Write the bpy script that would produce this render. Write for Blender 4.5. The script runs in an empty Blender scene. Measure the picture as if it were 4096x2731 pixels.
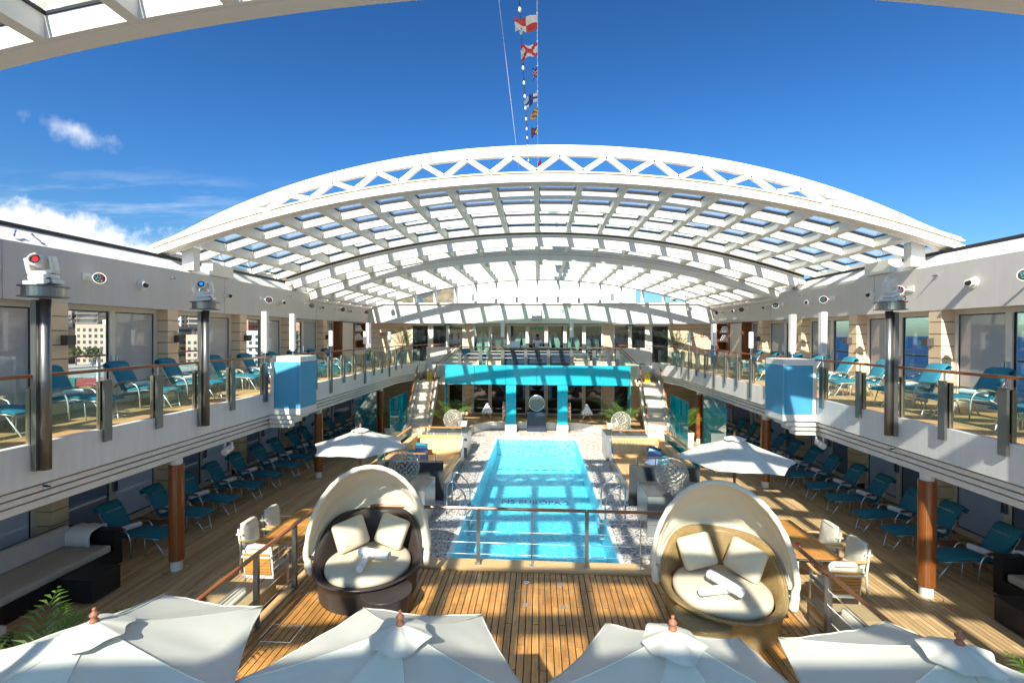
import bpy, bmesh, math, random
from mathutils import Vector, Matrix
random.seed(7)
R = math.radians
sc = bpy.context.scene
col = sc.collection
PI = math.pi

# ------------------------------------------------------------ camera, world, sun
cam_d = bpy.data.cameras.new('camera'); cam = bpy.data.objects.new('camera', cam_d); col.objects.link(cam)
sc.camera = cam
yaw, pit, rol = R(3.34), R(-.37), .0036
fw = Vector((-math.sin(yaw)*math.cos(pit), math.cos(yaw)*math.cos(pit), math.sin(pit)))
r0 = Vector((math.cos(yaw), math.sin(yaw), 0)); u0 = r0.cross(fw)
rv = r0*math.cos(rol)+u0*math.sin(rol); uv_ = u0*math.cos(rol)-r0*math.sin(rol)
M4 = Matrix.Identity(4)
for i in range(3):
    M4[i][0] = rv[i]; M4[i][1] = uv_[i]; M4[i][2] = -fw[i]
M4[0][3], M4[1][3], M4[2][3] = .08, 0, 4.75
cam.matrix_world = M4
cam_d.sensor_width = 36; cam_d.lens = 15.995; cam_d.shift_y = -.0039
cam_d.clip_start = .05; cam_d.clip_end = 60000

SUN = Vector((.20, 1.0, -.83)).normalized()
sun_el = math.asin(-SUN.z)
ld = bpy.data.lights.new('sun', 'SUN'); ld.energy = 4.2; ld.angle = R(.53); ld.color = (1, .90, .77)
lo = bpy.data.objects.new('sun', ld); col.objects.link(lo)
lo.rotation_euler = SUN.to_track_quat('-Z', 'Y').to_euler(); lo.location = (0, -20, 40)

w = bpy.data.worlds.new('World'); sc.world = w; w.use_nodes = True
nt = w.node_tree; N = nt.nodes; L = nt.links
for n in list(N): N.remove(n)
def wn(t, **k):
    n = N.new(t)
    for a, b in k.items(): setattr(n, a, b)
    return n
out = wn('ShaderNodeOutputWorld'); bg = wn('ShaderNodeBackground'); bg.inputs[1].default_value = .13
sky = wn('ShaderNodeTexSky', sky_type='NISHITA'); sky.sun_disc = False
sky.sun_elevation = sun_el; sky.sun_rotation = math.atan2(-SUN.x, -SUN.y)
sky.air_density = 1.0; sky.dust_density = .8; sky.ozone_density = 2.2; sky.altitude = 20
tc = wn('ShaderNodeTexCoord'); sep = wn('ShaderNodeSeparateXYZ'); L.new(tc.outputs['Generated'], sep.inputs[0])
def mth(op, a, b=None, c=None, clamp=False):
    n = wn('ShaderNodeMath', operation=op); n.use_clamp = clamp
    for i, v in enumerate((a, b, c)):
        if v is None: continue
        if isinstance(v, (int, float)): n.inputs[i].default_value = v
        else: L.new(v, n.inputs[i])
    return n.outputs[0]
X_, Y_, Z_ = sep.outputs
yb = mth('MAXIMUM', Y_, .02)
az = mth('DIVIDE', X_, yb); el = mth('DIVIDE', Z_, yb)       # tangent of bearing and of height: where clouds stand in the sky
cmb = wn('ShaderNodeCombineXYZ'); L.new(az, cmb.inputs[0]); L.new(el, cmb.inputs[1])
def noise(scale, detail, rough, vec, sx=1, sy=1, rot=0):
    mp = wn('ShaderNodeMapping'); mp.inputs['Scale'].default_value = (sx, sy, 1); mp.inputs['Rotation'].default_value = (0, 0, rot)
    L.new(vec, mp.inputs[0]); n = wn('ShaderNodeTexNoise'); n.inputs['Scale'].default_value = scale
    n.inputs['Detail'].default_value = detail; n.inputs['Roughness'].default_value = rough; L.new(mp.outputs[0], n.inputs[0]); return n.outputs[0]
def sstep(v, a, b):
    n = wn('ShaderNodeMapRange', interpolation_type='SMOOTHSTEP'); L.new(v, n.inputs[0])
    n.inputs[1].default_value = a; n.inputs[2].default_value = b; return n.outputs[0]
vec = cmb.outputs[0]
# cumulus bank low on the port side
edge = mth('ADD', el, mth('MULTIPLY', mth('SUBTRACT', noise(6, 6, .6, vec), .5), -.22))
edge = mth('ADD', edge, mth('MULTIPLY', mth('ADD', az, 1.2), .19))
bank = mth('MULTIPLY', sstep(edge, .305, .262), mth('MULTIPLY', sstep(az, -.66, -.84), sstep(Y_, .0, .1)))
# one small ragged cloud
dx = mth('MULTIPLY', mth('ADD', az, 1.085), 9.5); dy = mth('MULTIPLY', mth('SUBTRACT', el, .472), 34)
dy2 = mth('ADD', dy, mth('MULTIPLY', dx, 1.3))
dd = mth('SQRT', mth('ADD', mth('MULTIPLY', dx, dx), mth('MULTIPLY', dy2, dy2)))
dd = mth('ADD', dd, mth('MULTIPLY', mth('SUBTRACT', noise(13, 7, .6, vec), .5), 2.8))
puff = mth('MULTIPLY', sstep(dd, 1.15, -.5), .85)
# thin streaks
wis = mth('MULTIPLY', sstep(noise(2.2, 5, .6, vec, 1.2, 9, .22), .44, .76), mth('MULTIPLY', sstep(el, .40, .29), sstep(az, -.45, -1.0)))
wis = mth('MULTIPLY', wis, .60)
cl = mth('MAXIMUM', mth('MAXIMUM', bank, puff), wis, clamp=True)
cshade = wn('ShaderNodeMixRGB'); cshade.inputs[1].default_value = (2.4, 2.6, 3.0, 1); cshade.inputs[2].default_value = (4.2, 4.2, 4.3, 1)
L.new(noise(9, 5, .6, vec), cshade.inputs[0])
hs = wn('ShaderNodeHueSaturation'); hs.inputs['Saturation'].default_value = 1.0; hs.inputs['Value'].default_value = 1.0
ramp = wn('ShaderNodeMapRange', interpolation_type='SMOOTHSTEP'); L.new(Z_, ramp.inputs[0]); ramp.inputs[1].default_value = 0; ramp.inputs[2].default_value = .42
tint = wn('ShaderNodeMixRGB'); tint.inputs[1].default_value = (3.2, 4.2, 4.5, 1); tint.inputs[2].default_value = (2.85, 5.8, 7.4, 1); L.new(ramp.outputs[0], tint.inputs[0])
tm = wn('ShaderNodeMixRGB', blend_type='MULTIPLY'); tm.inputs[0].default_value = 1; L.new(tint.outputs[0], tm.inputs[2])
pre = wn('ShaderNodeMixRGB', blend_type='MULTIPLY'); pre.inputs[0].default_value = 1; pre.inputs[2].default_value = (.10, .10, .10, 1); L.new(sky.outputs[0], pre.inputs[1])
gam = wn('ShaderNodeGamma'); gam.inputs[1].default_value = 1.45; L.new(pre.outputs[0], gam.inputs[0]); L.new(gam.outputs[0], tm.inputs[1])
L.new(tm.outputs[0], hs.inputs['Color'])
mx = wn('ShaderNodeMixRGB'); L.new(cl, mx.inputs[0]); L.new(hs.outputs[0], mx.inputs[1]); L.new(cshade.outputs[0], mx.inputs[2])
L.new(mx.outputs[0], bg.inputs[0]); L.new(bg.outputs[0], out.inputs[0])
sc.view_settings.view_transform = 'Standard'; sc.view_settings.look = 'None'
sc.view_settings.exposure = 1.45; sc.view_settings.gamma = 1; sc.view_settings.use_curve_mapping = False
sc.cycles.max_bounces = 10; sc.cycles.transparent_max_bounces = 24; sc.cycles.glossy_bounces = 4; sc.cycles.diffuse_bounces = 6

# ------------------------------------------------------------ materials
MATS = {}
def mat(name, c, rough=.6, metal=0., var=.06, vscale=3., bump=0., bscale=60., coat=0., spec=.5, rnd=0., emit=None, streak=0.):
    if name in MATS: return MATS[name]
    m = bpy.data.materials.new(name); m.use_nodes = True; t = m.node_tree; n = t.nodes; l = t.links
    b = n['Principled BSDF']; b.inputs['Roughness'].default_value = rough; b.inputs['Metallic'].default_value = metal
    b.inputs['Specular IOR Level'].default_value = spec; b.inputs['Coat Weight'].default_value = coat; b.inputs['Coat Roughness'].default_value = .08
    tcn = n.new('ShaderNodeTexCoord'); nz = n.new('ShaderNodeTexNoise'); nz.inputs['Scale'].default_value = vscale; nz.inputs['Detail'].default_value = 6
    l.new(tcn.outputs['Object'], nz.inputs[0])
    mr = n.new('ShaderNodeMapRange'); mr.inputs[1].default_value = .3; mr.inputs[2].default_value = .7
    mr.inputs[3].default_value = 1-var; mr.inputs[4].default_value = 1+var; l.new(nz.outputs[0], mr.inputs[0])
    v = mr.outputs[0]
    if streak:
        mps = n.new('ShaderNodeMapping'); mps.inputs['Scale'].default_value = (5, 5, .45); gp = n.new('ShaderNodeNewGeometry'); l.new(gp.outputs['Position'], mps.inputs[0])
        n3 = n.new('ShaderNodeTexNoise'); n3.inputs['Scale'].default_value = 1.6; n3.inputs['Detail'].default_value = 7; n3.inputs['Roughness'].default_value = .65; l.new(mps.outputs[0], n3.inputs[0])
        m3 = n.new('ShaderNodeMapRange'); m3.inputs[1].default_value = .35; m3.inputs[2].default_value = .72; m3.inputs[3].default_value = 1+streak*.4; m3.inputs[4].default_value = 1-streak; l.new(n3.outputs[0], m3.inputs[0])
        m4 = n.new('ShaderNodeMath'); m4.operation = 'MULTIPLY'; l.new(v, m4.inputs[0]); l.new(m3.outputs[0], m4.inputs[1]); v = m4.outputs[0]
    if rnd:
        oi = n.new('ShaderNodeObjectInfo'); m2 = n.new('ShaderNodeMapRange'); m2.inputs[3].default_value = 1-rnd; m2.inputs[4].default_value = 1+rnd
        l.new(oi.outputs['Random'], m2.inputs[0]); mm = n.new('ShaderNodeMath'); mm.operation = 'MULTIPLY'; l.new(v, mm.inputs[0]); l.new(m2.outputs[0], mm.inputs[1]); v = mm.outputs[0]
    h = n.new('ShaderNodeHueSaturation'); h.inputs['Color'].default_value = (*c, 1); l.new(v, h.inputs['Value']); l.new(h.outputs[0], b.inputs['Base Color'])
    if bump:
        nb = n.new('ShaderNodeTexNoise'); nb.inputs['Scale'].default_value = bscale; nb.inputs['Detail'].default_value = 3; l.new(tcn.outputs['Object'], nb.inputs[0])
        bp = n.new('ShaderNodeBump'); bp.inputs['Strength'].default_value = bump; bp.inputs['Distance'].default_value = .01
        l.new(nb.outputs[0], bp.inputs['Height']); l.new(bp.outputs[0], b.inputs['Normal'])
    if emit:
        b.inputs['Emission Color'].default_value = (*emit[:3], 1); b.inputs['Emission Strength'].default_value = emit[3]
    MATS[name] = m; return m

def wood(name, c1, c2, rough=.55, along='Y', attr=True, stain=0., coat=0., rnd=.22, gscale=1.):
    m = bpy.data.materials.new(name); m.use_nodes = True; t = m.node_tree; n = t.nodes; l = t.links
    b = n['Principled BSDF']; b.inputs['Roughness'].default_value = rough; b.inputs['Coat Weight'].default_value = coat; b.inputs['Coat Roughness'].default_value = .12
    g = n.new('ShaderNodeNewGeometry'); mp = n.new('ShaderNodeMapping'); l.new(g.outputs['Position'], mp.inputs[0])
    s = {'Y': (46, 2.2, 46), 'X': (2.2, 46, 46), 'Z': (46, 46, 2.2)}[along]; mp.inputs['Scale'].default_value = [q*gscale for q in s]
    if attr:
        at = n.new('ShaderNodeAttribute'); at.attribute_name = 'rnd'; rv_ = at.outputs['Fac']
    else:
        at = n.new('ShaderNodeObjectInfo'); rv_ = at.outputs['Random']
    add = n.new('ShaderNodeVectorMath'); add.operation = 'ADD'; l.new(mp.outputs[0], add.inputs[0])
    mu = n.new('ShaderNodeMath'); mu.operation = 'MULTIPLY'; mu.inputs[1].default_value = 57; l.new(rv_, mu.inputs[0]); l.new(mu.outputs[0], add.inputs[1])
    nz = n.new('ShaderNodeTexNoise'); nz.inputs['Scale'].default_value = 1; nz.inputs['Detail'].default_value = 8; nz.inputs['Roughness'].default_value = .62; nz.inputs['Distortion'].default_value = .5
    l.new(add.outputs[0], nz.inputs[0])
    cr = n.new('ShaderNodeMixRGB'); cr.inputs[1].default_value = (*c1, 1); cr.inputs[2].default_value = (*c2, 1)
    r1 = n.new('ShaderNodeMapRange'); r1.inputs[1].default_value = .32; r1.inputs[2].default_value = .68; l.new(nz.outputs[0], r1.inputs[0]); l.new(r1.outputs[0], cr.inputs[0])
    hv = n.new('ShaderNodeHueSaturation'); l.new(cr.outputs[0], hv.inputs['Color'])
    r2 = n.new('ShaderNodeMapRange'); r2.inputs[3].default_value = 1-rnd; r2.inputs[4].default_value = 1+rnd; l.new(rv_, r2.inputs[0])
    val = r2.outputs[0]
    if stain:
        n2 = n.new('ShaderNodeTexNoise'); n2.inputs['Scale'].default_value = 1.7; n2.inputs['Detail'].default_value = 7; n2.inputs['Roughness'].default_value = .7; l.new(g.outputs['Position'], n2.inputs[0])
        r3 = n.new('ShaderNodeMapRange'); r3.inputs[1].default_value = .44; r3.inputs[2].default_value = .6; r3.inputs[3].default_value = 1-stain; r3.inputs[4].default_value = 1.06; l.new(n2.outputs[0], r3.inputs[0])
        mm = n.new('ShaderNodeMath'); mm.operation = 'MULTIPLY'; l.new(val, mm.inputs[0]); l.new(r3.outputs[0], mm.inputs[1]); val = mm.outputs[0]
    l.new(val, hv.inputs['Value']); l.new(hv.outputs[0], b.inputs['Base Color'])
    bp = n.new('ShaderNodeBump'); bp.inputs['Strength'].default_value = .25; bp.inputs['Distance'].default_value = .004; l.new(nz.outputs[0], bp.inputs['Height']); l.new(bp.outputs[0], b.inputs['Normal'])
    MATS[name] = m; return m

def glassm(name, tint, refl=.9, rough=.02, ior=1.45, body=0., bodyc=(1, 1, 1)):
    m = bpy.data.materials.new(name); m.use_nodes = True; t = m.node_tree; n = t.nodes; l = t.links
    for q in list(n): n.remove(q)
    o = n.new('ShaderNodeOutputMaterial'); tr = n.new('ShaderNodeBsdfTransparent'); tr.inputs[0].default_value = (*tint, 1)
    gl = n.new('ShaderNodeBsdfGlossy'); gl.inputs[0].default_value = (refl, refl, refl, 1); gl.inputs['Roughness'].default_value = rough
    fr = n.new('ShaderNodeFresnel'); ge = n.new('ShaderNodeNewGeometry'); ir = n.new('ShaderNodeMapRange')
    ir.inputs[3].default_value = ior; ir.inputs[4].default_value = 1/ior; l.new(ge.outputs['Backfacing'], ir.inputs[0]); l.new(ir.outputs[0], fr.inputs[0])   # a thin pane mirrors alike from both faces
    base = tr.outputs[0]
    if body:
        df = n.new('ShaderNodeBsdfDiffuse'); df.inputs[0].default_value = (*bodyc, 1)
        tl = n.new('ShaderNodeBsdfTranslucent'); tl.inputs[0].default_value = (*bodyc, 1)
        ms = n.new('ShaderNodeMixShader'); ms.inputs[0].default_value = .35; l.new(df.outputs[0], ms.inputs[1]); l.new(tl.outputs[0], ms.inputs[2])
        m0 = n.new('ShaderNodeMixShader'); m0.inputs[0].default_value = body; l.new(base, m0.inputs[1]); l.new(ms.outputs[0], m0.inputs[2]); base = m0.outputs[0]
    mx_ = n.new('ShaderNodeMixShader'); l.new(fr.outputs[0], mx_.inputs[0]); l.new(base, mx_.inputs[1]); l.new(gl.outputs[0], mx_.inputs[2]); l.new(mx_.outputs[0], o.inputs[0])
    MATS[name] = m; return m

WHITE = mat('white_paint', (.79, .765, .71), .38, var=.03, vscale=1.2, streak=.09)
WHITER = mat('roof_white', (.83, .81, .74), .45, var=.03, vscale=1.)
GREYW = mat('fascia_paint', (.60, .58, .545), .5, var=.02, vscale=1., streak=.05)
CREAMW = mat('cream_metal', (.70, .66, .57), .5, var=.04)
BEIGE = mat('beige_panel', (.76, .59, .39), .55, var=.05, vscale=2., rnd=.03)
STONE = mat('stair_stone', (.76, .63, .47), .5, var=.04)
DARKLINE = mat('dark_joint', (.06, .04, .03), .6)
BLACK = mat('black_rubber', (.012, .013, .016), .5)
STEEL = mat('brushed_steel', (.30, .29, .27), .32, 1., var=.1, vscale=2.)
POST = mat('post_steel', (.24, .235, .22), .38, .8, var=.08)
SILVER = mat('polished_steel', (.72, .72, .72), .18, 1., var=.03)
ALU = mat('white_tube', (.72, .72, .70), .3, .5)
DGREY = mat('dark_stone', (.055, .06, .063), .3, var=.22, vscale=2.5, coat=.25)
MGREY = mat('grey_stone', (.20, .21, .21), .35, var=.15, vscale=2., coat=.2)
TEALC = mat('teal_cushion', (.012, .17, .245), .85, var=.08, bump=.35, bscale=220.)
CREAM = mat('cream_cushion', (.64, .56, .41), .85, var=.03, bump=.2, bscale=160.)
IVORY = mat('ivory_cloth', (.70, .65, .51), .85, var=.03, bump=.25, bscale=120.)
TOWEL = mat('white_towel', (.82, .82, .83), .95, var=.04, bump=.7, bscale=260.)
STRIPE = mat('grey_stripe', (.35, .31, .28), .9)
UMB = mat('umbrella_canvas', (.64, .62, .53), .8, var=.05, vscale=1.6, bump=.12, bscale=200.)
BLUEP = mat('blue_panel', (.075, .34, .54), .4, var=.03)
NAVY = mat('navy_panel', (.018, .035, .06), .4, var=.1)
BROWNW = mat('wicker_base', (.06, .045, .04), .5)
YEL = mat('yellow_plastic', (.85, .60, .01), .4)
RED = mat('red_cloth', (.62, .03, .03), .7); REDP = mat('red_print', (.6, .04, .03), .5)
ORANGE = mat('orange_ring', (.75, .13, .02), .45)
GREENP = mat('green_print', (.02, .30, .18), .5)
BLK = mat('black_print', (.02, .02, .02), .5)
WPRINT = mat('white_print', (.6, .64, .66), .6); FLAGW = mat('flag_white', (.8, .8, .78), .8); FLAGB = mat('flag_blue', (.01, .07, .32), .8)
FLAGY = mat('flag_yellow', (.85, .65, .03), .8); FLAGK = mat('flag_black', (.03, .03, .03), .8)
SKIN = mat('skin', (.33, .17, .10), .6); HAIR = mat('hair', (.02, .015, .01), .7)
TEAKP = wood('oiled_teak', (.40, .165, .032), (.68, .34, .095), .42, attr=False, stain=.30, rnd=.2)
TEAKM = wood('deck_teak', (.43, .275, .125), (.67, .455, .225), .6, attr=True, rnd=.2)
TEAKMO = wood('deck_teak_single', (.43, .275, .125), (.67, .455, .225), .6, attr=False, rnd=.2)
TEAKU = wood('upper_teak', (.46, .26, .095), (.66, .41, .18), .6, attr=True, rnd=.15)
TEAKF = wood('bench_teak', (.55, .33, .14), (.72, .48, .23), .5, attr=False, rnd=.10)
TEAKX = wood('bench_teak_cross', (.55, .33, .14), (.72, .48, .23), .5, along='X', attr=False, rnd=.10)
TEAKZ = wood('bench_teak_upright', (.55, .33, .14), (.72, .48, .23), .5, along='Z', attr=False, rnd=.10)
TABLEW = wood('table_teak', (.50, .20, .035), (.68, .33, .08), .4, attr=False, rnd=.12, coat=.2)
RAILW = wood('handrail_wood', (.24, .07, .02), (.40, .14, .04), .3, attr=False, coat=.5, rnd=.1)
RAILX = wood('handrail_wood_cross', (.22, .075, .022), (.36, .14, .045), .3, along='X', attr=False, coat=.5, rnd=.1)
COLW = wood('column_veneer', (.17, .045, .009), (.28, .09, .02), .28, along='Z', attr=False, coat=.5, rnd=.08, gscale=.5)
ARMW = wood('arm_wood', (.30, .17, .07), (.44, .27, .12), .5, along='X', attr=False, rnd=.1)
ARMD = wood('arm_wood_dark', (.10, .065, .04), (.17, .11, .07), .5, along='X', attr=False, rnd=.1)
GLASS = glassm('clear_glass', (.93, .97, .96), .9)
RAILG = glassm('rail_glass', (.86, .95, .92), .9, body=.03, bodyc=(.5, .7, .62))
ROOFG = glassm('roof_glass', (.90, .94, .96), .8, body=.03, bodyc=(.7, .75, .8))
WINDC = glassm('window_glass', (.90, .94, .95), .9, ior=1.6)
TEALG = glassm('teal_glass', (.04, .50, .60), .9, body=.88, bodyc=(.04, .66, .76), ior=1.4)
TEALS = glassm('teal_screen_glass', (.03, .55, .66), .95, body=.42, bodyc=(.0, .40, .50), ior=1.8)
MILK = glassm('milky_pane', (.8, .82, .82), .9, body=.78, bodyc=(.62, .62, .60), ior=1.55)
DUSK = glassm('dim_blue_pane', (.55, .60, .64), .9, body=.78, bodyc=(.62, .65, .68), ior=1.6)
DUSK2 = glassm('dim_dark_pane', (.36, .39, .42), .9, body=.5, bodyc=(.36, .37, .38), ior=1.8)
DARKG = mat('dark_reflecting_glass', (.012, .016, .02), .04, spec=.9, var=.3)
LENSR = mat('red_lens', (.5, .01, .01), .1, emit=(1, .03, .01, .35)); LENSB = mat('blue_lens', (.02, .2, .5), .1, emit=(.03, .4, 1, .3))

def wicker(name, c, c2, s=1.):
    m = bpy.data.materials.new(name); m.use_nodes = True; t = m.node_tree; n = t.nodes; l = t.links; b = n['Principled BSDF']
    b.inputs['Roughness'].default_value = .38
    tcn = n.new('ShaderNodeTexCoord'); mp = n.new('ShaderNodeMapping'); mp.inputs['Scale'].default_value = (s, s, s); l.new(tcn.outputs['UV'], mp.inputs[0])
    br = n.new('ShaderNodeTexBrick'); br.inputs['Color1'].default_value = (*c, 1); br.inputs['Color2'].default_value = (*[q*.75 for q in c], 1); br.inputs['Mortar'].default_value = (*c2, 1)
    br.inputs['Scale'].default_value = 1; br.inputs['Mortar Size'].default_value = .004; br.inputs['Mortar Smooth'].default_value = .6
    br.inputs['Brick Width'].default_value = .036; br.inputs['Row Height'].default_value = .016; l.new(mp.outputs[0], br.inputs[0])
    l.new(br.outputs[0], b.inputs['Base Color']); bp = n.new('ShaderNodeBump'); bp.inputs['Strength'].default_value = .8; bp.inputs['Distance'].default_value = .006
    inv = n.new('ShaderNodeMath'); inv.operation = 'SUBTRACT'; inv.inputs[0].default_value = 1; l.new(br.outputs['Fac'], inv.inputs[1])
    l.new(inv.outputs[0], bp.inputs['Height']); l.new(bp.outputs[0], b.inputs['Normal']); MATS[name] = m; return m
WICKD = wicker('dark_wicker', (.085, .062, .052), (.012, .010, .010)); WICKL = wicker('light_wicker', (.52, .36, .15), (.20, .12, .045))
WICKP = wicker('pale_wicker', (.68, .52, .28), (.3, .2, .09)); WICKB = wicker('black_wicker', (.025, .02, .022), (.008, .008, .008))

def leafm(name, c, c2):
    m = bpy.data.materials.new(name); m.use_nodes = True; t = m.node_tree; n = t.nodes; l = t.links
    for q in list(n): n.remove(q)
    o = n.new('ShaderNodeOutputMaterial'); g = n.new('ShaderNodeNewGeometry'); nz = n.new('ShaderNodeTexNoise'); nz.inputs['Scale'].default_value = 5; l.new(g.outputs['Position'], nz.inputs[0])
    mc = n.new('ShaderNodeMixRGB'); mc.inputs[1].default_value = (*c, 1); mc.inputs[2].default_value = (*c2, 1); l.new(nz.outputs[0], mc.inputs[0])
    d = n.new('ShaderNodeBsdfPrincipled'); d.inputs['Roughness'].default_value = .45; l.new(mc.outputs[0], d.inputs['Base Color'])
    tl = n.new('ShaderNodeBsdfTranslucent'); l.new(mc.outputs[0], tl.inputs[0]); ms = n.new('ShaderNodeMixShader'); ms.inputs[0].default_value = .3
    l.new(d.outputs[0], ms.inputs[1]); l.new(tl.outputs[0], ms.inputs[2]); l.new(ms.outputs[0], o.inputs[0]); MATS[name] = m; return m
LEAF = leafm('palm_leaf', (.05, .13, .012), (.16, .26, .03)); LEAFD = leafm('dark_leaf', (.02, .06, .015), (.06, .13, .02))

def pebble():
    m = bpy.data.materials.new('pebbles'); m.use_nodes = True; t = m.node_tree; n = t.nodes; l = t.links; b = n['Principled BSDF']; b.inputs['Roughness'].default_value = .6
    g = n.new('ShaderNodeNewGeometry'); v = n.new('ShaderNodeTexVoronoi'); v.inputs['Scale'].default_value = 30; l.new(g.outputs['Position'], v.inputs[0])
    s = n.new('ShaderNodeSeparateColor'); l.new(v.outputs['Color'], s.inputs[0]); r = n.new('ShaderNodeValToRGB'); e = r.color_ramp; e.interpolation = 'CONSTANT'
    cs = [(0, (.10, .105, .11)), (.13, (.40, .29, .21)), (.27, (.66, .62, .56)), (.5, (.50, .47, .42)), (.62, (.24, .24, .25)), (.72, (.78, .75, .70)), (.9, (.52, .43, .34))]
    while len(e.elements) < len(cs): e.elements.new(.5)
    for i, (p, c) in enumerate(cs): e.elements[i].position = p; e.elements[i].color = (*c, 1)
    l.new(s.outputs[0], r.inputs[0]); l.new(r.outputs[0], b.inputs['Base Color'])
    bp = n.new('ShaderNodeBump'); bp.invert = True; bp.inputs['Strength'].default_value = .9; bp.inputs['Distance'].default_value = .02; l.new(v.outputs['Distance'], bp.inputs['Height']); l.new(bp.outputs[0], b.inputs['Normal'])
    MATS['pebbles'] = m; return m
PEB = pebble()

def waterm():
    m = bpy.data.materials.new('pool_water'); m.use_nodes = True; t = m.node_tree; n = t.nodes; l = t.links
    for q in list(n): n.remove(q)
    o = n.new('ShaderNodeOutputMaterial'); g = n.new('ShaderNodeNewGeometry')
    mp = n.new('ShaderNodeMapping'); mp.inputs['Scale'].default_value = (2.6, 2.6, 1); l.new(g.outputs['Position'], mp.inputs[0])
    nz = n.new('ShaderNodeTexNoise'); nz.inputs['Scale'].default_value = 1.8; nz.inputs['Detail'].default_value = 4; nz.inputs['Distortion'].default_value = 1.4; l.new(mp.outputs[0], nz.inputs[0])
    bp = n.new('ShaderNodeBump'); bp.inputs['Strength'].default_value = .55; bp.inputs['Distance'].default_value = .08; l.new(nz.outputs[0], bp.inputs['Height'])
    gl = n.new('ShaderNodeBsdfGlossy'); gl.inputs['Roughness'].default_value = .03; gl.inputs[0].default_value = (.9, .95, 1, 1); l.new(bp.outputs[0], gl.inputs['Normal'])
    tr = n.new('ShaderNodeBsdfTransparent'); tr.inputs[0].default_value = (.66, .95, 1, 1)
    fr = n.new('ShaderNodeFresnel'); ir = n.new('ShaderNodeMapRange'); ir.inputs[3].default_value = 1.33; ir.inputs[4].default_value = 1/1.33
    l.new(g.outputs['Backfacing'], ir.inputs[0]); l.new(ir.outputs[0], fr.inputs[0])
    ms = n.new('ShaderNodeMixShader'); l.new(fr.outputs[0], ms.inputs[0]); l.new(tr.outputs[0], ms.inputs[1]); l.new(gl.outputs[0], ms.inputs[2]); l.new(ms.outputs[0], o.inputs[0])
    return m
WATER = waterm()
def caustic_floor():
    m = bpy.data.materials.new('pool_painted_caustics'); m.use_nodes = True; t = m.node_tree; n = t.nodes; l = t.links; b = n['Principled BSDF']; b.inputs['Roughness'].default_value = .3
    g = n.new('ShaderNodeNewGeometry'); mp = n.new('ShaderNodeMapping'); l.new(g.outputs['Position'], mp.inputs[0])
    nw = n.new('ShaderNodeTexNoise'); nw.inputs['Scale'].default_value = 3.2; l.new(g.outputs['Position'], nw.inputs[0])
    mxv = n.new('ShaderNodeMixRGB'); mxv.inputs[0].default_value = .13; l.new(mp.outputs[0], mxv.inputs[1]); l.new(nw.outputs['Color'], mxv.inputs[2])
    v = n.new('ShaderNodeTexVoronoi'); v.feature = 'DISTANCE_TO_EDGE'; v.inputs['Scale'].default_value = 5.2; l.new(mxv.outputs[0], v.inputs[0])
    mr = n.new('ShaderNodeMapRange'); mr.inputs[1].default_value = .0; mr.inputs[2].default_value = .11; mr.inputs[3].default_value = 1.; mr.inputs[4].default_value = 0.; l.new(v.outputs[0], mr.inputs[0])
    c = n.new('ShaderNodeMixRGB'); c.inputs[1].default_value = (.12, .65, .78, 1); c.inputs[2].default_value = (.42, .85, .92, 1); l.new(mr.outputs[0], c.inputs[0]); l.new(c.outputs[0], b.inputs['Base Color'])  # pale web paints rippling caustic light into the blue floor colour
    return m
POOLT = caustic_floor()
def seam(name, c, rough, wscale):
    m = bpy.data.materials.new(name); m.use_nodes = True; t = m.node_tree; n = t.nodes; l = t.links; b = n['Principled BSDF']
    b.inputs['Base Color'].default_value = (*c, 1); b.inputs['Roughness'].default_value = rough; b.inputs['Specular IOR Level'].default_value = .15
    g = n.new('ShaderNodeNewGeometry'); nz = n.new('ShaderNodeTexNoise'); nz.inputs['Scale'].default_value = wscale; nz.inputs['Detail'].default_value = 8; l.new(g.outputs['Position'], nz.inputs[0])
    bp = n.new('ShaderNodeBump'); bp.inputs['Strength'].default_value = .6; bp.inputs['Distance'].default_value = 1.; l.new(nz.outputs[0], bp.inputs['Height']); l.new(bp.outputs[0], b.inputs['Normal']); return m
SEA = seam('sea_water', (.004, .028, .085), .5, .12)

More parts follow.
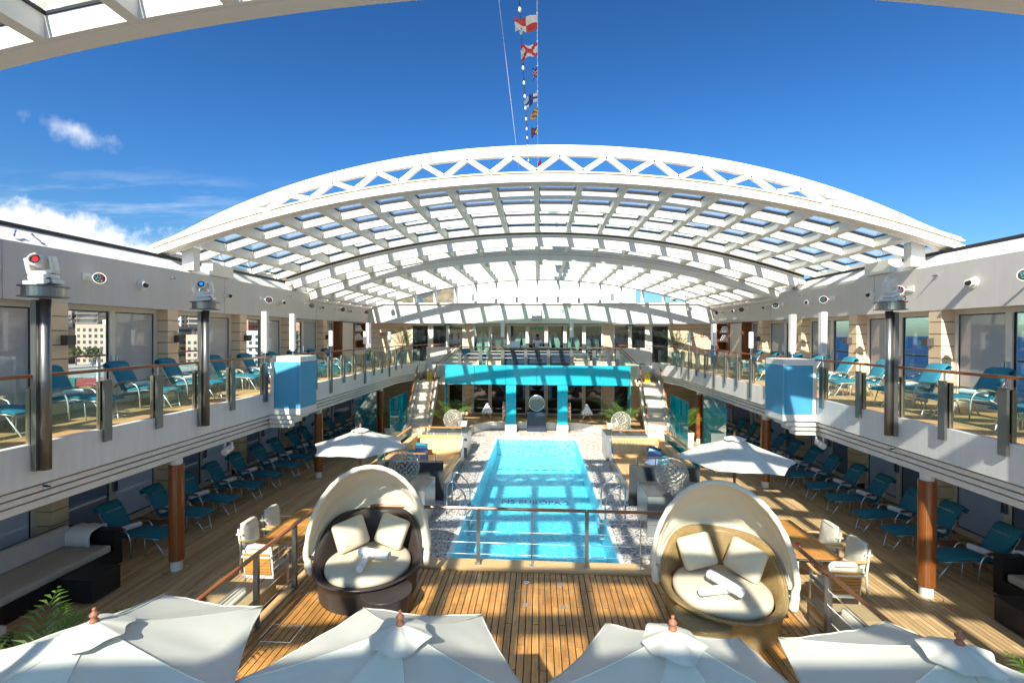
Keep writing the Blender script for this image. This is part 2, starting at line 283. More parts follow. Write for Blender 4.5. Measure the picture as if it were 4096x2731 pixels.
# ------------------------------------------------------------ mesh helpers
class MB:
    def __init__(s): s.v = []; s.f = []; s.m = []; s.cur = 0; s.a = []; s.av = 0.
    def add(s, vs, fs):
        o = len(s.v); s.v += [tuple(p) for p in vs]
        for f in fs: s.f.append(tuple(i+o for i in f)); s.m.append(s.cur); s.a.append(s.av)
        return s
    def hexa(s, b, t):   # four bottom corners, four top corners (ccw)
        return s.add(list(b)+list(t), [(3, 2, 1, 0), (4, 5, 6, 7), (0, 1, 5, 4), (1, 2, 6, 5), (2, 3, 7, 6), (3, 0, 4, 7)])
    def box(s, x0, x1, y0, y1, z0, z1):
        if x0 > x1: x0, x1 = x1, x0
        if y0 > y1: y0, y1 = y1, y0
        if z0 > z1: z0, z1 = z1, z0
        return s.hexa([(x0, y0, z0), (x1, y0, z0), (x1, y1, z0), (x0, y1, z0)], [(x0, y0, z1), (x1, y0, z1), (x1, y1, z1), (x0, y1, z1)])
    def obox(s, M, sx, sy, sz):
        c = [(-sx, -sy, -sz), (sx, -sy, -sz), (sx, sy, -sz), (-sx, sy, -sz), (-sx, -sy, sz), (sx, -sy, sz), (sx, sy, sz), (-sx, sy, sz)]
        c = [M @ Vector([q/2 for q in p]) for p in c]; return s.hexa(c[:4], c[4:])
    def bar(s, p0, p1, wd, th, up=(0, 0, 1)):
        p0 = Vector(p0); p1 = Vector(p1); d = (p1-p0).normalized(); up = Vector(up)
        sd = d.cross(up).normalized()*wd/2; u = sd.cross(d).normalized()*th/2
        return s.hexa([p0-sd-u, p0+sd-u, p1+sd-u, p1-sd-u], [p0-sd+u, p0+sd+u, p1+sd+u, p1-sd+u])
    def cyl(s, p0, p1, r0, r1=None, n=10, cap=True):
        r1 = r0 if r1 is None else r1; p0 = Vector(p0); p1 = Vector(p1); d = (p1-p0)
        if d.length < 1e-6: return s
        d.normalize(); a = d.orthogonal().normalized(); b = d.cross(a)
        vs = []
        for p, r_ in ((p0, r0), (p1, r1)):
            for i in range(n):
                t = 2*PI*i/n; vs.append(p+(a*math.cos(t)+b*math.sin(t))*r_)
        fs = [(i, (i+1) % n, n+(i+1) % n, n+i) for i in range(n)]
        if cap: fs += [tuple(range(n-1, -1, -1)), tuple(range(n, 2*n))]
        return s.add(vs, fs)
    def tube(s, pts, r, n=8, cap=True):
        pts = [Vector(p) for p in pts]; vs = []; prev = None
        for i, p in enumerate(pts):
            d = (pts[min(i+1, len(pts)-1)]-pts[max(i-1, 0)]).normalized()
            if prev is None: a = d.orthogonal().normalized()
            else: a = (prev-d*prev.dot(d)).normalized()
            prev = a; b = d.cross(a); rr = r[i] if isinstance(r, (list, tuple)) else r
            for k in range(n):
                t = 2*PI*k/n; vs.append(p+(a*math.cos(t)+b*math.sin(t))*rr)
        fs = []
        for i in range(len(pts)-1):
            for k in range(n): fs.append((i*n+k, i*n+(k+1) % n, (i+1)*n+(k+1) % n, (i+1)*n+k))
        if cap: fs += [tuple(range(n-1, -1, -1)), tuple(range((len(pts)-1)*n, len(pts)*n))]
        return s.add(vs, fs)
    def lathe(s, prof, n=24, c=(0, 0, 0), sx=1, sy=1, uvs=None):
        vs = []
        for (r_, z) in prof:
            for k in range(n):
                t = 2*PI*k/n; vs.append((c[0]+r_*math.cos(t)*sx, c[1]+r_*math.sin(t)*sy, c[2]+z))
        fs = []
        for i in range(len(prof)-1):
            for k in range(n): fs.append((i*n+k, i*n+(k+1) % n, (i+1)*n+(k+1) % n, (i+1)*n+k))
        if prof[0][0] > 1e-4: fs.append(tuple(range(n-1, -1, -1)))
        if prof[-1][0] > 1e-4: fs.append(tuple(range((len(prof)-1)*n, len(prof)*n)))
        return s.add(vs, fs)
    def grid(s, P):      # P[i][j] points
        o = []; ni = len(P); nj = len(P[0])
        for r_ in P: o += r_
        return s.add(o, [(i*nj+j, i*nj+j+1, (i+1)*nj+j+1, (i+1)*nj+j) for i in range(ni-1) for j in range(nj-1)])
    def poly(s, pts, z0, z1):
        n = len(pts); a = sum(pts[i][0]*pts[(i+1) % n][1]-pts[(i+1) % n][0]*pts[i][1] for i in range(n))
        if a < 0: pts = pts[::-1]
        return s.add([(x, y, z0) for x, y in pts]+[(x, y, z1) for x, y in pts], [tuple(range(n-1, -1, -1)), tuple(range(n, 2*n))]+[(i, (i+1) % n, n+(i+1) % n, n+i) for i in range(n)])
    def xform(s, M):
        s.v = [tuple(M @ Vector(p)) for p in s.v]; return s
    def mesh(s, name, mats, smooth=False, uv=False):
        me = bpy.data.meshes.new(name); me.from_pydata(s.v, [], s.f); me.update()
        if not isinstance(mats, (list, tuple)): mats = [mats]
        for m in mats: me.materials.append(m)
        if max(s.m or [0]): me.polygons.foreach_set('material_index', s.m)
        if any(s.a):
            at = me.attributes.new('rnd', 'FLOAT', 'FACE'); at.data.foreach_set('value', s.a)
        if smooth: me.polygons.foreach_set('use_smooth', [True]*len(s.f))
        if uv:
            ul = me.uv_layers.new(name='UVMap')
            for p in me.polygons:
                nrm = p.normal
                for li in p.loop_indices:
                    c = me.vertices[me.loops[li].vertex_index].co
                    if uv == 'cyl':
                        if abs(nrm.z) > .8: ul.data[li].uv = (c.x, c.y)
                        else:
                            t = math.atan2(c.y, c.x); tc_ = math.atan2(p.center.y, p.center.x)
                            if t-tc_ > PI: t -= 2*PI
                            if tc_-t > PI: t += 2*PI
                            ul.data[li].uv = (t*.75, math.hypot(c.z, 0)+math.hypot(c.x, c.y)*.3)
                    else:
                        if abs(nrm.z) > .7: ul.data[li].uv = (c.x, c.y)
                        elif abs(nrm.x) > .7: ul.data[li].uv = (c.y, c.z)
                        else: ul.data[li].uv = (c.x, c.z)
        return me
def link(me, name, parent=None):
    o = bpy.data.objects.new(name, me); col.objects.link(o)
    if parent: o.parent = parent
    return o
def rootinv(p):
    M = Matrix.Identity(4)
    while p is not None:
        M = Matrix.LocRotScale(p.location, p.rotation_euler, p.scale) @ M; p = p.parent
    return M.inverted()
def part(name, mb, m, parent, world=False, smooth=False, uv=False, label=None, stuff=False):
    if world: mb.xform(rootinv(parent))
    o = link(mb.mesh(name, m, smooth, uv), name, parent)
    if label: o['label'] = label
    if stuff: o['kind'] = 'stuff'
    return o
def tag(o, label, cat, group=None):
    o['label'] = label; o['category'] = cat
    if group: o['group'] = group
    return o
def thing(name, label, cat, loc=(0, 0, 0), rz=0, group=None):
    o = bpy.data.objects.new(name, None); col.objects.link(o); o.empty_display_size = .2
    o.location = loc; o.rotation_euler = (0, 0, rz); return tag(o, label, cat, group)
def single(name, mb, m, label, cat, loc=(0, 0, 0), rz=0, group=None, smooth=False, uv=False):
    o = link(mb.mesh(name, m, smooth, uv), name); o.location = loc; o.rotation_euler = (0, 0, rz); return tag(o, label, cat, group)
def struct(name, mb, m, smooth=False):
    o = link(mb.mesh(name, m, smooth), name); o['kind'] = 'structure'; return o
def dup(root, loc, rz, label, group=None):
    r_ = root.copy(); col.objects.link(r_); r_.location = loc; r_.rotation_euler = (0, 0, rz); r_['label'] = label
    if group: r_['group'] = group
    for ch in list(root.children):
        c = ch.copy(); col.objects.link(c); c.parent = r_
        for g in list(ch.children):
            d = g.copy(); col.objects.link(d); d.parent = c
    return r_
def rbox(sx, sy, sz, r_, seg=3, M=None, puff=0.):
    bm = bmesh.new(); bmesh.ops.create_cube(bm, size=1)
    for v in bm.verts: v.co = Vector((v.co.x*sx, v.co.y*sy, v.co.z*sz))
    if puff:
        bmesh.ops.subdivide_edges(bm, edges=bm.edges[:], cuts=5, use_grid_fill=True)
        for v in bm.verts:
            fx = 1-(2*v.co.x/sx)**2; fy = 1-(2*v.co.y/sy)**2; fz = 1-(2*v.co.z/sz)**2
            if sz <= min(sx, sy): v.co.z *= 1+puff*max(fx, 0)*max(fy, 0)
            elif sy <= min(sx, sz): v.co.y *= 1+puff*max(fx, 0)*max(fz, 0)
            else: v.co.x *= 1+puff*max(fy, 0)*max(fz, 0)
        eds = [e for e in bm.edges if e.calc_face_angle(0) > 1.]
    else: eds = bm.edges[:]
    bmesh.ops.bevel(bm, geom=eds, offset=r_, segments=seg, profile=.6, affect='EDGES')
    mb = MB(); bm.verts.ensure_lookup_table(); mb.add([v.co.copy() for v in bm.verts], [tuple(v.index for v in f.verts) for f in bm.faces]); bm.free()
    if M is not None: mb.xform(M)
    return mb
def rslab(w_, h, th, rad, puff=0.):
    # upright cushion with rounded corners, facing -y, centred
    out = []
    for cx, cz, a0 in ((w_/2-rad, h/2-rad, 0), (-w_/2+rad, h/2-rad, PI/2), (-w_/2+rad, -h/2+rad, PI), (w_/2-rad, -h/2+rad, 1.5*PI)):
        for k in range(6): a = a0+PI/2*k/5; out.append((cx+rad*math.cos(a), cz+rad*math.sin(a)))
    m = MB(); n = len(out); rings = []
    for f, y in ((.0, -.62-puff), (.55, -.60-puff*.8), (.86, -.5), (.965, -.36), (1., 0), (.965, .36), (.86, .5), (.55, .58), (0., .6)):
        rings.append([(x*f, y*th, z*f) for x, z in out])
    m.add([p for r_ in rings for p in r_], [(i*n+k, (i+1)*n+k, (i+1)*n+(k+1) % n, i*n+(k+1) % n) for i in range(len(rings)-1) for k in range(n)]); return m
def T(x, y, z, rx=0, ry=0, rz=0): return Matrix.Translation((x, y, z)) @ Matrix.Rotation(rz, 4, 'Z') @ Matrix.Rotation(ry, 4, 'Y') @ Matrix.Rotation(rx, 4, 'X')
def text_mesh(txt, size, depth=.0, align='CENTER'):
    cu = bpy.data.curves.new('lettering', 'FONT'); cu.body = txt; cu.size = size; cu.extrude = depth; cu.align_x = align; cu.align_y = 'CENTER'; cu.resolution_u = 2
    o = bpy.data.objects.new('lettering', cu); me = bpy.data.meshes.new_from_object(o); bpy.data.objects.remove(o); return me
def lettering(txt, size, m, parent, M, name='lettering'):
    me = text_mesh(txt, size, .0008); me.transform(M); me.materials.clear(); me.materials.append(m)
    return link(me, name, parent)
ORD = ['nearest', 'second', 'third', 'fourth', 'fifth', 'sixth', 'seventh', 'eighth', 'ninth', 'tenth', 'eleventh', 'twelfth', 'thirteenth', 'fourteenth', 'fifteenth', 'sixteenth', 'seventeenth', 'eighteenth', 'nineteenth', 'twentieth', 'twenty-first', 'twenty-second', 'twenty-third', 'twenty-fourth']
SN = {-1: 'left', 1: 'right'}

# ============================================================ SETTING
mb = MB(); mb.add([(-16000, -9000, -14), (16000, -9000, -14), (16000, 24000, -14), (-16000, 24000, -14)], [(0, 1, 2, 3)]); struct('sea', mb, SEA)
mb = MB(); mb.box(-2200, -150, 60, 1500, -14, -11.5); struct('quay_ground', mb, mat('quay_concrete', (.35, .33, .30), .9, var=.15, vscale=.05))
# hills behind the town: ridge with a few crags
def ridge(name, prof, y0, depth, m, steps=160):
    mb = MB(); rnd = random.Random(name); P = []; amp = [(rnd.uniform(0, 6.3), f) for f in (3, 7, 15, 31, 63, 110)]
    for j in range(9):
        row = []
        for i in range(steps+1):
            t = i/steps; a = prof[0][0]+(prof[-1][0]-prof[0][0])*t
            for (a0, h0), (a1, h1) in zip(prof, prof[1:]):
                if a0 <= a <= a1: h = h0+(h1-h0)*(a-a0)/(a1-a0)
            nn = sum(math.sin(ph+f*6.28*t*1.3+j*.7)*(1/f)**.8 for ph, f in amp)*.10*h
            k = math.sin(PI/2*j/8); y = y0+depth*j/8
            row.append((a*y, y, -12+(h*y0*k+nn*y0*k)))
        P.append([(a_, b_, -12+(c_+12)*(y0+depth)/y0*.97) for a_, b_, c_ in row])
    mb.grid(P); return struct(name, mb, m, smooth=True)
HILL = mat('dry_hillside', (.17, .135, .085), .95, var=.45, vscale=.035, bump=1., bscale=.05)
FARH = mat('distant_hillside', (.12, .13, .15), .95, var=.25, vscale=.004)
ridge('town_hills', [(-1.6, .10), (-1.25, .12), (-1.0, .135), (-.87, .185), (-.86, .188), (-.8, .165), (-.78, .18), (-.7, .15), (-.45, .13), (-.31, .12), (-.2, .155), (-.05, .05), (0, .0)], 1500, 900, HILL)
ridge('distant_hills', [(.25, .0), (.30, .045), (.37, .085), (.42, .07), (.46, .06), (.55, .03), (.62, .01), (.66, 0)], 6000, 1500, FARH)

# ---- upper bulkheads, roofs over the promenades, outer decks
def planks(mb, x0, x1, y0, y1, z0, z1, pw, ln, gap=.011, hole=None, rnd=None):
    rnd = rnd or random.Random(3); out = []
    n = round((x1-x0)/pw); pw = (x1-x0)/n
    for i in range(n):
        off = (i*.37 % 1)*ln; y = y0-off
        off2 = [0, .5, .25, .75][i % 4]*ln; y = y0-off2
        while y < y1:
            a, b = max(y, y0), min(y+ln, y1)
            if b-a > .05: out.append((x0+i*pw+gap/2, x0+(i+1)*pw-gap/2, a+gap/2, b-gap/2))
            y += ln
    for q in out:
        mb.av = rnd.random()*.98+.01; dz = rnd.uniform(-.0008, .0008)
        mb.add([(q[0], q[2], z1+dz), (q[1], q[2], z1+dz), (q[1], q[3], z1+dz), (q[0], q[3], z1+dz), (q[0], q[2], z0), (q[1], q[2], z0), (q[1], q[3], z0), (q[0], q[3], z0)],
               [(0, 1, 2, 3), (5, 4, 7, 6)[::1] if False else (4, 5, 1, 0), (5, 6, 2, 1), (6, 7, 3, 2), (7, 4, 0, 3)])
    mb.av = 0.
    return out
CY = Vector((.08, 0, 4.75))
def deck_with_planks(name, regions, ztop, zbase, pw, ln, mstuff, msingle, nsingle, base_m, base, gap=.012):
    o = struct(name, base, base_m)
    P = []; rnd = random.Random(11)
    for (x0, x1, y0, y1) in regions:
        d = MB(); P += planks(d, x0, x1, y0, y1, 0, 0, pw, ln, gap)
    def size(q):
        c = Vector(((q[0]+q[1])/2, (q[2]+q[3])/2, ztop))-CY; d = c.dot(fw)
        if d < .5 or abs(c.x) > d*1.25 or abs(c.z) > d*.80: return 0
        return (q[1]-q[0])*(q[3]-q[2])*abs(c.z)/d**3
    P.sort(key=size, reverse=True)
    cache = {}
    for q in P[:nsingle]:
        k = (round(q[1]-q[0], 3), round(q[3]-q[2], 2))
        if k not in cache:
            m = MB(); w_, l_ = q[1]-q[0], q[3]-q[2]; h = ztop-zbase
            m.hexa([(-w_/2, -l_/2, -h), (w_/2, -l_/2, -h), (w_/2, l_/2, -h), (-w_/2, l_/2, -h)], [(-w_/2, -l_/2, 0), (w_/2, -l_/2, 0), (w_/2, l_/2, 0), (-w_/2, l_/2, 0)])
            cache[k] = m.mesh('plank', msingle)
        p = link(cache[k], 'plank', o); p.location = ((q[0]+q[1])/2, (q[2]+q[3])/2, ztop+rnd.uniform(-.0008, .0008))
    if P[nsingle:]:
        mb = MB()
        for q in P[nsingle:]:
            mb.av = rnd.random()*.98+.01; z1 = ztop+rnd.uniform(-.0006, .0006)
            mb.add([(q[0], q[2], z1), (q[1], q[2], z1), (q[1], q[3], z1), (q[0], q[3], z1), (q[0], q[2], zbase), (q[1], q[2], zbase), (q[1], q[3], zbase), (q[0], q[3], zbase)],
                   [(0, 1, 2, 3), (4, 5, 1, 0), (5, 6, 2, 1), (6, 7, 3, 2), (7, 4, 0, 3)])
        s_ = link(mb.mesh('planking', mstuff), 'planking', o); s_['kind'] = 'stuff'
    return o
CAULK = mat('deck_caulking', (.018, .016, .015), .8)
base = MB()
for s in (-1, 1): base.box(s*4.3, s*12.4, -3, 27.4, -.35, -.012)
base.box(-4.3, 4.3, -3, 8.6, -.35, -.03); base.box(-4.3, 4.3, 22.72, 27.4, -.35, -.012); 
deck_with_planks('main_deck', [(-10.3, -4.28, 2.0, 26.9), (4.28, 10.3, 2.0, 26.9), (-4.28, 4.28, 23.7, 26.9)], 0., -.012, .098, 2.4, TEAKM, TEAKMO, 290, CAULK, base)
# raised forward platform
base = MB(); base.box(-4.22, 4.22, -1.5, 8.70, .0, .325); 
plat = deck_with_planks('raised_platform', [(-4.10, 4.10, 1.2, 8.42)], .35, .325, .103, 1.9, TEAKP, TEAKP, 400, CAULK, base, .014)
m = MB(); m.box(-4.25, 4.25, 8.44, 8.78, .326, .385); part('kerb', m, TEAKX, plat)
for s in (-1, 1):
    m = MB(); m.box(s*4.11, s*4.26, 1.0, 8.43, .326, .37); part('kerb', m, TEAKF, plat)
    m = MB(); m.box(s*4.23, s*4.27, 1.0, 8.7, .0, .32); part('skirting', m, RAILW, plat)
m = MB(); m.box(-4.2, 4.2, 8.703, 8.76, .0, .325); part('skirting', m, RAILX, plat)

# gravel bed round the pool, with the pool let into it
mb = MB()
mb.box(-4.28, -1.86, 8.6, 21.2, -.25, -.004); mb.box(1.86, 4.28, 8.6, 21.2, -.25, -.004); mb.box(-4.28, 4.28, 21.2, 22.72, -.25, -.004)
g = struct('gravel_bed', mb, PEB)
pool = MB(); zb = -.85
pool.add([(-1.8, 8.0, zb), (1.8, 8.0, zb), (1.8, 21.05, zb), (-1.8, 21.05, zb)], [(0, 1, 2, 3)])
pool.add([(-1.8, 8.0, zb), (-1.8, 21.05, zb), (-1.8, 21.05, .0), (-1.8, 8.0, .0)], [(0, 1, 2, 3)])
pool.add([(1.8, 8.0, zb), (1.8, 21.05, zb), (1.8, 21.05, .0), (1.8, 8.0, .0)], [(3, 2, 1, 0)])
pool.add([(-1.8, 21.05, zb), (1.8, 21.05, zb), (1.8, 21.05, 0), (-1.8, 21.05, 0)], [(0, 1, 2, 3)])
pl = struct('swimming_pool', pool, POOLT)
m = MB()
for s in (-1, 1):
    m.box(s*1.785, s*1.87, 8.6, 11.68, -.1, .03); m.box(s*1.785, s*1.87, 12.72, 20.93, -.1, .03)
    m.box(s*1.80, s*2.08, 11.68, 11.72, -.1, .03); m.box(s*1.80, s*2.08, 12.68, 12.72, -.1, .03); m.box(s*2.06, s*2.10, 11.68, 12.72, -.1, .03)
m.box(-1.655, 1.655, 21.03, 21.2, -.1, .03)
for s in (-1, 1): m.poly([(s*1.785, 20.935), (s*1.87, 20.935), (s*1.84, 21.1), (s*1.7, 21.2), (s*1.66, 21.2), (s*1.66, 21.04)], -.1, .03)
part('coping', m, mat('pool_coping', (.72, .86, .86), .3), pl)
m = MB()
for s in (-1, 1): m.box(s*1.81, s*2.06, 11.73, 12.67, -.12, -.03)
part('ladder_niche', m, mat('niche_tile', (.10, .50, .60), .35), pl)
m = MB(); m.add([(-1.8, 8.0, -.06), (1.8, 8.0, -.06), (1.8, 21.05, -.06), (-1.8, 21.05, -.06)], [(0, 1, 2, 3)]); part('water', m, WATER, pl)
m = MB(); m.box(-1.6, 1.6, 18.4, 18.52, zb, zb+.012)
rr = random.Random(5)
m = MB()
for k in range(9): x = -1.6+k*.37; m.box(x, x+.22, 18.75, 18.9, zb, zb+.012)
part('lane_marker', m, mat('teal_tile', (.01, .22, .28), .4), pl)
lettering('MS EUROPA 2', .52, mat('blue_tile', (.01, .05, .22), .4), pl, T(.0, 15.15, zb+.014) @ Matrix.Scale(.72, 4, (1, 0, 0)))
for s in (-1, 1):
    t = thing('pool_ladder', 'polished steel pool ladder with two curved handrails on the %s edge of the pool' % SN[s], 'ladder', (s*2.05, 12.2, 0), 0, 'pool ladders')
    for yy in (11.87, 12.65):
        m = MB(); pts = [(s*2.33, yy, -.1), (s*2.33, yy, .55)]
        for k in range(8):
            a = PI*k/7*.80; pts.append((s*(2.33-.13+.13*math.cos(a)), yy, .72+.15*math.sin(a)))
        pts += [(s*1.90, yy, .62), (s*1.84, yy, .50), (s*1.82, yy, .35), (s*1.82, yy, -.75)]
        m.tube(pts, .021, 10); part('handrail', m, SILVER, t, world=True, smooth=True)
        m = MB(); m.cyl((s*2.33, yy, -.002), (s*2.33, yy, .012), .045, n=14); part('flange', m, SILVER, t, world=True)
    for z in (-.03, -.3, -.55):
        m = MB(); m.box(s*1.70, s*1.84, 11.9, 12.62, z-.015, z+.015); part('tread', m, mat('ladder_tread', (.45, .44, .42), .5), t, world=True)

# ---- far raised teak bench platform
m = MB(); zt = .40
outl = [(-4.3, 18.65), (-3.15, 18.65), (-3.12, 20.9), (-3.02, 21.7), (-2.7, 22.3), (-2.2, 22.62), (-1.6, 22.7), (1.6, 22.7), (2.2, 22.62), (2.7, 22.3), (3.02, 21.7), (3.12, 20.9), (3.15, 18.65), (4.3, 18.65), (4.3, 23.75), (-4.3, 23.75)]
m.poly(outl, .02, zt-.05)
bench = single('curved_bench', m, mat('pale_stone', (.55, .54, .52), .5, var=.05), 'long curved teak topped bench platform wrapping the far end of the pool', 'bench')
m = MB(); m.poly([(x*1.0, y-.05 if abs(x) < 3 else y) for x, y in outl], zt-.045, zt-.004); part('nosing', m, mat('pale_nosing', (.72, .60, .42), .5), bench)
for i in range(24):
    x0 = -1.5+i*.125-.0; 
for (xa, xb, ya, yb_) in [(-4.25, -3.2, 18.7, 22.0), (3.2, 4.25, 18.7, 22.0)]:
    n = 30
    for i in range(n):
        y0 = ya+(yb_-ya)*i/n; m = MB(); m.box(xa, xb, y0+.004, y0+(yb_-ya)/n-.004, zt-.003, zt+.012); part('slat', m, TEAKX, bench)
n = 76
for i in range(n):
    x0 = -4.25+8.5*i/n; x1 = x0+8.5/n-.008
    y0 = 22.08 if abs(x0) > 3.1 else (22.72 if abs(x0) < 1.7 else 22.72-(abs(x0)-1.7)**2*.33)
    m = MB(); m.box(x0, x1, y0, 23.72, zt-.003, zt+.012); part('slat', m, TEAKF, bench)

# ---- side promenade: upper slab, fascia, steps
YE = 24.6
def fpoly(x, end=True):     # plan of the balcony front, x = its half width; returns outline down one side
    pts = [(x, 1.5), (x, 22.2)]
    for k in range(1, 7):
        a = k/6; pts.append((x-.42*a*a*(3-2*a), 22.2+2.4*a))
    pts.append((x-.42, 27.3)); return pts
for s in (-1, 1):
    m = MB()
    m.poly([(s*x, y) for x, y in fpoly(6.97)]+[(s*12.3, 27.3), (s*12.3, 1.5)], 2.66, 3.035); m.poly([(s*x, y) for x, y in fpoly(7.19)]+[(s*12.3, 27.3), (s*12.3, 1.5)], 2.30, 2.658)
    o = struct('upper_deck_slab', m, WHITE)
    m = MB(); P = fpoly(6.85)
    for (xa, xb, za, zb_) in ((0, .12, 2.65, 3.215), (.18, .20, 2.605, 2.649), (.07, .12, 2.53, 2.604), (.24, .26, 2.485, 2.529), (.13, .20, 2.41, 2.484), (.30, .31, 2.365, 2.409), (.19, .26, 2.27, 2.364)):
        pa = [(s*(x+xa), y) for x, y in P]; pb = [(s*(x+xb+.02), y) for x, y in P]
        for i in range(len(P)-1):
            m.hexa([(*pa[i], za), (*pb[i], za), (*pb[i+1], za), (*pa[i+1], za)] if s > 0 else [(*pb[i], za), (*pa[i], za), (*pa[i+1], za), (*pb[i+1], za)],
                   [(*pa[i], zb_), (*pb[i], zb_), (*pb[i+1], zb_), (*pa[i+1], zb_)] if s > 0 else [(*pb[i], zb_), (*pa[i], zb_), (*pa[i+1], zb_), (*pb[i+1], zb_)])
    part('fascia', m, WHITE, o, label='white stepped balcony edge')
    m = MB(); m.box(s*7.1, s*10.3, 1.5, 26.9, 2.24, 2.299); part('ceiling', m, WHITE, o)
    dm = MB(); planks(dm, *( (6.985, 10.3) if s > 0 else (-10.3, -6.985)), 2.0, 26.9, 3.036, 3.05, .075, 2.4, .010, rnd=random.Random(20+s))
    q = link(dm.mesh('planking', TEAKU), 'planking', o); q['kind'] = 'stuff'
    # black bulkhead trim where the balcony meets the stair
# deck between: bar balcony and landings
m = MB(); m.poly([(-4.45, 22.6), (4.45, 22.6), (4.45, 24.5), (6.5, 26.0), (6.5, 27.4), (-6.5, 27.4), (-6.5, 26.0), (-4.45, 24.5)], 2.35, 3.03)
bd = struct('bar_deck_slab', m, WHITE)
dm = MB(); planks(dm, -4.4, 4.4, 22.7, 26.9, 3.031, 3.05, .08, 2.4, .007); q = link(dm.mesh('planking', TEAKU), 'planking', bd); q['kind'] = 'stuff'
for s in (-1, 1):
    m = MB(); m.box(s*4.46, s*6.45, 24.62, 26.9, 2.02, 2.2); struct('stair_landing', m, STONE)
    m = MB(); m.box(s*4.46, s*6.42, 26.1, 26.2, 2.2, 4.02); single('landing_parapet', m, mat('parapet_cream', (.70, .63, .53), .5), 'cream solid parapet behind the %s stair landing' % SN[s], 'wall', group='landing parapets')
mb = MB()
for s in (-1, 1): mb.box(s*10.3, s*12.6, -3, 28.5, 2.9, 3.03)
struct('outer_deck', mb, mat('outer_deck_paint', (.38, .36, .33), .7))
mb = MB()
for s in (-1, 1): mb.box(s*12.4, s*12.6, -10, 40, -14, -.1); mb.box(s*10.4, s*12.6, -10, 28.5, -.3, -.02)
struct('ship_hull', mb, WHITE)

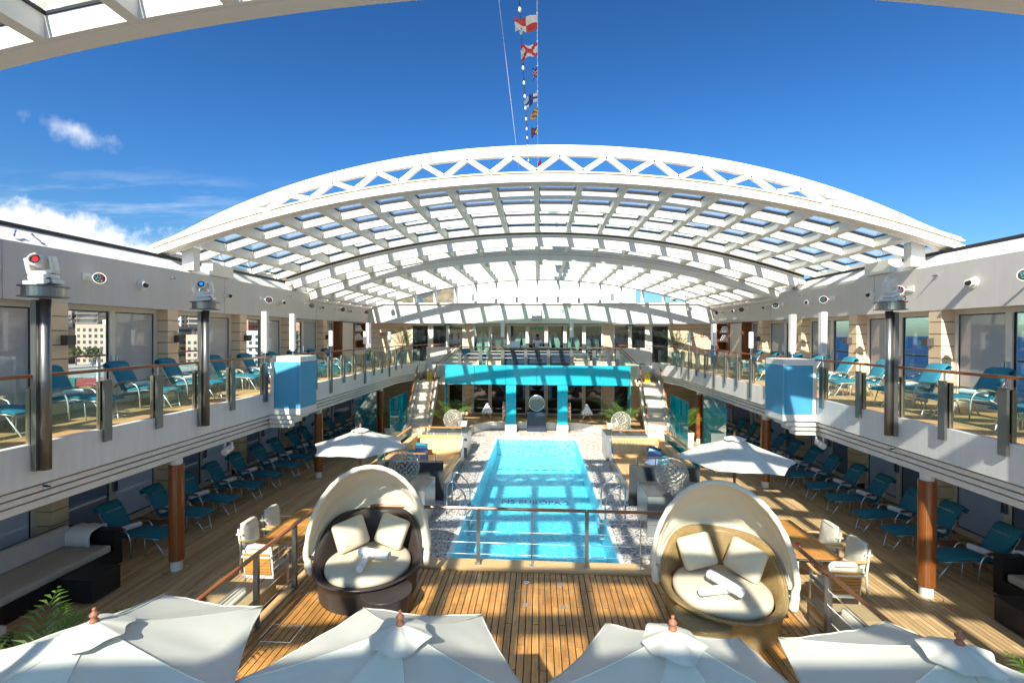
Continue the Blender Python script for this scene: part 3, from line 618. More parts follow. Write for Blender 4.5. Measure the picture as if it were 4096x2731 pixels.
# ---- side walls: pillars of beige blocks, sliding windows, fascia
PIL = [2.84+2.98*k for k in range(7)]
for s in (-1, 1):
    wsl = thing('glazed_side_wall', '%s side wall of beige block pillars and sliding glass doors below a pale upper band' % SN[s], 'wall', (s*9.95, 0, 0), 0, 'side walls of the pool court')
    blk = None
    for lv, z0, z1 in ((0, 0.0, 2.24), (1, 3.05, 5.39)):
        for yp in PIL:
            n = 8 if lv else 7; h = .3
            zz_ = z1
            for k in range(n):
                za = max(z0, zz_-h+.018); m = MB(); m.box(s*9.96, s*10.34, yp, yp+.36, za, zz_)
                if zz_-za > .05: part('block', m, BEIGE, wsl, world=True)
                zz_ -= h
            m = MB(); m.box(s*9.975, s*10.33, yp+.012, yp+.348, z0, z1); part('joint_core', m, DARKLINE, wsl, world=True)
            if lv: 
                m = MB(); m.box(s*9.80, s*9.955, yp+.20, yp+.38, 4.50, 4.70); part('wall_lamp', m, mat('bronze', (.07, .065, .06), .4), wsl, world=True)
            else:
                m = MB(); m.box(s*9.80, s*9.955, yp+.10, yp+.26, 2.03, 2.2); part('wall_lamp', m, MATS['bronze'] if 'bronze' in MATS else BLK, wsl, world=True)
        ys = [(a+.36, b) for a, b in zip(PIL, PIL[1:])]+[(PIL[-1]+.36, 22.4)]+([(22.4, 26.9)] if lv == 0 else [])
        for bi, (a, b) in enumerate(ys):
            fr = MB(); z0f = z0+.001; zt_ = z1
            mid = (a+b)/2
            fr.box(s*10.26, s*10.36, a, b, zt_-.12, zt_); fr.box(s*10.24, s*10.36, a, b, z0f, z0f+.13)
            fr.box(s*10.26, s*10.36, a+.001, a+.10, z0f+.131, zt_-.121); fr.box(s*10.26, s*10.36, b-.10, b-.001, z0f+.131, zt_-.121)
            fr.box(s*10.25, s*10.36, mid-.07, mid+.07, z0f+.131, zt_-.121)
            f = part('window_frame', fr, CREAMW, wsl, world=True)
            for q_, (c, d) in enumerate(((a+.10, mid-.07), (mid+.07, b-.10))):
                gk = MB(); 
                for (u0, u1, v0, v1) in ((c, d, z0f+.131, z0f+.155), (c, d, zt_-.145, zt_-.121), (c, c+.02, z0f+.156, zt_-.146), (d-.02, d, z0f+.156, zt_-.146)): gk.box(s*10.29, s*10.325, u0, u1, v0, v1)
                part('gasket', gk, BLACK, f, world=True)
                pm = MB(); pm.box(s*10.30, s*10.315, c+.02, d-.02, z0f+.156, zt_-.146)
                if lv: gm = WINDC if q_ == 0 else MILK
                else: gm = (DUSK2 if q_ == 0 else DUSK)
                part('pane', pm, gm, f, world=True)
            hm = MB(); hm.box(s*10.17, s*10.25, mid-.05, mid-.01, z0f+.9, z0f+1.15); hm.box(s*10.17, s*10.25, mid+.01, mid+.05, z0f+.9, z0f+1.15)
            part('door_handle', hm, SILVER, f, world=True)
    # dark room behind the lower windows is the glass itself; upper fascia band
    m = MB(); m.box(s*9.95, s*10.36, 1.5, 26.4, 5.392, 6.50); part('upper_band', m, GREYW, wsl, world=True)
    m = MB(); m.box(s*10.36, s*12.4, -8, 28.5, 5.45, 5.65); part('overhang_roof', m, WHITE, wsl, world=True)
    m = MB()
    a0, a1 = (9.95, 6.502), (10.40, 6.85)
    P = [(s*9.96, 6.502), (s*10.6, 6.502), (s*10.6, 6.85), (s*10.36, 6.85)]
    b_ = [(P[0][0], 1.5, P[0][1]), (P[1][0], 1.5, P[1][1]), (P[1][0], 26.4, P[1][1]), (P[0][0], 26.4, P[0][1])]; t_ = [(P[3][0], 1.5, P[3][1]), (P[2][0], 1.5, P[2][1]), (P[2][0], 26.4, P[2][1]), (P[3][0], 26.4, P[3][1])]
    if s < 0: b_ = [b_[1], b_[0], b_[3], b_[2]]; t_ = [t_[1], t_[0], t_[3], t_[2]]
    m.hexa(b_, t_); part('gutter_slope', m, WHITE, wsl, world=True)
    m = MB(); m.box(s*10.34, s*10.60, 1.5, 26.4, 6.852, 6.93); part('rubber_seal', m, BLACK, wsl, world=True)
    for y in [4+1.05*k for k in range(20)]:
        m = MB(); m.cyl((s*10.22, y, 6.70), (s*10.20, y, 6.705), .018, n=8); part('bolt', m, STEEL, wsl, world=True)
    for y in (7.95, 14.0, 20.0):
        m = MB(); m.box(s*9.944, s*9.952, y, y+.008, 5.39, 6.5); part('seam', m, mat('seam_grey', (.35, .35, .35), .6), wsl, world=True)

# ---- end wall (bulkhead over the bar, glazed gable, recessed back walls)
ew = thing('end_bulkhead', 'white end bulkhead above the bar carrying the clock', 'wall', (0, 26.4, 0))
m = MB(); m.box(-10.0, 10.0, 26.4, 27.4, 5.40, 6.50); part('wall_panel', m, WHITE, ew, world=True)
m = MB(); m.box(-10.0, 10.0, 26.30, 27.4, 6.502, 6.58); part('ledge', m, WHITE, ew, world=True)
m = MB(); m.box(-4.0, 4.0, 26.30, 26.31, 5.42, 6.28); part('acrylic_screen', m, GLASS, ew, world=True)
t = thing('wall_clock', 'square white wall clock with black hands on the end bulkhead', 'clock', (-.03, 26.24, 5.86))
m = MB(); m.box(-.25, .25, .0, .05, -.25, .25); part('case', m, WHITE, t)
m = MB(); m.box(-.285, .285, .01, .06, -.285, .285); part('rim', m, POST, t)
m = MB()
for k in range(12):
    a = k*PI/6; M_ = T(0, -.004, 0) @ Matrix.Rotation(-a, 4, 'Y'); m.obox(M_ @ T(0, 0, .19), .022 if k % 3 == 0 else .012, .004, .05)
part('hour_marks', m, BLK, t)
for a, l_, w_ in ((R(68), .12, .02), (R(145), .18, .014)):
    m = MB(); m.obox(T(0, -.008, 0) @ Matrix.Rotation(a, 4, 'Y') @ T(0, 0, l_/2), w_, .004, l_); part('hand', m, BLK, t)

bw = thing('back_wall', 'two storey back wall of beige panels and tall glass doors behind the bar', 'wall', (0, 26.9, 0))
PX = lambda x: (x-2150)/1820*26.9
def frame_window(x0, x1, z0, z1, m_glass, fw_=.10):
    f = MB(); f.box(x0, x1, 26.82, 26.95, z1-.12, z1); f.box(x0, x1, 26.82, 26.95, z0, z0+.10)
    f.box(x0, x0+fw_, 26.82, 26.95, z0+.101, z1-.121); f.box(x1-fw_, x1, 26.82, 26.95, z0+.101, z1-.121)
    fo = part('window_frame', f, CREAMW, bw, world=True); p = MB(); p.box(x0+fw_, x1-fw_, 26.87, 26.885, z0+.101, z1-.121); part('pane', p, m_glass, fo, world=True); return fo
wins = [(1640, 1716), (1724, 1790), (1790, 1857), (1890, 1962), (1962, 2037), (2037, 2111), (2111, 2186), (2186, 2260), (2260, 2335), (2335, 2410), (2448, 2515), (2515, 2580), (2594, 2669)]
ROOMG = glassm('doorway_glass', (.72, .78, .77), .9, ior=1.5)
for lv, z0, z1 in ((0, 0.02, 2.30), (1, 3.05, 5.40)):
    for i, (a, b) in enumerate(wins):
        if lv == 0 and (a < 1785 or b > 2520): continue
        frame_window(PX(a)+.004, PX(b)-.004, z0, z1-.02, (DARKG if (lv == 0 or i in (0, 1, 2, 10, 11, 12, 6)) else ROOMG))
for a, b in ((1716, 1724), (1857, 1859), (1888, 1890), (2580, 2594), (2446, 2448), (2410, 2411), (1638, 1640), (2669, 2671)):
    m = MB(); m.box(PX(a)-.003, PX(b)+.003, 26.845, 26.93, 3.05, 5.37); part('mullion', m, CREAMW, bw, world=True)
def panelwall(xa, xb, y, z0, z1, par, n):
    h = (z1-z0)/n
    for k in range(n):
        m = MB(); m.box(xa, xb, y, y+.05, z0+k*h+.012, z0+(k+1)*h); part('panel', m, BEIGE, par, world=True)
    m = MB(); m.box(xa+.002, xb-.002, y+.012, y+.06, z0, z1); part('joint_core', m, DARKLINE, par, world=True)
for xa, xb in ((-10.0, PX(1638)), (PX(1858), PX(1889)), (PX(2411), PX(2447)), (PX(2671), 10.0)):
    panelwall(xa, xb, 26.88, 3.05, 5.40, bw, 8)
for xa, xb in ((-10.3, PX(1788)), (PX(1858), PX(1889)), (PX(2411), PX(2447)), (PX(2517), 10.3)):
    panelwall(xa, xb, 26.88, 0.0, 2.30, bw, 8)
# green frosted tulip pattern behind the bar windows and the dim room beyond
m = MB(); m.box(-4.2, 4.2, 30.2, 30.3, 2.9, 5.5); part('room_back', m, mat('room_taupe', (.26, .27, .22), .7, var=.3, vscale=.7), bw, world=True)
m = MB(); m.box(-4.2, 4.2, 26.97, 30.2, 2.9, 3.04); m.box(-4.2, 4.2, 26.97, 30.2, 5.41, 5.5); part('room_floor', m, mat('room_floor_brown', (.18, .12, .08), .5), bw, world=True)
AQ = mat('aqua_frost', (.50, .80, .66), .4, var=.1)
for x in (-3.25, -2.1, -.95, .95, 2.1, 3.25):
    m = MB()
    for sg in (-1, 1):
        pts = []
        for k in range(15):
            u = k/14; a = -1.2+u*3.6; pts.append((x+sg*(.05+.28*math.sin(a*.9+.9)*(1-u*.55)), 27.3, 3.45+1.45*u))
        for k in range(14):
            wd = .15*math.sin(PI*(k+.8)/15.5)+.02
            p, q_ = pts[k], pts[k+1]; wd2 = .15*math.sin(PI*(k+1.8)/15.5)+.02
            m.hexa([(p[0]-wd, 27.3, p[2]), (p[0]+wd, 27.3, p[2]), (p[0]+wd, 27.32, p[2]), (p[0]-wd, 27.32, p[2])], [(q_[0]-wd2, 27.3, q_[2]), (q_[0]+wd2, 27.3, q_[2]), (q_[0]+wd2, 27.32, q_[2]), (q_[0]-wd2, 27.32, q_[2])])
    part('frosted_tulip', m, AQ, bw, world=True)
for xa, xb in ((PX(1968), PX(2030)), (PX(2344), PX(2400))):
    for k in range(26):
        m = MB(); m.box(xa+.05, xb-.05, 27.2, 27.22, 3.3+k*.075, 3.34+k*.075); part('louvre', m, mat('louvre_grey', (.12, .13, .12), .5), bw, world=True)
m = MB(); m.box(-10.3, 10.3, 27.0, 27.3, 2.3, 3.03); part('floor_edge', m, WHITE, bw, world=True)
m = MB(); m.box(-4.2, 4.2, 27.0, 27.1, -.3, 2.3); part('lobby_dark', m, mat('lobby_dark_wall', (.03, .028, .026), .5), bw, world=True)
for x, hh in ((PX(1790), 5.33), (PX(2515), 5.33)):
    t = thing('exit_sign', 'green exit sign above the %s upper doors' % ('left' if x < 0 else 'right'), 'sign', (x, 26.8, hh), 0, 'green exit signs')
    m = MB(); m.box(-.22, .22, -.02, .0, -.05, .05); part('plate', m, GREENP, t); lettering('EXIT', .07, WPRINT, t, T(0, -.0215, 0, R(90)))
t = thing('exit_sign', 'green running figure exit sign inside the central doorway behind the barman', 'sign', (0, 26.75, 5.12), 0, 'green exit signs')
m = MB(); m.box(-.35, .35, -.02, .0, -.07, .07); part('plate', m, GREENP, t)
m = MB(); 
for x in (-.22, .22): m.cyl((x, -.024, 0), (x, -.021, 0), .045, n=12)
m.obox(T(0, -.022, 0, 0, R(45)), .02, .003, .10); m.obox(T(0, -.0225, 0, 0, R(-45)), .02, .003, .10); part('symbol', m, WPRINT, t)
for s, x in ((-1, PX(1524)), (1, PX(2799))):
    t = thing('fire_point_sign', 'red and white fire equipment sign on the %s beige upper wall' % SN[s], 'sign', (x, 26.86, 4.72), 0, 'fire equipment signs')
    m = MB(); m.box(-.16, -.01, -.01, 0, -.075, .075); part('red_plate', m, REDP, t)
    m = MB(); m.box(.01, .16, -.01, 0, -.075, .075); part('white_plate', m, REDP, t); m = MB(); m.box(.025, .145, -.013, -.011, -.06, .06); part('inset', m, WPRINT, t)
    m = MB(); m.box(.06, .09, -.016, -.014, -.04, .04); part('extinguisher_symbol', m, REDP, t)
    m = MB(); m.obox(T(-.085, -.012, 0), .09, .004, .02); m.obox(T(-.085, -.0125, .02), .03, .004, .05); part('hose_symbol', m, WPRINT, t)

# glazed gable
gb = thing('glazed_gable', 'curved glazed gable with white mullions under the far end of the dome', 'glass wall', (0, 26.4, 6.58))
zg = lambda x: 7.95-.0172*x*x
for i in range(-7, 8):
    x = i*1.2; m = MB(); m.box(x-.07, x+.07, 26.40, 26.62, 6.581, max(zg(x)-.01, 6.62)); part('mullion', m, WHITER, gb, world=True)
for i in range(-7, 7):
    a, b = i*1.2+.07, (i+1)*1.2-.07; m = MB(); m.hexa([(a, 26.50, 6.585), (b, 26.50, 6.585), (b, 26.515, 6.585), (a, 26.515, 6.585)], [(a, 26.50, zg(a)-.02), (b, 26.50, zg(b)-.02), (b, 26.515, zg(b)-.02), (a, 26.515, zg(a)-.02)])
    part('pane', m, GLASS, gb, world=True)
    m = MB(); m.hexa([(a, 26.47, zg(a)-.05), (b, 26.47, zg(b)-.05), (b, 26.53, zg(b)-.05), (a, 26.53, zg(a)-.05)], [(a, 26.47, zg(a)-.02), (b, 26.47, zg(b)-.02), (b, 26.53, zg(b)-.02), (a, 26.53, zg(a)-.02)]); part('gasket', m, BLACK, gb, world=True)

# superstructure beyond the gable
t = thing('superstructure_block', 'large white superstructure block seen through the far glass gable', 'deckhouse', (0, 34, 6))
m = MB(); m.box(-6.0, 7.2, 34, 40, 3, 10.6); part('wall', m, WHITE, t, world=True)
m = MB(); m.box(-5.3, -4.4, 33.97, 34.0, 6.2, 8.2); part('door', m, mat('offwhite_door', (.68, .68, .66), .5), t, world=True)
m = MB(); m.box(5.0, 5.9, 33.97, 34.0, 6.2, 8.2); part('door', m, MATS['offwhite_door'], t, world=True)
for x in (-4.85, 5.5):
    m = MB(); m.box(x-.12, x+.12, 33.93, 33.97, 7.3, 7.8); part('vent', m, MGREY, t, world=True)
t = thing('radar_platform', 'round white radar platform on a post left of the superstructure', 'platform', (-8.0, 33, 6))
m = MB(); m.cyl((-8.6, 33, 5), (-8.6, 33, 8.0), .28, n=16); part('post', m, WHITE, t, world=True)
m = MB(); m.lathe([(.3, 7.4), (1.7, 8.1), (1.8, 8.15), (1.8, 8.4), (0, 8.4)], 28, (-8.6, 33, 0)); part('dish', m, WHITE, t, world=True)
t = thing('signal_post', 'slim white signal post with two drums seen through the right end of the gable', 'post', (9.6, 33, 5))
m = MB(); m.cyl((9.7, 33, 5), (9.7, 33, 8.4), .10, n=12); part('post', m, WHITE, t, world=True)
for z in (7.3, 7.9): m = MB(); m.cyl((9.7, 33, z), (9.7, 33, z+.35), .32, n=16); part('drum', m, WHITE, t, world=True)
for s, x0 in ((-1, -14.5), (1, 10.8)):
    t = thing('locker_row', 'row of small white lockers behind a rail at the %s end of the gable' % SN[s], 'lockers', (x0, 36, 5), 0, 'locker rows beyond the gable')
    for k in range(7):
        m = MB(); m.box(x0+k*.55, x0+k*.55+.35, 36, 36.4, 4.0, 7.35); part('locker', m, WHITE, t, world=True)
    m = MB(); m.bar((x0-.4, 35.8, 7.15), (x0+4.2, 35.8, 7.15), .06, .06); part('rail', m, RAILX, t, world=True)

# ============================================================ DOME SECTIONS
def arc_strip(mb, xs, y0, y1, zb, zt, ):
    for a, b in zip(xs, xs[1:]):
        mb.hexa([(a, y0, zb(a)), (b, y0, zb(b)), (b, y1, zb(b)), (a, y1, zb(a))], [(a, y0, zt(a)), (b, y0, zt(b)), (b, y1, zt(b)), (a, y1, zt(a))])
def lin(a, b, n): return [a+(b-a)*i/n for i in range(n+1)]
def dome(name, label, y0, y1, c, k, W, rows, H=.30, front='truss', rear=None, pitch=1.2, glass=True, flip=1):
    t = thing(name, label, 'glass roof', (0, y0, c), 0, 'glass dome sections')
    zi = lambda x: c-k*x*x; zo = lambda x: zi(x)+H
    xs = lin(-W, W, 44); nr = int(W//pitch)
    ribs = [i*pitch for i in range(-nr, nr+1)]
    ys = [y0]+rows+[y1]
    for x in ribs:
        m = MB(); m.hexa([(x-.075, y0+.1, zi(x-.075)-.004), (x+.075, y0+.1, zi(x+.075)-.004), (x+.075, y1-.06, zi(x+.075)-.004), (x-.075, y1-.06, zi(x-.075)-.004)],
                         [(x-.06, y0+.1, zo(x)), (x+.06, y0+.1, zo(x)), (x+.06, y1-.06, zo(x)), (x-.06, y1-.06, zo(x))]); part('rib', m, WHITER, t, world=True)
    for y in rows:
        m = MB(); arc_strip(m, xs, y-.055, y+.055, zi, lambda x: zo(x)-.004); part('cross_beam', m, WHITER, t, world=True)
    m = MB(); arc_strip(m, xs, y1-.08, y1+.08, zi, zo); part('cross_beam', m, WHITER, t, world=True)
    for s in (-1, 1):
        m = MB(); x = s*W; m.hexa([(x-.12, y0, zi(x)-.02), (x+.12, y0, zi(x)-.02), (x+.12, y1, zi(x)-.02), (x-.12, y1, zi(x)-.02)], [(x-.12, y0, zo(x)), (x+.12, y0, zo(x)), (x+.12, y1, zo(x)), (x-.12, y1, zo(x))]); part('edge_beam', m, WHITER, t, world=True)
    if glass:
        bx = [-W+.12]+ribs+[W-.12]
        for a, b in zip(bx, bx[1:]):
            if b-a < .2: continue
            for ya, yb_ in zip(ys, ys[1:]):
                a_, b_, c_, d_ = a+.065, b-.065, ya+.07, yb_-.07
                m = MB(); q = .028; zt = lambda x: zo(x)+.004
                def st(x0, x1, yy0, yy1, dz0, dz1):
                    m.hexa([(x0, yy0, zt(x0)+dz0), (x1, yy0, zt(x1)+dz0), (x1, yy1, zt(x1)+dz0), (x0, yy1, zt(x0)+dz0)], [(x0, yy0, zt(x0)+dz1), (x1, yy0, zt(x1)+dz1), (x1, yy1, zt(x1)+dz1), (x0, yy1, zt(x0)+dz1)])
                m.cur = 0; st(a_+q, b_-q, c_+q, d_-q, .004, .016)
                m.cur = 1; st(a_, b_, c_, c_+q, -.02, .02); st(a_, b_, d_-q, d_, -.02, .02); st(a_, a_+q, c_+q, d_-q, -.02, .02); st(b_-q, b_, c_+q, d_-q, -.02, .02)
                part('glass_pane', m, [ROOFG, BLACK], t, world=True)
    def truss(yy, out, kk, wd, tall=True):
        zc = lambda x: max(out-kk*x*x-.000035*x**4, zi(x)+.30)
        m = MB(); arc_strip(m, xs, yy, yy+wd, lambda x: zi(x)+.31, lambda x: zi(x)+.335); part('lower_chord', m, WHITER, t, world=True)
        m = MB(); arc_strip(m, xs, yy, yy+wd, lambda x: max(zc(x)-.27, zi(x)+.337), lambda x: max(zc(x), zi(x)+.40)); part('upper_chord', m, WHITER, t, world=True)
        n = 0; x = 0
        step = .62
        for i in range(-20, 20):
            xa, xb = i*step, (i+1)*step
            if max(abs(xa), abs(xb)) > 8.1: continue
            lo_a = i % 2 == 0
            za = zi(xa)+.34 if lo_a else zc(xa)-.25; zb2 = zi(xb)+.34 if not lo_a else zc(xb)-.25
            if zc(xa)-.27 < zi(xa)+.37 and zc(xb)-.27 < zi(xb)+.37: continue
            m = MB(); m.bar((xa, yy+wd/2, za), (xb, yy+wd/2, zb2), wd*.8, .12, up=(0, 1, 0)) if False else m.bar((xa, yy+wd/2, za), (xb, yy+wd/2, zb2), .12, wd*.8, up=(0, 1, 0)); part('diagonal', m, WHITER, t, world=True)
        # solid tapering plates outboard
        for s in (-1, 1):
            xe = [s*q_ for q_ in lin(7.9, W+.1, 10)]; m = MB()
            if s < 0: xe = xe[::-1]
            arc_strip(m, xe, yy+.02, yy+wd-.02, lambda x: zi(x)+.345, lambda x: max(zc(x)-.05, zi(x)+.38)); part('end_plate', m, WHITER, t, world=True)
    if front == 'truss':
        m = MB(); arc_strip(m, xs, y0-.02, y0+.05, lambda x: zi(x)-.01, lambda x: zi(x)+.05); part('soffit_plate', m, WHITER, t, world=True)
        m = MB(); arc_strip(m, xs, y0-.24, y0-.022, lambda x: zi(x)+.03, lambda x: zi(x)+.19); part('rim_band', m, WHITER, t, world=True)
        m = MB(); arc_strip(m, xs, y0-.10, y0-.024, lambda x: zi(x)+.192, lambda x: zi(x)+.30); part('track_band', m, mat('track_beige', (.50, .45, .34), .6, var=.1), t, world=True)
        m = MB(); arc_strip(m, xs, y0-.02, y0+.05, lambda x: zi(x)+.052, lambda x: zi(x)+.305); part('rim_web', m, WHITER, t, world=True)
        truss(y0-.14, c+1.03, .0193, .15)
    elif front == 'fascia':
        m = MB(); arc_strip(m, xs, y0-.10, y0+.06, lambda x: zi(x)-.01, lambda x: zi(x)+H+.14); part('fascia', m, WHITER, t, world=True)
        m = MB(); arc_strip(m, xs, y0-.13, y0-.101, lambda x: zi(x)+H+.08, lambda x: zi(x)+H+.16); part('rubber_seal', m, BLACK, t, world=True)
        m = MB(); arc_strip(m, xs, y0-.104, y0-.1, lambda x: zi(x)+H-.03, lambda x: zi(x)+H-.018); part('seam', m, MGREY, t, world=True)
    if rear == 'truss': truss(y1-.2, c+.85, .0185, .16)
    return t
dome('dome_section', 'nearest far dome section with a tall white triangular truss arch and tinted panes', 12.3, 17.9, 8.76, .0166, 10.75, [13.5, 14.85, 16.3], rear='truss', H=.26)
dome('dome_section', 'middle dome section nested behind a plain white curved fascia', 18.15, 20.8, 8.26, .0168, 10.2, [19.4], front='fascia', H=.38)
dome('dome_section', 'farthest long dome section running back to the glazed gable', 19.5, 26.35, 7.92, .0170, 9.95, [20.75, 22.0, 23.3, 24.8], front='fascia', H=.26)
dome('dome_section', 'dome section over the camera whose front arch crosses the upper left corner', 5.47, -6.2, 8.86, .0152, 10.75, [4.1, 2.7, 1.3, -.1, -1.5, -2.9, -4.4], front='none') if False else None
def near_dome():
    # mirrored section: front edge faces away from the camera
    t = dome('dome_section', 'dome section over the viewer whose front arch crosses the upper left corner', -6.3, 5.30, 8.86, .0152, 10.75, [-4.9, -3.5, -2.1, -.7, .7, 2.1, 3.6], front='fascia')
    k, c = .0152, 8.86; zi = lambda x: c-k*x*x; xs = lin(-10.75, 10.75, 44)
    m = MB(); arc_strip(m, xs, 5.28, 5.50, lambda x: zi(x)-.012, lambda x: zi(x)+.05); part('soffit_plate', m, WHITER, t, world=True)
    m = MB(); arc_strip(m, xs, 5.385, 5.50, lambda x: zi(x)+.052, lambda x: zi(x)+.34); part('rim_band', m, WHITER, t, world=True)
    zc = lambda x: max(c+1.03-.0193*x*x-.000035*x**4, zi(x)+.34)
    m = MB(); arc_strip(m, xs, 5.30, 5.54, lambda x: max(zc(x)-.27, zi(x)+.345), lambda x: zc(x)+.03); part('upper_chord', m, WHITER, t, world=True)
    for i in range(-13, 13):
        xa, xb = i*.62, (i+1)*.62; lo_a = i % 2 == 0
        m = MB(); m.bar((xa, 5.42, zi(xa)+.33 if lo_a else zc(xa)-.25), (xb, 5.42, zi(xb)+.33 if not lo_a else zc(xb)-.25), .12, .2, up=(0, 1, 0)); part('diagonal', m, WHITER, t, world=True)
near_dome()
for k, (y, dz) in enumerate(((8.25, 1), (8.62, -1))):
    t = thing('clevis_link', 'small steel turnbuckle link on the sloping left gutter, %s of two' % ('nearer', 'farther')[k], 'fitting', (-10.0, y, 6.6), 0, 'turnbuckle links')
    m = MB(); m.tube([(-10.02, y-.05*dz, 6.60), (-10.06, y, 6.66), (-10.10, y+.05*dz, 6.74)], [.022, .012, .022], 8); part('link', m, SILVER, t, world=True)
# runners holding the near end of the far section
for s in (-1, 1):
    t = thing('dome_runner', 'white box runner hanging under the %s foot of the truss arch' % SN[s], 'roof support', (s*9.97, 12.6, 6.56), 0, 'dome runners')
    m = MB(); m.box(s*9.80, s*10.15, 12.5, 12.75, 6.57, 7.22); part('box', m, WHITER, t, world=True)
    m = MB(); m.box(s*9.9, s*10.25, 13.4, 14.35, 6.54, 6.9); part('carriage', m, WHITER, t, world=True)
    t = thing('roller_bracket', 'dark hinged roller bracket on the %s roof track at the middle dome section' % SN[s], 'roof support', (s*10.0, 17.95, 6.6), 0, 'roller brackets')
    m = MB(); m.box(s*9.9, s*10.2, 17.9, 18.1, 6.50, 6.66); m.cyl((s*9.88, 18.2, 6.6), (s*10.1, 18.2, 6.6), .09, n=12); part('roller', m, POST, t, world=True)
    m = MB(); m.box(s*9.95, s*10.15, 17.85, 18.0, 6.70, 6.84); part('block', m, WHITER, t, world=True)

# ============================================================ TEAL GLASS PORTAL, STAIRS, BAR
pt = thing('glass_portal', 'turquoise glass portal with wide beam and two pillars at the far end of the pool', 'portal', (0, 22, 0))
xs5 = [-4.45, -3.03, -1.5, 0, 1.5, 3.03, 4.45]
for a, b in zip(xs5, xs5[1:]):
    m = MB(); m.box(a+.012, b-.012, 22.0, 22.02, 2.32, 3.27); gp = part('beam_panel', m, TEALG, pt, world=True)
    m = MB()
    for x in (a+.14, b-.14):
        for z in (2.42, 3.17): m.cyl((x, 21.985, z), (x, 22.0, z), .022, n=8)
    part('studs', m, SILVER, gp, world=True)
m = MB(); m.box(-4.40, 4.40, 22.12, 22.14, 2.34, 3.22); part('backing_sheet', m, mat('aqua_backing', (.02, .50, .62), .6), pt, world=True)
for s in (-1, 1):
    m = MB(); m.box(s*1.0, s*1.49, 22.0, 22.02, .42, 2.30); gp = part('pillar_panel', m, TEALG, pt, world=True)
    m = MB(); m.box(s*1.02, s*1.47, 22.12, 22.14, .42, 2.30); part('backing_sheet', m, MATS['aqua_backing'], pt, world=True)
    m = MB(); m.cyl((s*1.1, 21.985, 2.2), (s*1.1, 22, 2.2), .022, n=8); m.cyl((s*1.39, 21.985, 2.2), (s*1.39, 22, 2.2), .022, n=8); part('studs', m, SILVER, gp, world=True)
    m = MB(); m.box(s*.96, s*1.53, 21.93, 22.25, .0, .42); part('steel_base', m, mat('satin_steel', (.55, .56, .56), .35, .6), pt, world=True)
    m = MB(); m.box(s*4.46, s*4.48, 22.0, 22.58, .02, 3.27); part('side_panel', m, TEALG, pt, world=True)
    m = MB(); m.box(s*1.6, s*4.4, 22.3, 22.5, 2.34, 2.5) ; part('soffit', m, WHITE, pt, world=True)
m = MB(); m.box(-.46, .46, 22.28, 23.0, .0, .95); single('sculpture_plinth', m, NAVY, 'dark blue cube plinth between the portal pillars', 'plinth')
t = thing('disc_sculpture', 'round pierced metal disc standing on the dark blue plinth', 'sculpture', (0, 22.55, .95))
m = MB(); pts = [(.385*math.cos(a), 0, .41+.385*math.sin(a)) for a in lin(0, 2*PI, 32)]; m.tube(pts, .028, 8, cap=False); part('ring', m, SILVER, t, smooth=True)
m = MB(); m.cyl((0, .02, .41), (0, .03, .41), .37, n=32); part('back_disc', m, BLK, t)
m = MB(); rd = random.Random(2)
for i in range(330):
    a = i*2.39996; r_ = .36*math.sqrt(i/330); q = rd.uniform(0, PI)
    m.obox(T(r_*math.cos(a), -.005, .41+r_*math.sin(a)) @ Matrix.Rotation(q, 4, 'Y'), .034, .012, .010)
part('lattice', m, mat('pierced_metal', (.62, .60, .50), .35, .7), t, stuff=True)
m = MB(); m.box(-.12, .12, -.06, .06, 0, .03); part('foot', m, POST, t)

for s in (-1, 1):   # life rings beside the pillars
    t = thing('life_ring', 'orange life ring with white rope hanging on the %s portal pillar' % SN[s], 'life ring', (s*1.57, 22.12, 1.10), 0, 'life rings')
    m = MB(); m.tube([(0, .30*math.cos(a), .30*math.sin(a)) for a in lin(0, 2*PI, 28)], .062, 10, cap=False); rg = part('ring', m, ORANGE, t, smooth=True)
    for a in (0, PI/2, PI, 3*PI/2):
        m = MB(); c_ = Vector((0, .30*math.cos(a), .30*math.sin(a))); d = Vector((0, -math.sin(a), math.cos(a)))
        m.cyl(c_-d*.035, c_+d*.035, .066, n=12); part('band', m, WPRINT, t)
    m = MB(); m.tube([(s*.05, .38*math.cos(a), .38*math.sin(a)+(-.12 if 4 < a < 5.4 else 0)) for a in lin(0, 2*PI, 30)], .010, 6, cap=False); part('rope', m, TOWEL, t, smooth=True)

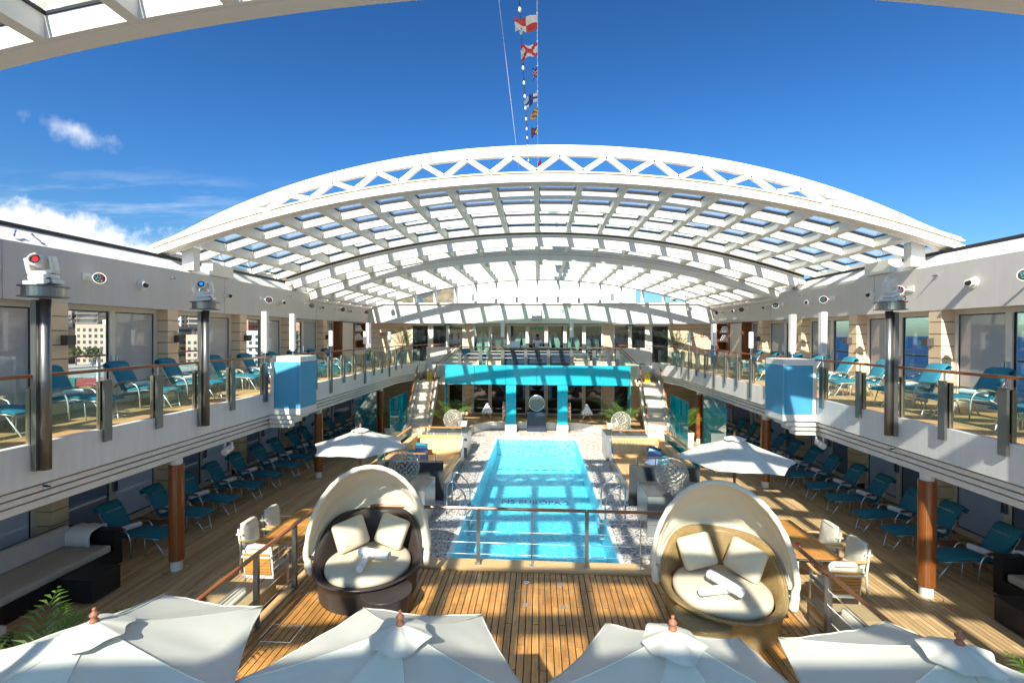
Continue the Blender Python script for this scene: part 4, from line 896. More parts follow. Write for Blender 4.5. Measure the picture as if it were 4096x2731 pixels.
def stair_pt(s, t, off, dz): return (s*(5.52+.46*t+off), 20.9+3.72*t, 2.2*t+dz)
for s in (-1, 1):
    st = thing('staircase', '%s cream stone staircase with glass balustrades and wooden handrails' % SN[s], 'staircase', (s*5.5, 20.9, 0), 0, 'twin staircases')
    n = 13
    for i in range(n):
        t0, t1 = i/n, (i+1)/n; z1 = 2.2*t1; z0 = max(0, 2.2*t0-.35); m = MB()
        c = [stair_pt(s, t0, -.45, 0), stair_pt(s, t0, .45, 0), stair_pt(s, t1+.008, .45, 0), stair_pt(s, t1+.008, -.45, 0)]
        if s < 0: c = [c[1], c[0], c[3], c[2]]
        m.hexa([(p[0], p[1], z0) for p in c], [(p[0], p[1], z1-.022) for p in c]); part('riser', m, STONE, st, world=True)
        m = MB(); c = [stair_pt(s, t0-.006, -.46, 0), stair_pt(s, t0-.006, .46, 0), stair_pt(s, t1, .46, 0), stair_pt(s, t1, -.46, 0)]
        if s < 0: c = [c[1], c[0], c[3], c[2]]
        m.hexa([(p[0], p[1], z1-.021) for p in c], [(p[0], p[1], z1) for p in c]); part('tread', m, mat('tread_stone', (.74, .65, .54), .45, var=.05), st, world=True)
    for off in (-.515, .515):
        m = MB(); c = [stair_pt(s, 0, off-.05, 0), stair_pt(s, 0, off+.05, 0), stair_pt(s, 1, off+.05, 0), stair_pt(s, 1, off-.05, 0)]
        if s < 0: c = [c[1], c[0], c[3], c[2]]
        m.hexa([(c[0][0], c[0][1], 0), (c[1][0], c[1][1], 0), (c[2][0], c[2][1], 1.55), (c[3][0], c[3][1], 1.55)], [(c[0][0], c[0][1], .34), (c[1][0], c[1][1], .34), (c[2][0], c[2][1], 2.32), (c[3][0], c[3][1], 2.32)])
        part('stringer', m, mat('stringer_cream', (.74, .70, .62), .5), st, world=True)
        for a, b in ((0, .33), (.34, .66), (.67, 1.0)):
            m = MB(); p, q = stair_pt(s, a, off, .32), stair_pt(s, b, off, .32)
            m.hexa([(p[0]-.006, p[1], p[2]), (p[0]+.006, p[1], p[2]), (q[0]+.006, q[1], q[2]), (q[0]-.006, q[1], q[2])], [(p[0]-.006, p[1], p[2]+.58), (p[0]+.006, p[1], p[2]+.58), (q[0]+.006, q[1], q[2]+.58), (q[0]-.006, q[1], q[2]+.58)])
            part('glass_panel', m, RAILG, st, world=True)
        m = MB(); m.bar(stair_pt(s, 0, off, 1.0), stair_pt(s, 1.0, off, 1.0), .055, .05); part('handrail', m, RAILW, st, world=True)
        m = MB(); p = stair_pt(s, 0, off, 0); m.cyl((p[0], p[1]-.05, 0), (p[0], p[1]-.05, 1.0), .014, n=8); part('newel', m, POST, st, world=True)
    # short flight from landing up to the bar deck
    for i in range(5):
        m = MB(); x = 5.35-.18*i; m.box(s*(x-.18), s*x, 24.75, 26.0, 2.2, 2.2+.17*(i+1)); part('upper_step', m, STONE, st, world=True)
    m = MB(); m.bar((s*5.75, 24.66, 3.2), (s*5.35, 24.66, 3.2), .05, .05); m.bar((s*5.352, 24.66, 3.2), (s*4.42, 24.66, 4.1), .05, .05); part('handrail', m, RAILX, st, world=True)
    m = MB(); m.bar((s*5.35, 26.0, 3.2), (s*4.42, 26.0, 4.1), .05, .05); part('handrail', m, RAILX, st, world=True)
    m = MB(); m.hexa(*([(s*5.35, 24.65, 2.3), (s*4.45, 24.65, 3.1), (s*4.45, 24.66, 3.1), (s*5.35, 24.66, 2.3)], [(s*5.35, 24.65, 3.12), (s*4.45, 24.65, 3.98), (s*4.45, 24.66, 3.98), (s*5.35, 24.66, 3.12)])); part('glass_panel', m, RAILG, st, world=True)
    m = MB(); m.bar((s*6.44, 24.60, 3.22), (s*6.44, 24.60, 2.2), .03, .03, up=(0, 1, 0)); part('newel', m, POST, st, world=True)
    # wet floor signs on the landing
    for k, (x, y, z, rz) in enumerate(((s*5.92, 24.85, 2.2, 0), (s*6.3, 24.95, 2.2, R(25*s)))):
        if k == 1: continue
        t = thing('wet_floor_sign', 'yellow folding wet floor sign on top of the %s staircase' % SN[s], 'warning sign', (x, y, z), rz, 'yellow wet floor signs')
        for f in (-1, 1):
            m = MB(); m.hexa([(-.15, f*.13, 0), (.15, f*.13, 0), (.15, f*.13+.01*1, 0), (-.15, f*.13+.01, 0)], [(-.09, f*.02, .60), (.09, f*.02, .60), (.09, f*.02+.01, .60), (-.09, f*.02+.01, .60)]); part('board', m, YEL, t)
        Mt = T(0, -.13, 0) @ Matrix.Rotation(R(90-10.4), 4, 'X')
        lettering('ACHTUNG\nCAUTION', .042, BLK, t, Mt @ T(0, .50, .004)); lettering('RUTSCHGEFAHR\nWET FLOOR', .030, BLK, t, Mt @ T(0, .16, .004))
        m = MB(); m.add([(-.08, .26, .004), (.08, .26, .004), (0, .40, .004)], [(0, 1, 2)]); m.cur = 1; m.add([(-.055, .274, .006), (.055, .274, .006), (0, .372, .006)], [(0, 1, 2)])
        m.cur = 2; m.obox(T(0, .31, .008, 0, 0, .5), .012, .05, .001); m.obox(T(.012, .295, .008, 0, 0, -.7), .01, .035, .001); m.xform(Mt); part('warning_triangle', m, [REDP, YEL, BLK], t)

# bar rail, bar, barman
br = thing('bar_railing', 'steel post railing with horizontal bars and wooden top in front of the bar', 'railing', (0, 22.9, 3.05))
for x in (-4.3, -3.9+.0, -2.85, -1.72, -.56, .58, 1.72, 2.85, 4.0, 4.3):
    if x in (-4.3, 4.3): continue
    m = MB(); m.box(x-.085, x+.085, 22.86, 22.90, 3.05, 3.98); part('post', m, POST, br, world=True)
    m = MB(); m.cyl((x, 22.88, 3.98), (x, 22.88, 4.08), .015, n=8); part('stand_off', m, SILVER, br, world=True)
for z in (3.16, 3.36, 3.57, 3.77, 3.92):
    m = MB(); m.cyl((-4.3, 22.93, z), (4.3, 22.93, z), .0075, n=8); part('bar', m, POST, br, world=True)
for a, b in ((-4.42, -1.75), (1.75, 4.42)):
    m = MB(); m.box(a, b, 22.85, 22.93, 4.08, 4.125); part('handrail', m, RAILX, br, world=True)
bar = thing('bar_counter', 'dark blue bar counter with wooden top overlooking the pool', 'bar', (0, 23.6, 3.05))
for a, b in ((-1.66, -.56), (-.55, .56), (.57, 1.66)):
    m = MB(); m.box(a, b, 23.30, 23.34, 3.06, 4.02); part('front_panel', m, NAVY, bar, world=True)
m = MB(); m.box(-1.66, 1.66, 23.341, 24.0, 3.06, 4.015); part('body', m, NAVY, bar, world=True)
m = MB(); m.box(-1.72, 1.72, 23.22, 24.05, 4.022, 4.075); part('top', m, RAILX, bar, world=True)
for s in (-1, 1): m = MB(); m.box(s*1.662, s*1.70, 23.28, 24.0, 3.06, 4.02); part('end_trim', m, RAILW, bar, world=True)
m = MB(); m.tube([(.07*math.sin(a)*(1-.3*u), 23.29, 3.62+.1*math.cos(a)) for a, u in [(k*.5, k/9) for k in range(10)]], .012, 6); part('emblem', m, mat('emblem_teal', (.02, .14, .15), .4), bar, world=True)
def towel_stack(x, y, z, w_, d, n, label, rz=0):
    t = thing('towel_stack', label, 'towels', (x, y, z), rz); r_ = random.Random(x)
    for k in range(n):
        b = rbox(w_*r_.uniform(.93, 1), d*r_.uniform(.93, 1), .055, .024, 3, T(r_.uniform(-.01, .01), r_.uniform(-.01, .01), .03+k*.052, 0, 0, r_.uniform(-.05, .05))); part('towel', b, TOWEL, t, smooth=True)
    return t
towel_stack(-1.15, 23.55, 4.076, .56, .38, 6, 'tall heap of folded white towels at the left of the bar top'); towel_stack(-.66, 23.5, 4.076, .36, .3, 2, 'low stack of two folded towels beside the tall heap on the bar')
towel_stack(.35, 23.42, 4.076, .6, .3, 1, 'single flat folded cloth on the bar in front of the barman')

def skin_mesh(name, vs, es, rad, sub=2):
    me = bpy.data.meshes.new(name); me.from_pydata(vs, es, []); me.update(); o = bpy.data.objects.new(name, me); col.objects.link(o)
    sk = o.modifiers.new('s', 'SKIN'); sv = me.skin_vertices[0].data
    for i, r_ in enumerate(rad): sv[i].radius = (r_, r_) if not isinstance(r_, tuple) else r_
    sv[0].use_root = True; o.modifiers.new('u', 'SUBSURF').levels = sub
    dg = bpy.context.evaluated_depsgraph_get(); res = bpy.data.meshes.new_from_object(o.evaluated_get(dg)); bpy.data.objects.remove(o)
    for p in res.polygons: p.use_smooth = True
    return res
ps = thing('person', 'barman in white polo shirt looking down with both hands on the bar', 'person', (.02, 24.28, 3.05))
V = [(0, 0, .92), (0, .0, 1.12), (0, -.03, 1.30), (0, -.06, 1.42), (0, -.10, 1.50), (0, -.13, 1.58), (0, -.15, 1.66),
     (.17, -.05, 1.38), (.24, -.12, 1.16), (.20, -.42, 1.055), (-.17, -.05, 1.38), (-.24, -.12, 1.16), (-.20, -.42, 1.055),
     (.09, 0, .85), (.10, .0, .48), (.11, .02, .06), (.11, -.10, .03), (-.09, 0, .85), (-.10, .0, .48), (-.11, .02, .06), (-.11, -.10, .03)]
E_ = [(0, 1), (1, 2), (2, 3), (3, 4), (4, 5), (5, 6), (3, 7), (7, 8), (8, 9), (3, 10), (10, 11), (11, 12), (0, 13), (13, 14), (14, 15), (15, 16), (0, 17), (17, 18), (18, 19), (19, 20)]
rad = [.13, .12, .14, .11, .052, .088, .088, .06, .044, .030, .06, .044, .030, .09, .065, .045, .04, .09, .065, .045, .04]
me = skin_mesh('body', V, E_, rad); me.materials.append(SKIN); link(me, 'body', ps)
V2 = [(0, 0, .95), (0, 0, 1.12), (0, -.03, 1.31), (0, -.06, 1.41), (.17, -.05, 1.375), (.225, -.09, 1.23), (-.17, -.05, 1.375), (-.225, -.09, 1.23)]
me = skin_mesh('polo_shirt', V2, [(0, 1), (1, 2), (2, 3), (3, 4), (4, 5), (3, 6), (6, 7)], [.155, .145, .165, .12, .082, .070, .082, .070]); me.materials.append(TOWEL); link(me, 'polo_shirt', ps)
V3 = [(0, 0, .90), (.09, 0, .83), (.10, 0, .48), (.11, .02, .10), (-.09, 0, .83), (-.10, 0, .48), (-.11, .02, .10)]
me = skin_mesh('trousers', V3, [(0, 1), (1, 2), (2, 3), (0, 4), (4, 5), (5, 6)], [.15, .10, .08, .07, .10, .08, .07]); me.materials.append(NAVY); link(me, 'trousers', ps)
m = MB(); m.lathe([(.0, .105), (.05, .098), (.085, .06), (.098, .01), (.09, -.03), (.07, -.05)], 16); m.xform(T(0, -.135, 1.635, R(22)))
part('hair', m, HAIR, ps, smooth=True)
m = MB(); 
for s in (-1, 1): m.cyl((s*.033, -.232, 1.615), (s*.033, -.236, 1.614), .024, n=10)
m.bar((-.03, -.237, 1.618), (.03, -.237, 1.618), .004, .004); part('glasses', m, BLK, ps)
m = MB(); m.hexa([(-.012, -.235, 1.585), (.012, -.235, 1.585), (.01, -.21, 1.585), (-.01, -.21, 1.585)], [(-.005, -.225, 1.62), (.005, -.225, 1.62), (.005, -.21, 1.62), (-.005, -.21, 1.62)]); part('nose', m, SKIN, ps)
m = MB(); m.box(-.025, .025, -.228, -.218, 1.556, 1.562); part('mouth', m, mat('lips', (.25, .09, .07), .6), ps)
for s in (-1, 1):
    hx = s*.20
    V4 = [(hx, -.43, 1.052), (hx-s*.01, -.50, 1.045)]; E4 = [(0, 1)]; r4 = [.028, .030]
    for k in range(4):
        b0 = len(V4); xx = hx-s*.01+(k-1.5)*.021; ln_ = (.07, .085, .08, .06)[k]; V4 += [(xx, -.525, 1.046), (xx, -.525-ln_*.5, 1.047), (xx, -.525-ln_, 1.038)]; E4 += [(1, b0), (b0, b0+1), (b0+1, b0+2)]; r4 += [.009, .0085, .0075]
    b0 = len(V4); V4 += [(hx-s*.045, -.485, 1.045), (hx-s*.06, -.515, 1.04)]; E4 += [(1, b0), (b0, b0+1)]; r4 += [.010, .009]
    me = skin_mesh('hand', V4, E4, r4, 1); me.materials.append(SKIN); link(me, 'hand', ps)

# cream lounge chairs and low tables on the bar deck
def armchair(x, y, lab, rz=0):
    t = thing('lounge_armchair', lab, 'armchair', (x, y, 3.05), rz, 'cream armchairs on the bar deck')
    part('base', rbox(.85, .80, .34, .03, 2, T(0, 0, .19)), IVORY, t); part('backrest', rbox(.85, .16, .42, .03, 2, T(0, .32, .55)), IVORY, t)
    for s in (-1, 1): part('armrest', rbox(.14, .80, .26, .03, 2, T(s*.355, 0, .49)), IVORY, t)
    part('seat_cushion', rbox(.55, .62, .12, .04, 3, T(0, -.05, .42)), CREAM, t, smooth=True); return t
armchair(-3.45, 24.1, 'cream armchair nearest the left stair behind the bar railing'); armchair(-2.25, 24.1, 'cream armchair just left of the bar'); armchair(2.3, 24.1, 'cream armchair just right of the bar'); armchair(3.6, 24.1, 'cream armchair nearest the right stair behind the bar railing')
for x, sd in ((-2.85, 'left'), (2.95, 'right')):
    t = thing('coffee_table', 'low cream cube table between armchairs %s of the bar' % sd, 'table', (x, 23.7, 3.05), 0, 'low cream tables')
    part('body', rbox(.5, .5, .34, .02, 2, T(0, 0, .17)), IVORY, t); m = MB(); m.box(-.26, .26, -.26, .26, .345, .36); part('top', m, CREAM, t)
    t = thing('menu_card', 'blue folded menu card standing on the low table %s of the bar' % sd, 'menu card', (x+.05, 23.65, 3.412), 0, 'menu cards')
    for f in (-1, 1):
        m = MB(); m.hexa([(-.08, f*.04, 0), (.08, f*.04, 0), (.08, f*.04+.004, 0), (-.08, f*.04+.004, 0)], [(-.08, f*.004, .2), (.08, f*.004, .2), (.08, f*.004+.003, .2), (-.08, f*.004+.003, .2)]); part('leaf', m, mat('menu_blue', (.03, .28, .55), .4), t)
part('cushion', rbox(.42, .14, .4, .06, 3, T(-3.8, 24.3, 3.05+.75, R(-15), 0, .2)), TEALC, None, smooth=True)
o = bpy.data.objects['cushion']; tag(o, 'teal scatter cushion on the armchair nearest the left stair', 'cushion')

# towel cabinets at the end of the side walls
for s in (-1, 1):
    t = thing('towel_cabinet', 'tall cream towel cabinet with open wood framed shelves on the %s upper deck' % SN[s], 'cabinet', (s*9.9, 24, 3.05), 0, 'towel cabinets')
    for y0, y1 in ((22.4, 22.46), (23.94, 24.0), (25.5, 25.56)):
        m = MB(); m.box(s*9.80, s*10.34, y0, y1, 3.05, 5.36); part('upright', m, COLW, t, world=True)
    m = MB(); m.box(s*9.80, s*10.34, 22.4, 25.56, 5.362, 5.40); part('cornice', m, COLW, t, world=True)
    m = MB(); m.box(s*9.86, s*10.33, 22.47, 23.93, 3.1, 5.34); part('door', m, CREAMW, t, world=True)
    m = MB(); m.box(s*9.86, s*10.33, 24.01, 25.49, 3.1, 3.95); part('drawer', m, CREAMW, t, world=True)
    m = MB(); m.box(s*10.3, s*10.34, 24.01, 25.49, 3.96, 5.34); part('back_panel', m, mat('cabinet_back', (.40, .33, .25), .6), t, world=True)
    for z in (3.96, 4.40, 4.85):
        m = MB(); m.box(s*9.84, s*10.29, 24.01, 25.49, z, z+.035); part('shelf', m, COLW, t, world=True)
    for z, n, nm in ((4.436, 6, 'lower'), (4.886, 7, 'upper')):
        q = thing('rolled_towels', 'rolled white towels on the %s shelf of the %s towel cabinet' % (nm, SN[s]), 'towels', (s*10.0, 24.7, z), 0, 'towels in the cabinets')
        k = 0
        for row, cnt in enumerate((4, 3, 2)):
            for j in range(cnt):
                m = MB(); yy = -.45+.3*j+.15*row; m.cyl((-.14*s, yy, .065+.11*row), (.16*s, yy, .065+.11*row), .066, n=12); part('towel', m, TOWEL, q, smooth=True)

# ============================================================ BALCONY RAILINGS, LAMPS, LIGHT POLES
def rail_path(x):
    return [p for p in fpoly(x)][:-1]
YL = [2.9, 3.9, 4.9, 5.9, 6.9, 7.9, 8.9, 9.9, 11.15, 13.75, 14.8, 15.8, 16.78, 17.78, 18.77, 19.77, 20.75, 21.75, 22.6]
for s in (-1, 1):
    dy = 0 if s < 0 else .10
    rl = thing('balcony_railing', '%s balcony railing of glass panels on steel posts with wooden handrail' % SN[s], 'railing', (s*6.85, 2, 3.05), 0, 'balcony railings')
    Y = [y+dy for y in YL]; poles = [5.9+dy, 8.9+dy+.04]
    for y in Y:
        if any(abs(y-p) < .1 for p in poles): 
            fat = True
        else: fat = False
        lamp = any(abs(y-p-dy) < .05 for p in (14.8, 17.78, 20.75)) 
        if not fat:
            m = MB(); m.box(s*6.80, s*6.838, y-.065, y+.065, 2.78 if lamp else 3.02, 4.0); part('post', m, POST, rl, world=True)
        m = MB(); m.box(s*6.87, s*6.93, y-.075, y-.06, 3.22, 3.98); m.box(s*6.87, s*6.93, y-.03, y-.015, 3.22, 3.98); part('glass_clamp', m, mat('clamp_steel', (.34, .29, .22), .35, .7), rl, world=True)
        m = MB(); m.box(s*6.88, s*6.92, y-.059, y-.031, 3.35, 3.97); part('rubber_strip', m, BLACK, rl, world=True)
        m = MB(); m.cyl((s*6.85, y, 4.0), (s*6.85, y, 4.135), .014, n=8); m.box(s*6.79, s*6.93, y-.08, y+.07, 4.001, 4.008); part('stand_off', m, SILVER, rl, world=True)
    for a, b in zip(Y, Y[1:]):
        if a < 11.2 and b > 13: continue
        m = MB(); m.box(s*6.895, s*6.905, a-.015, b-.075, 3.30, 3.95); part('glass_panel', m, RAILG, rl, world=True)
    P = [(s*x, y+0) for x, y in fpoly(6.85)]
    segs = [((s*6.85, 2.0), (s*6.85, 11.42+dy)), ((s*6.85, 12.5+dy), (s*6.85, 22.2))]+list(zip(P[1:7], P[2:8]))+[((s*6.43, 24.6), (s*6.43, 26.1)), ((s*6.43, 26.15), (s*4.42, 26.15))]
    for p, q in segs:
        m = MB(); m.bar((*p, 4.158), (*q, 4.158), .075, .045); part('handrail', m, RAILW if abs(p[0]-q[0]) < 1 else RAILX, rl, world=True)
    for a, b in zip(P[1:7], P[2:8]):
        m = MB(); m.hexa([(a[0], a[1], 3.3), (b[0], b[1], 3.3), (b[0]+.01, b[1], 3.3), (a[0]+.01, a[1], 3.3)], [(a[0], a[1], 3.95), (b[0], b[1], 3.95), (b[0]+.01, b[1], 3.95), (a[0]+.01, a[1], 3.95)]); part('glass_panel', m, RAILG, rl, world=True)
    for i, y in enumerate(poles):
        t = thing('light_pole', 'thick dark steel light pole carrying a stage light, %s along the %s balcony' % (('nearer' if i == 0 else 'farther'), SN[s]), 'pole', (s*6.76, y, 2.86), 0, 'stage light poles')
        m = MB(); m.tube([(s*6.72, y, 2.86), (s*6.72, y, 5.22)], .062, 16); part('shaft', m, POST, t, world=True, smooth=True)
        m = MB(); m.box(s*6.76, s*6.835, y-.09, y+.09, 2.86, 5.2); part('back_rail', m, POST, t, world=True)
        m = MB(); m.cyl((s*6.74, y, 5.24), (s*6.74, y, 5.252), .265, n=32); part('plate', m, POST, t, world=True)
        m = MB(); m.cyl((s*6.74, y, 5.253), (s*6.74, y, 5.38), .225, n=32); part('drum', m, STEEL, t, world=True, smooth=False)
        m = MB(); m.cyl((s*6.74, y, 5.381), (s*6.74, y, 5.393), .265, n=32); part('plate', m, POST, t, world=True)
        # moving head on top
        lab = {(-1, 0): 'white moving head stage light with a red lens on the nearest left pole', (-1, 1): 'white moving head stage light with a blue lens on the second left pole', (1, 0): 'white moving head stage light on the nearest right pole', (1, 1): 'white moving head stage light turned upwards on the right pole'}[(s, i)]
        h = thing('moving_head_light', lab, 'stage light', (s*6.74, y, 5.395), 0, 'stage lights on the poles'); h.scale = (.78, .78, .74)
        ca = R(18) if s < 0 else R(-150)
        part('foot', rbox(.44, .30, .09, .02, 2, T(0, 0, .06, 0, R(-7 if s < 0 else 9), ca)), WHITE, h)
        part('base', rbox(.34, .26, .09, .03, 2, T(.0, 0, .16, 0, R(-7 if s < 0 else 9), ca)), WHITE, h)
        Mh = T(0, 0, .22, 0, R(-10 if s < 0 else 9), ca)
        part('yoke', rbox(.40, .14, .08, .025, 2, Mh @ T(0, 0, .03)), WHITE, h)
        for e in (-1, 1): part('yoke_arm', rbox(.07, .15, .30, .03, 3, Mh @ T(e*.175, 0, .17)), WHITE, h)
        tilt = R(-82) if s < 0 else R(20)
        m = MB(); m.lathe([(.0, -.20), (.07, -.20), (.10, -.17), (.125, -.05), (.125, .08), (.115, .15), (.085, .155), (.08, .12), (0, .12)], 20); m.xform(Mh @ T(0, 0, .24) @ Matrix.Rotation(-tilt, 4, 'X')); part('head', m, WHITE, h, smooth=False)
        m = MB(); m.cyl((0, 0, .121), (0, 0, .128), .080, n=20); m.xform(Mh @ T(0, 0, .24) @ Matrix.Rotation(-tilt, 4, 'X')); ln = part('lens', m, DARKG, h)
        m = MB(); m.cyl((0, .012, .1285), (0, .012, .131), .046, n=20); m.xform(Mh @ T(0, 0, .24) @ Matrix.Rotation(-tilt, 4, 'X')); part('colour_filter', m, (LENSR if (s < 0 and i == 0) else LENSB if s < 0 else DARKG), ln)
        m = MB(); m.lathe([(.082, .12), (.088, .165), (.098, .165), (.10, .12)], 20); m.xform(Mh @ T(0, 0, .24) @ Matrix.Rotation(-tilt, 4, 'X')); part('lens_hood', m, WHITE, h, smooth=True)
        m = MB(); m.tube([(.16, -.1, .13), (.24, -.12, .14), (.27, -.12, .06), (.2, -.13, .02), (.05, -.16, .015)], .010, 6); part('cable', m, BLACK, h, smooth=True)
    # box turret and loudspeaker columns
    yb0 = 11.4+dy
    t = thing('balcony_turret', 'white and blue square turret jutting from the %s balcony' % SN[s], 'turret', (s*6.4, yb0+.35, 2.7), 0, 'blue turrets')
    m = MB(); m.box(s*6.06, s*6.86, yb0, yb0+.85, 2.66, 4.16); part('body', m, WHITE, t, world=True)
    m = MB(); m.box(s*6.066, s*6.76, yb0-.006, yb0-.001, 2.82, 4.02); part('front_panel', m, BLUEP, t, world=True)
    m = MB(); m.box(s*6.054, s*6.059, yb0-.004, yb0+.846, 2.82, 4.02); part('side_panel', m, BLUEP, t, world=True)
    m = MB(); m.box(s*6.125, s*6.131, yb0-.008, yb0-.0065, 2.82, 4.02); part('seam', m, mat('blue_seam', (.01, .13, .28), .5), t, world=True)
    for k, z in enumerate((2.53, 2.41, 2.29)):
        m = MB(); q = .12+.13*k; m.box(s*(6.06+q), s*6.95, yb0+q*.4, yb0+.80-q, z, z+.09); part('step', m, WHITE, t, world=True)
        m = MB(); m.box(s*(6.10+q), s*6.93, yb0+q*.4+.04, yb0+.76-q, z+.09, z+.122); part('step_shadow_gap', m, CREAMW, t, world=True)
    for k, y in enumerate((11.12+dy, 12.42+dy)):
        t = thing('column_loudspeaker', 'slim white column loudspeaker %s the %s blue turret' % (('in front of', 'behind')[k], SN[s]), 'loudspeaker', (s*6.82, y, 4.17), 0, 'column loudspeakers')
        m = MB(); m.box(-.065, .065, -.06, .06, .14, 1.14); part('cabinet', m, WHITE, t)
        m = MB(); m.box(-.052, .052, -.064, -.061, .17, 1.11); part('grille', m, mat('speaker_grille', (.55, .56, .57), .6), t)
        m = MB(); m.cyl((0, 0, 0), (0, 0, .14), .018, n=8); part('stem', m, SILVER, t); m = MB(); m.box(-.05, .05, -.03, .03, .10, .135); part('bracket', m, WHITE, t)
    for k, y in enumerate((14.8+dy, 17.78+dy, 20.75+dy)):
        t = thing('rail_lamp', 'white cylinder lamp on the %s balcony rail, %s from the turret' % (SN[s], ('first', 'second', 'third')[k]), 'lamp', (s*6.83, y, 4.0), 0, 'cylinder rail lamps')
        m = MB(); m.cyl((0, 0, 0), (0, 0, .35), .014, n=8); part('stem', m, SILVER, t)
        m = MB(); m.lathe([(.0, .35), (.07, .35), (.07, .86), (0, .86)], 18); part('shade', m, WHITE, t, smooth=False)
    t = thing('rail_lamp', 'tall white cylinder lamp %s of the bar' % SN[s], 'lamp', (s*1.73, 22.88, 4.0), 0, 'cylinder rail lamps')
    m = MB(); m.cyl((0, 0, 0), (0, 0, .62), .014, n=8); part('stem', m, SILVER, t); m = MB(); m.lathe([(.0, .62), (.10, .62), (.10, 1.42), (0, 1.42)], 18); part('shade', m, WHITE, t)
    # small fittings on the upper band
    for k, y in enumerate((7.75, 10.95, 14.1, 17.2, 20.4, 23.55)):
        t = thing('air_nozzle', 'round white air nozzle with dark bore, %s along the %s upper band' % (ORD[k], SN[s]), 'air nozzle', (s*9.95, y, 5.97), 0, 'air nozzles')
        m = MB(); m.cyl((0, 0, 0), (-s*.02, 0, 0), .13, n=24); part('collar', m, WHITE, t)
        m = MB(); m.cyl((-s*.02, 0, 0), (-s*.15, -.035, -.01), .085, n=20); part('barrel', m, WHITE, t); m = MB(); m.cyl((-s*.151, -.036, -.01), (-s*.153, -.0365, -.01), .066, n=20); part('bore', m, BLK, t)
    for k, y in enumerate((6.4, 9.55, 12.7, 15.9, 19.0, 22.1, 25.2)):
        t = thing('led_floodlight', 'small white bracket floodlight with coloured LEDs, %s along the %s upper band' % (ORD[k], SN[s]), 'floodlight', (s*9.95, y, 5.98), 0, 'LED floodlights')
        m = MB(); m.box(-s*.015, 0, -.09, .09, -.05, .08); m.cyl((-s*.01, 0, 0), (-s*.2, .03, 0), .022, n=8); part('bracket', m, WHITE, t)
        ax = Vector((-s*.45, -.9, -.25)).normalized(); c0 = Vector((-s*.24, .03, 0))
        m = MB(); m.cyl(c0-ax*-.05, c0-ax*.05, .105, .07, n=20); part('housing', m, WHITE, t)
        m = MB(); m.cyl(c0+ax*.051, c0+ax*.054, .088, n=20); part('lens', m, DARKG, t)
        cc = [mat('led_red', (.6, .04, .06), .3), mat('led_blue', (.05, .25, .6), .3), mat('led_green', (.05, .5, .35), .3)]
        m = MB(); a_ = ax.orthogonal().normalized(); b_ = ax.cross(a_)
        for j in range(13):
            q = j*2.4; r_ = .07*math.sqrt(j/13); m.cur = j % 3; cpt = c0+ax*.055+a_*r_*math.cos(q)+b_*r_*math.sin(q); m.cyl(cpt, cpt+ax*.003, .011, n=6)
        part('leds', m, cc, t); t.scale = (1.2, 1.2, 1.2)
    for k, y in enumerate((11.0, 16.8, 22.7)):
        t = thing('spray_head', 'tiny black sprinkler head, %s along the top of the %s band' % (ORD[k], SN[s]), 'sprinkler', (s*9.95, y+.9, 6.25), 0, 'sprinkler heads')
        m = MB(); m.cyl((0, 0, 0), (-s*.02, 0, 0), .04, n=12); part('rose', m, SILVER, t); m = MB(); m.cyl((-s*.02, 0, 0), (-s*.12, 0, -.005), .018, .008, n=8); part('nozzle', m, BLK, t)
    for k, y in enumerate((6.05, 12.9)):
        t = thing('spray_head', 'tiny black sprinkler head, %s under the %s balcony edge' % (('nearer', 'farther')[k], SN[s]), 'sprinkler', (s*6.92, y+.3*k+3.1*(1 if s > 0 else 0)*(k == 0), 2.58), 0, 'sprinkler heads')
        m = MB(); m.cyl((0, 0, 0), (-s*.02, 0, 0), .035, n=12); part('rose', m, SILVER, t); m = MB(); m.cyl((-s*.02, 0, 0), (-s*.10, 0, -.005), .018, .008, n=8); part('nozzle', m, BLK, t)
    t = thing('spotlight', 'white cylindrical spotlight under the %s balcony near the turret' % SN[s], 'spotlight', (s*7.0, 10.0+1.6*(s > 0), 2.2), 0, 'white spotlights')
    m = MB(); m.cyl((0, .1, -.08), (0, -.14, -.14), .075, n=18); part('housing', m, WHITE, t); 
    for e in (-.085, .085): m = MB(); m.box(e-.005, e+.005, -.02, .04, -.12, .07); part('yoke_arm', m, WHITE, t)
    t = thing('spotlight', 'white spotlight high on the %s end of the far bulkhead' % SN[s], 'spotlight', (s*8.55, 26.35, 6.15), 0, 'white spotlights')
    m = MB(); m.cyl((0, -.1, .1), (0, -.30, .06), .12, n=18); part('housing', m, WHITE, t); m = MB(); m.cyl((0, 0, 0), (0, -.2, .05), .035, n=10); part('arm', m, WHITE, t)
    # columns under the balcony
    for k, y in enumerate((8.74, 14.67, 20.6)):
        t = thing('round_column', 'round varnished wood column under the %s balcony, %s from the viewer' % (SN[s], ORD[k]), 'column', (s*7.19, y, 0), 0, 'wood columns')
        m = MB(); m.cyl((0, 0, 0), (0, 0, .2), .105, n=24); part('foot', m, WHITE, t, smooth=False)
        m = MB(); m.cyl((0, 0, .2), (0, 0, 2.12), .135, n=32, cap=True); part('shaft', m, COLW, t)
        m = MB(); m.cyl((0, 0, 2.121), (0, 0, 2.298), .105, n=24); part('cap', m, WHITE, t)
        m = MB(); m.box(-.0025, .0025, -.1375, -.134, .2, 2.12); m.xform(Matrix.Rotation(-s*.7, 4, 'Z')); part('seam', m, mat('seam_brass', (.35, .22, .1), .5), t)
        m = MB(); ring = lambda r_: [(r_*math.cos(a), r_*math.sin(a)) for a in lin(0, 2*PI, 36)[:-1]]
        a_, b_ = ring(.24), ring(.232); o0 = [(x, y_, .003) for x, y_ in a_]+[(x, y_, .003) for x, y_ in b_]
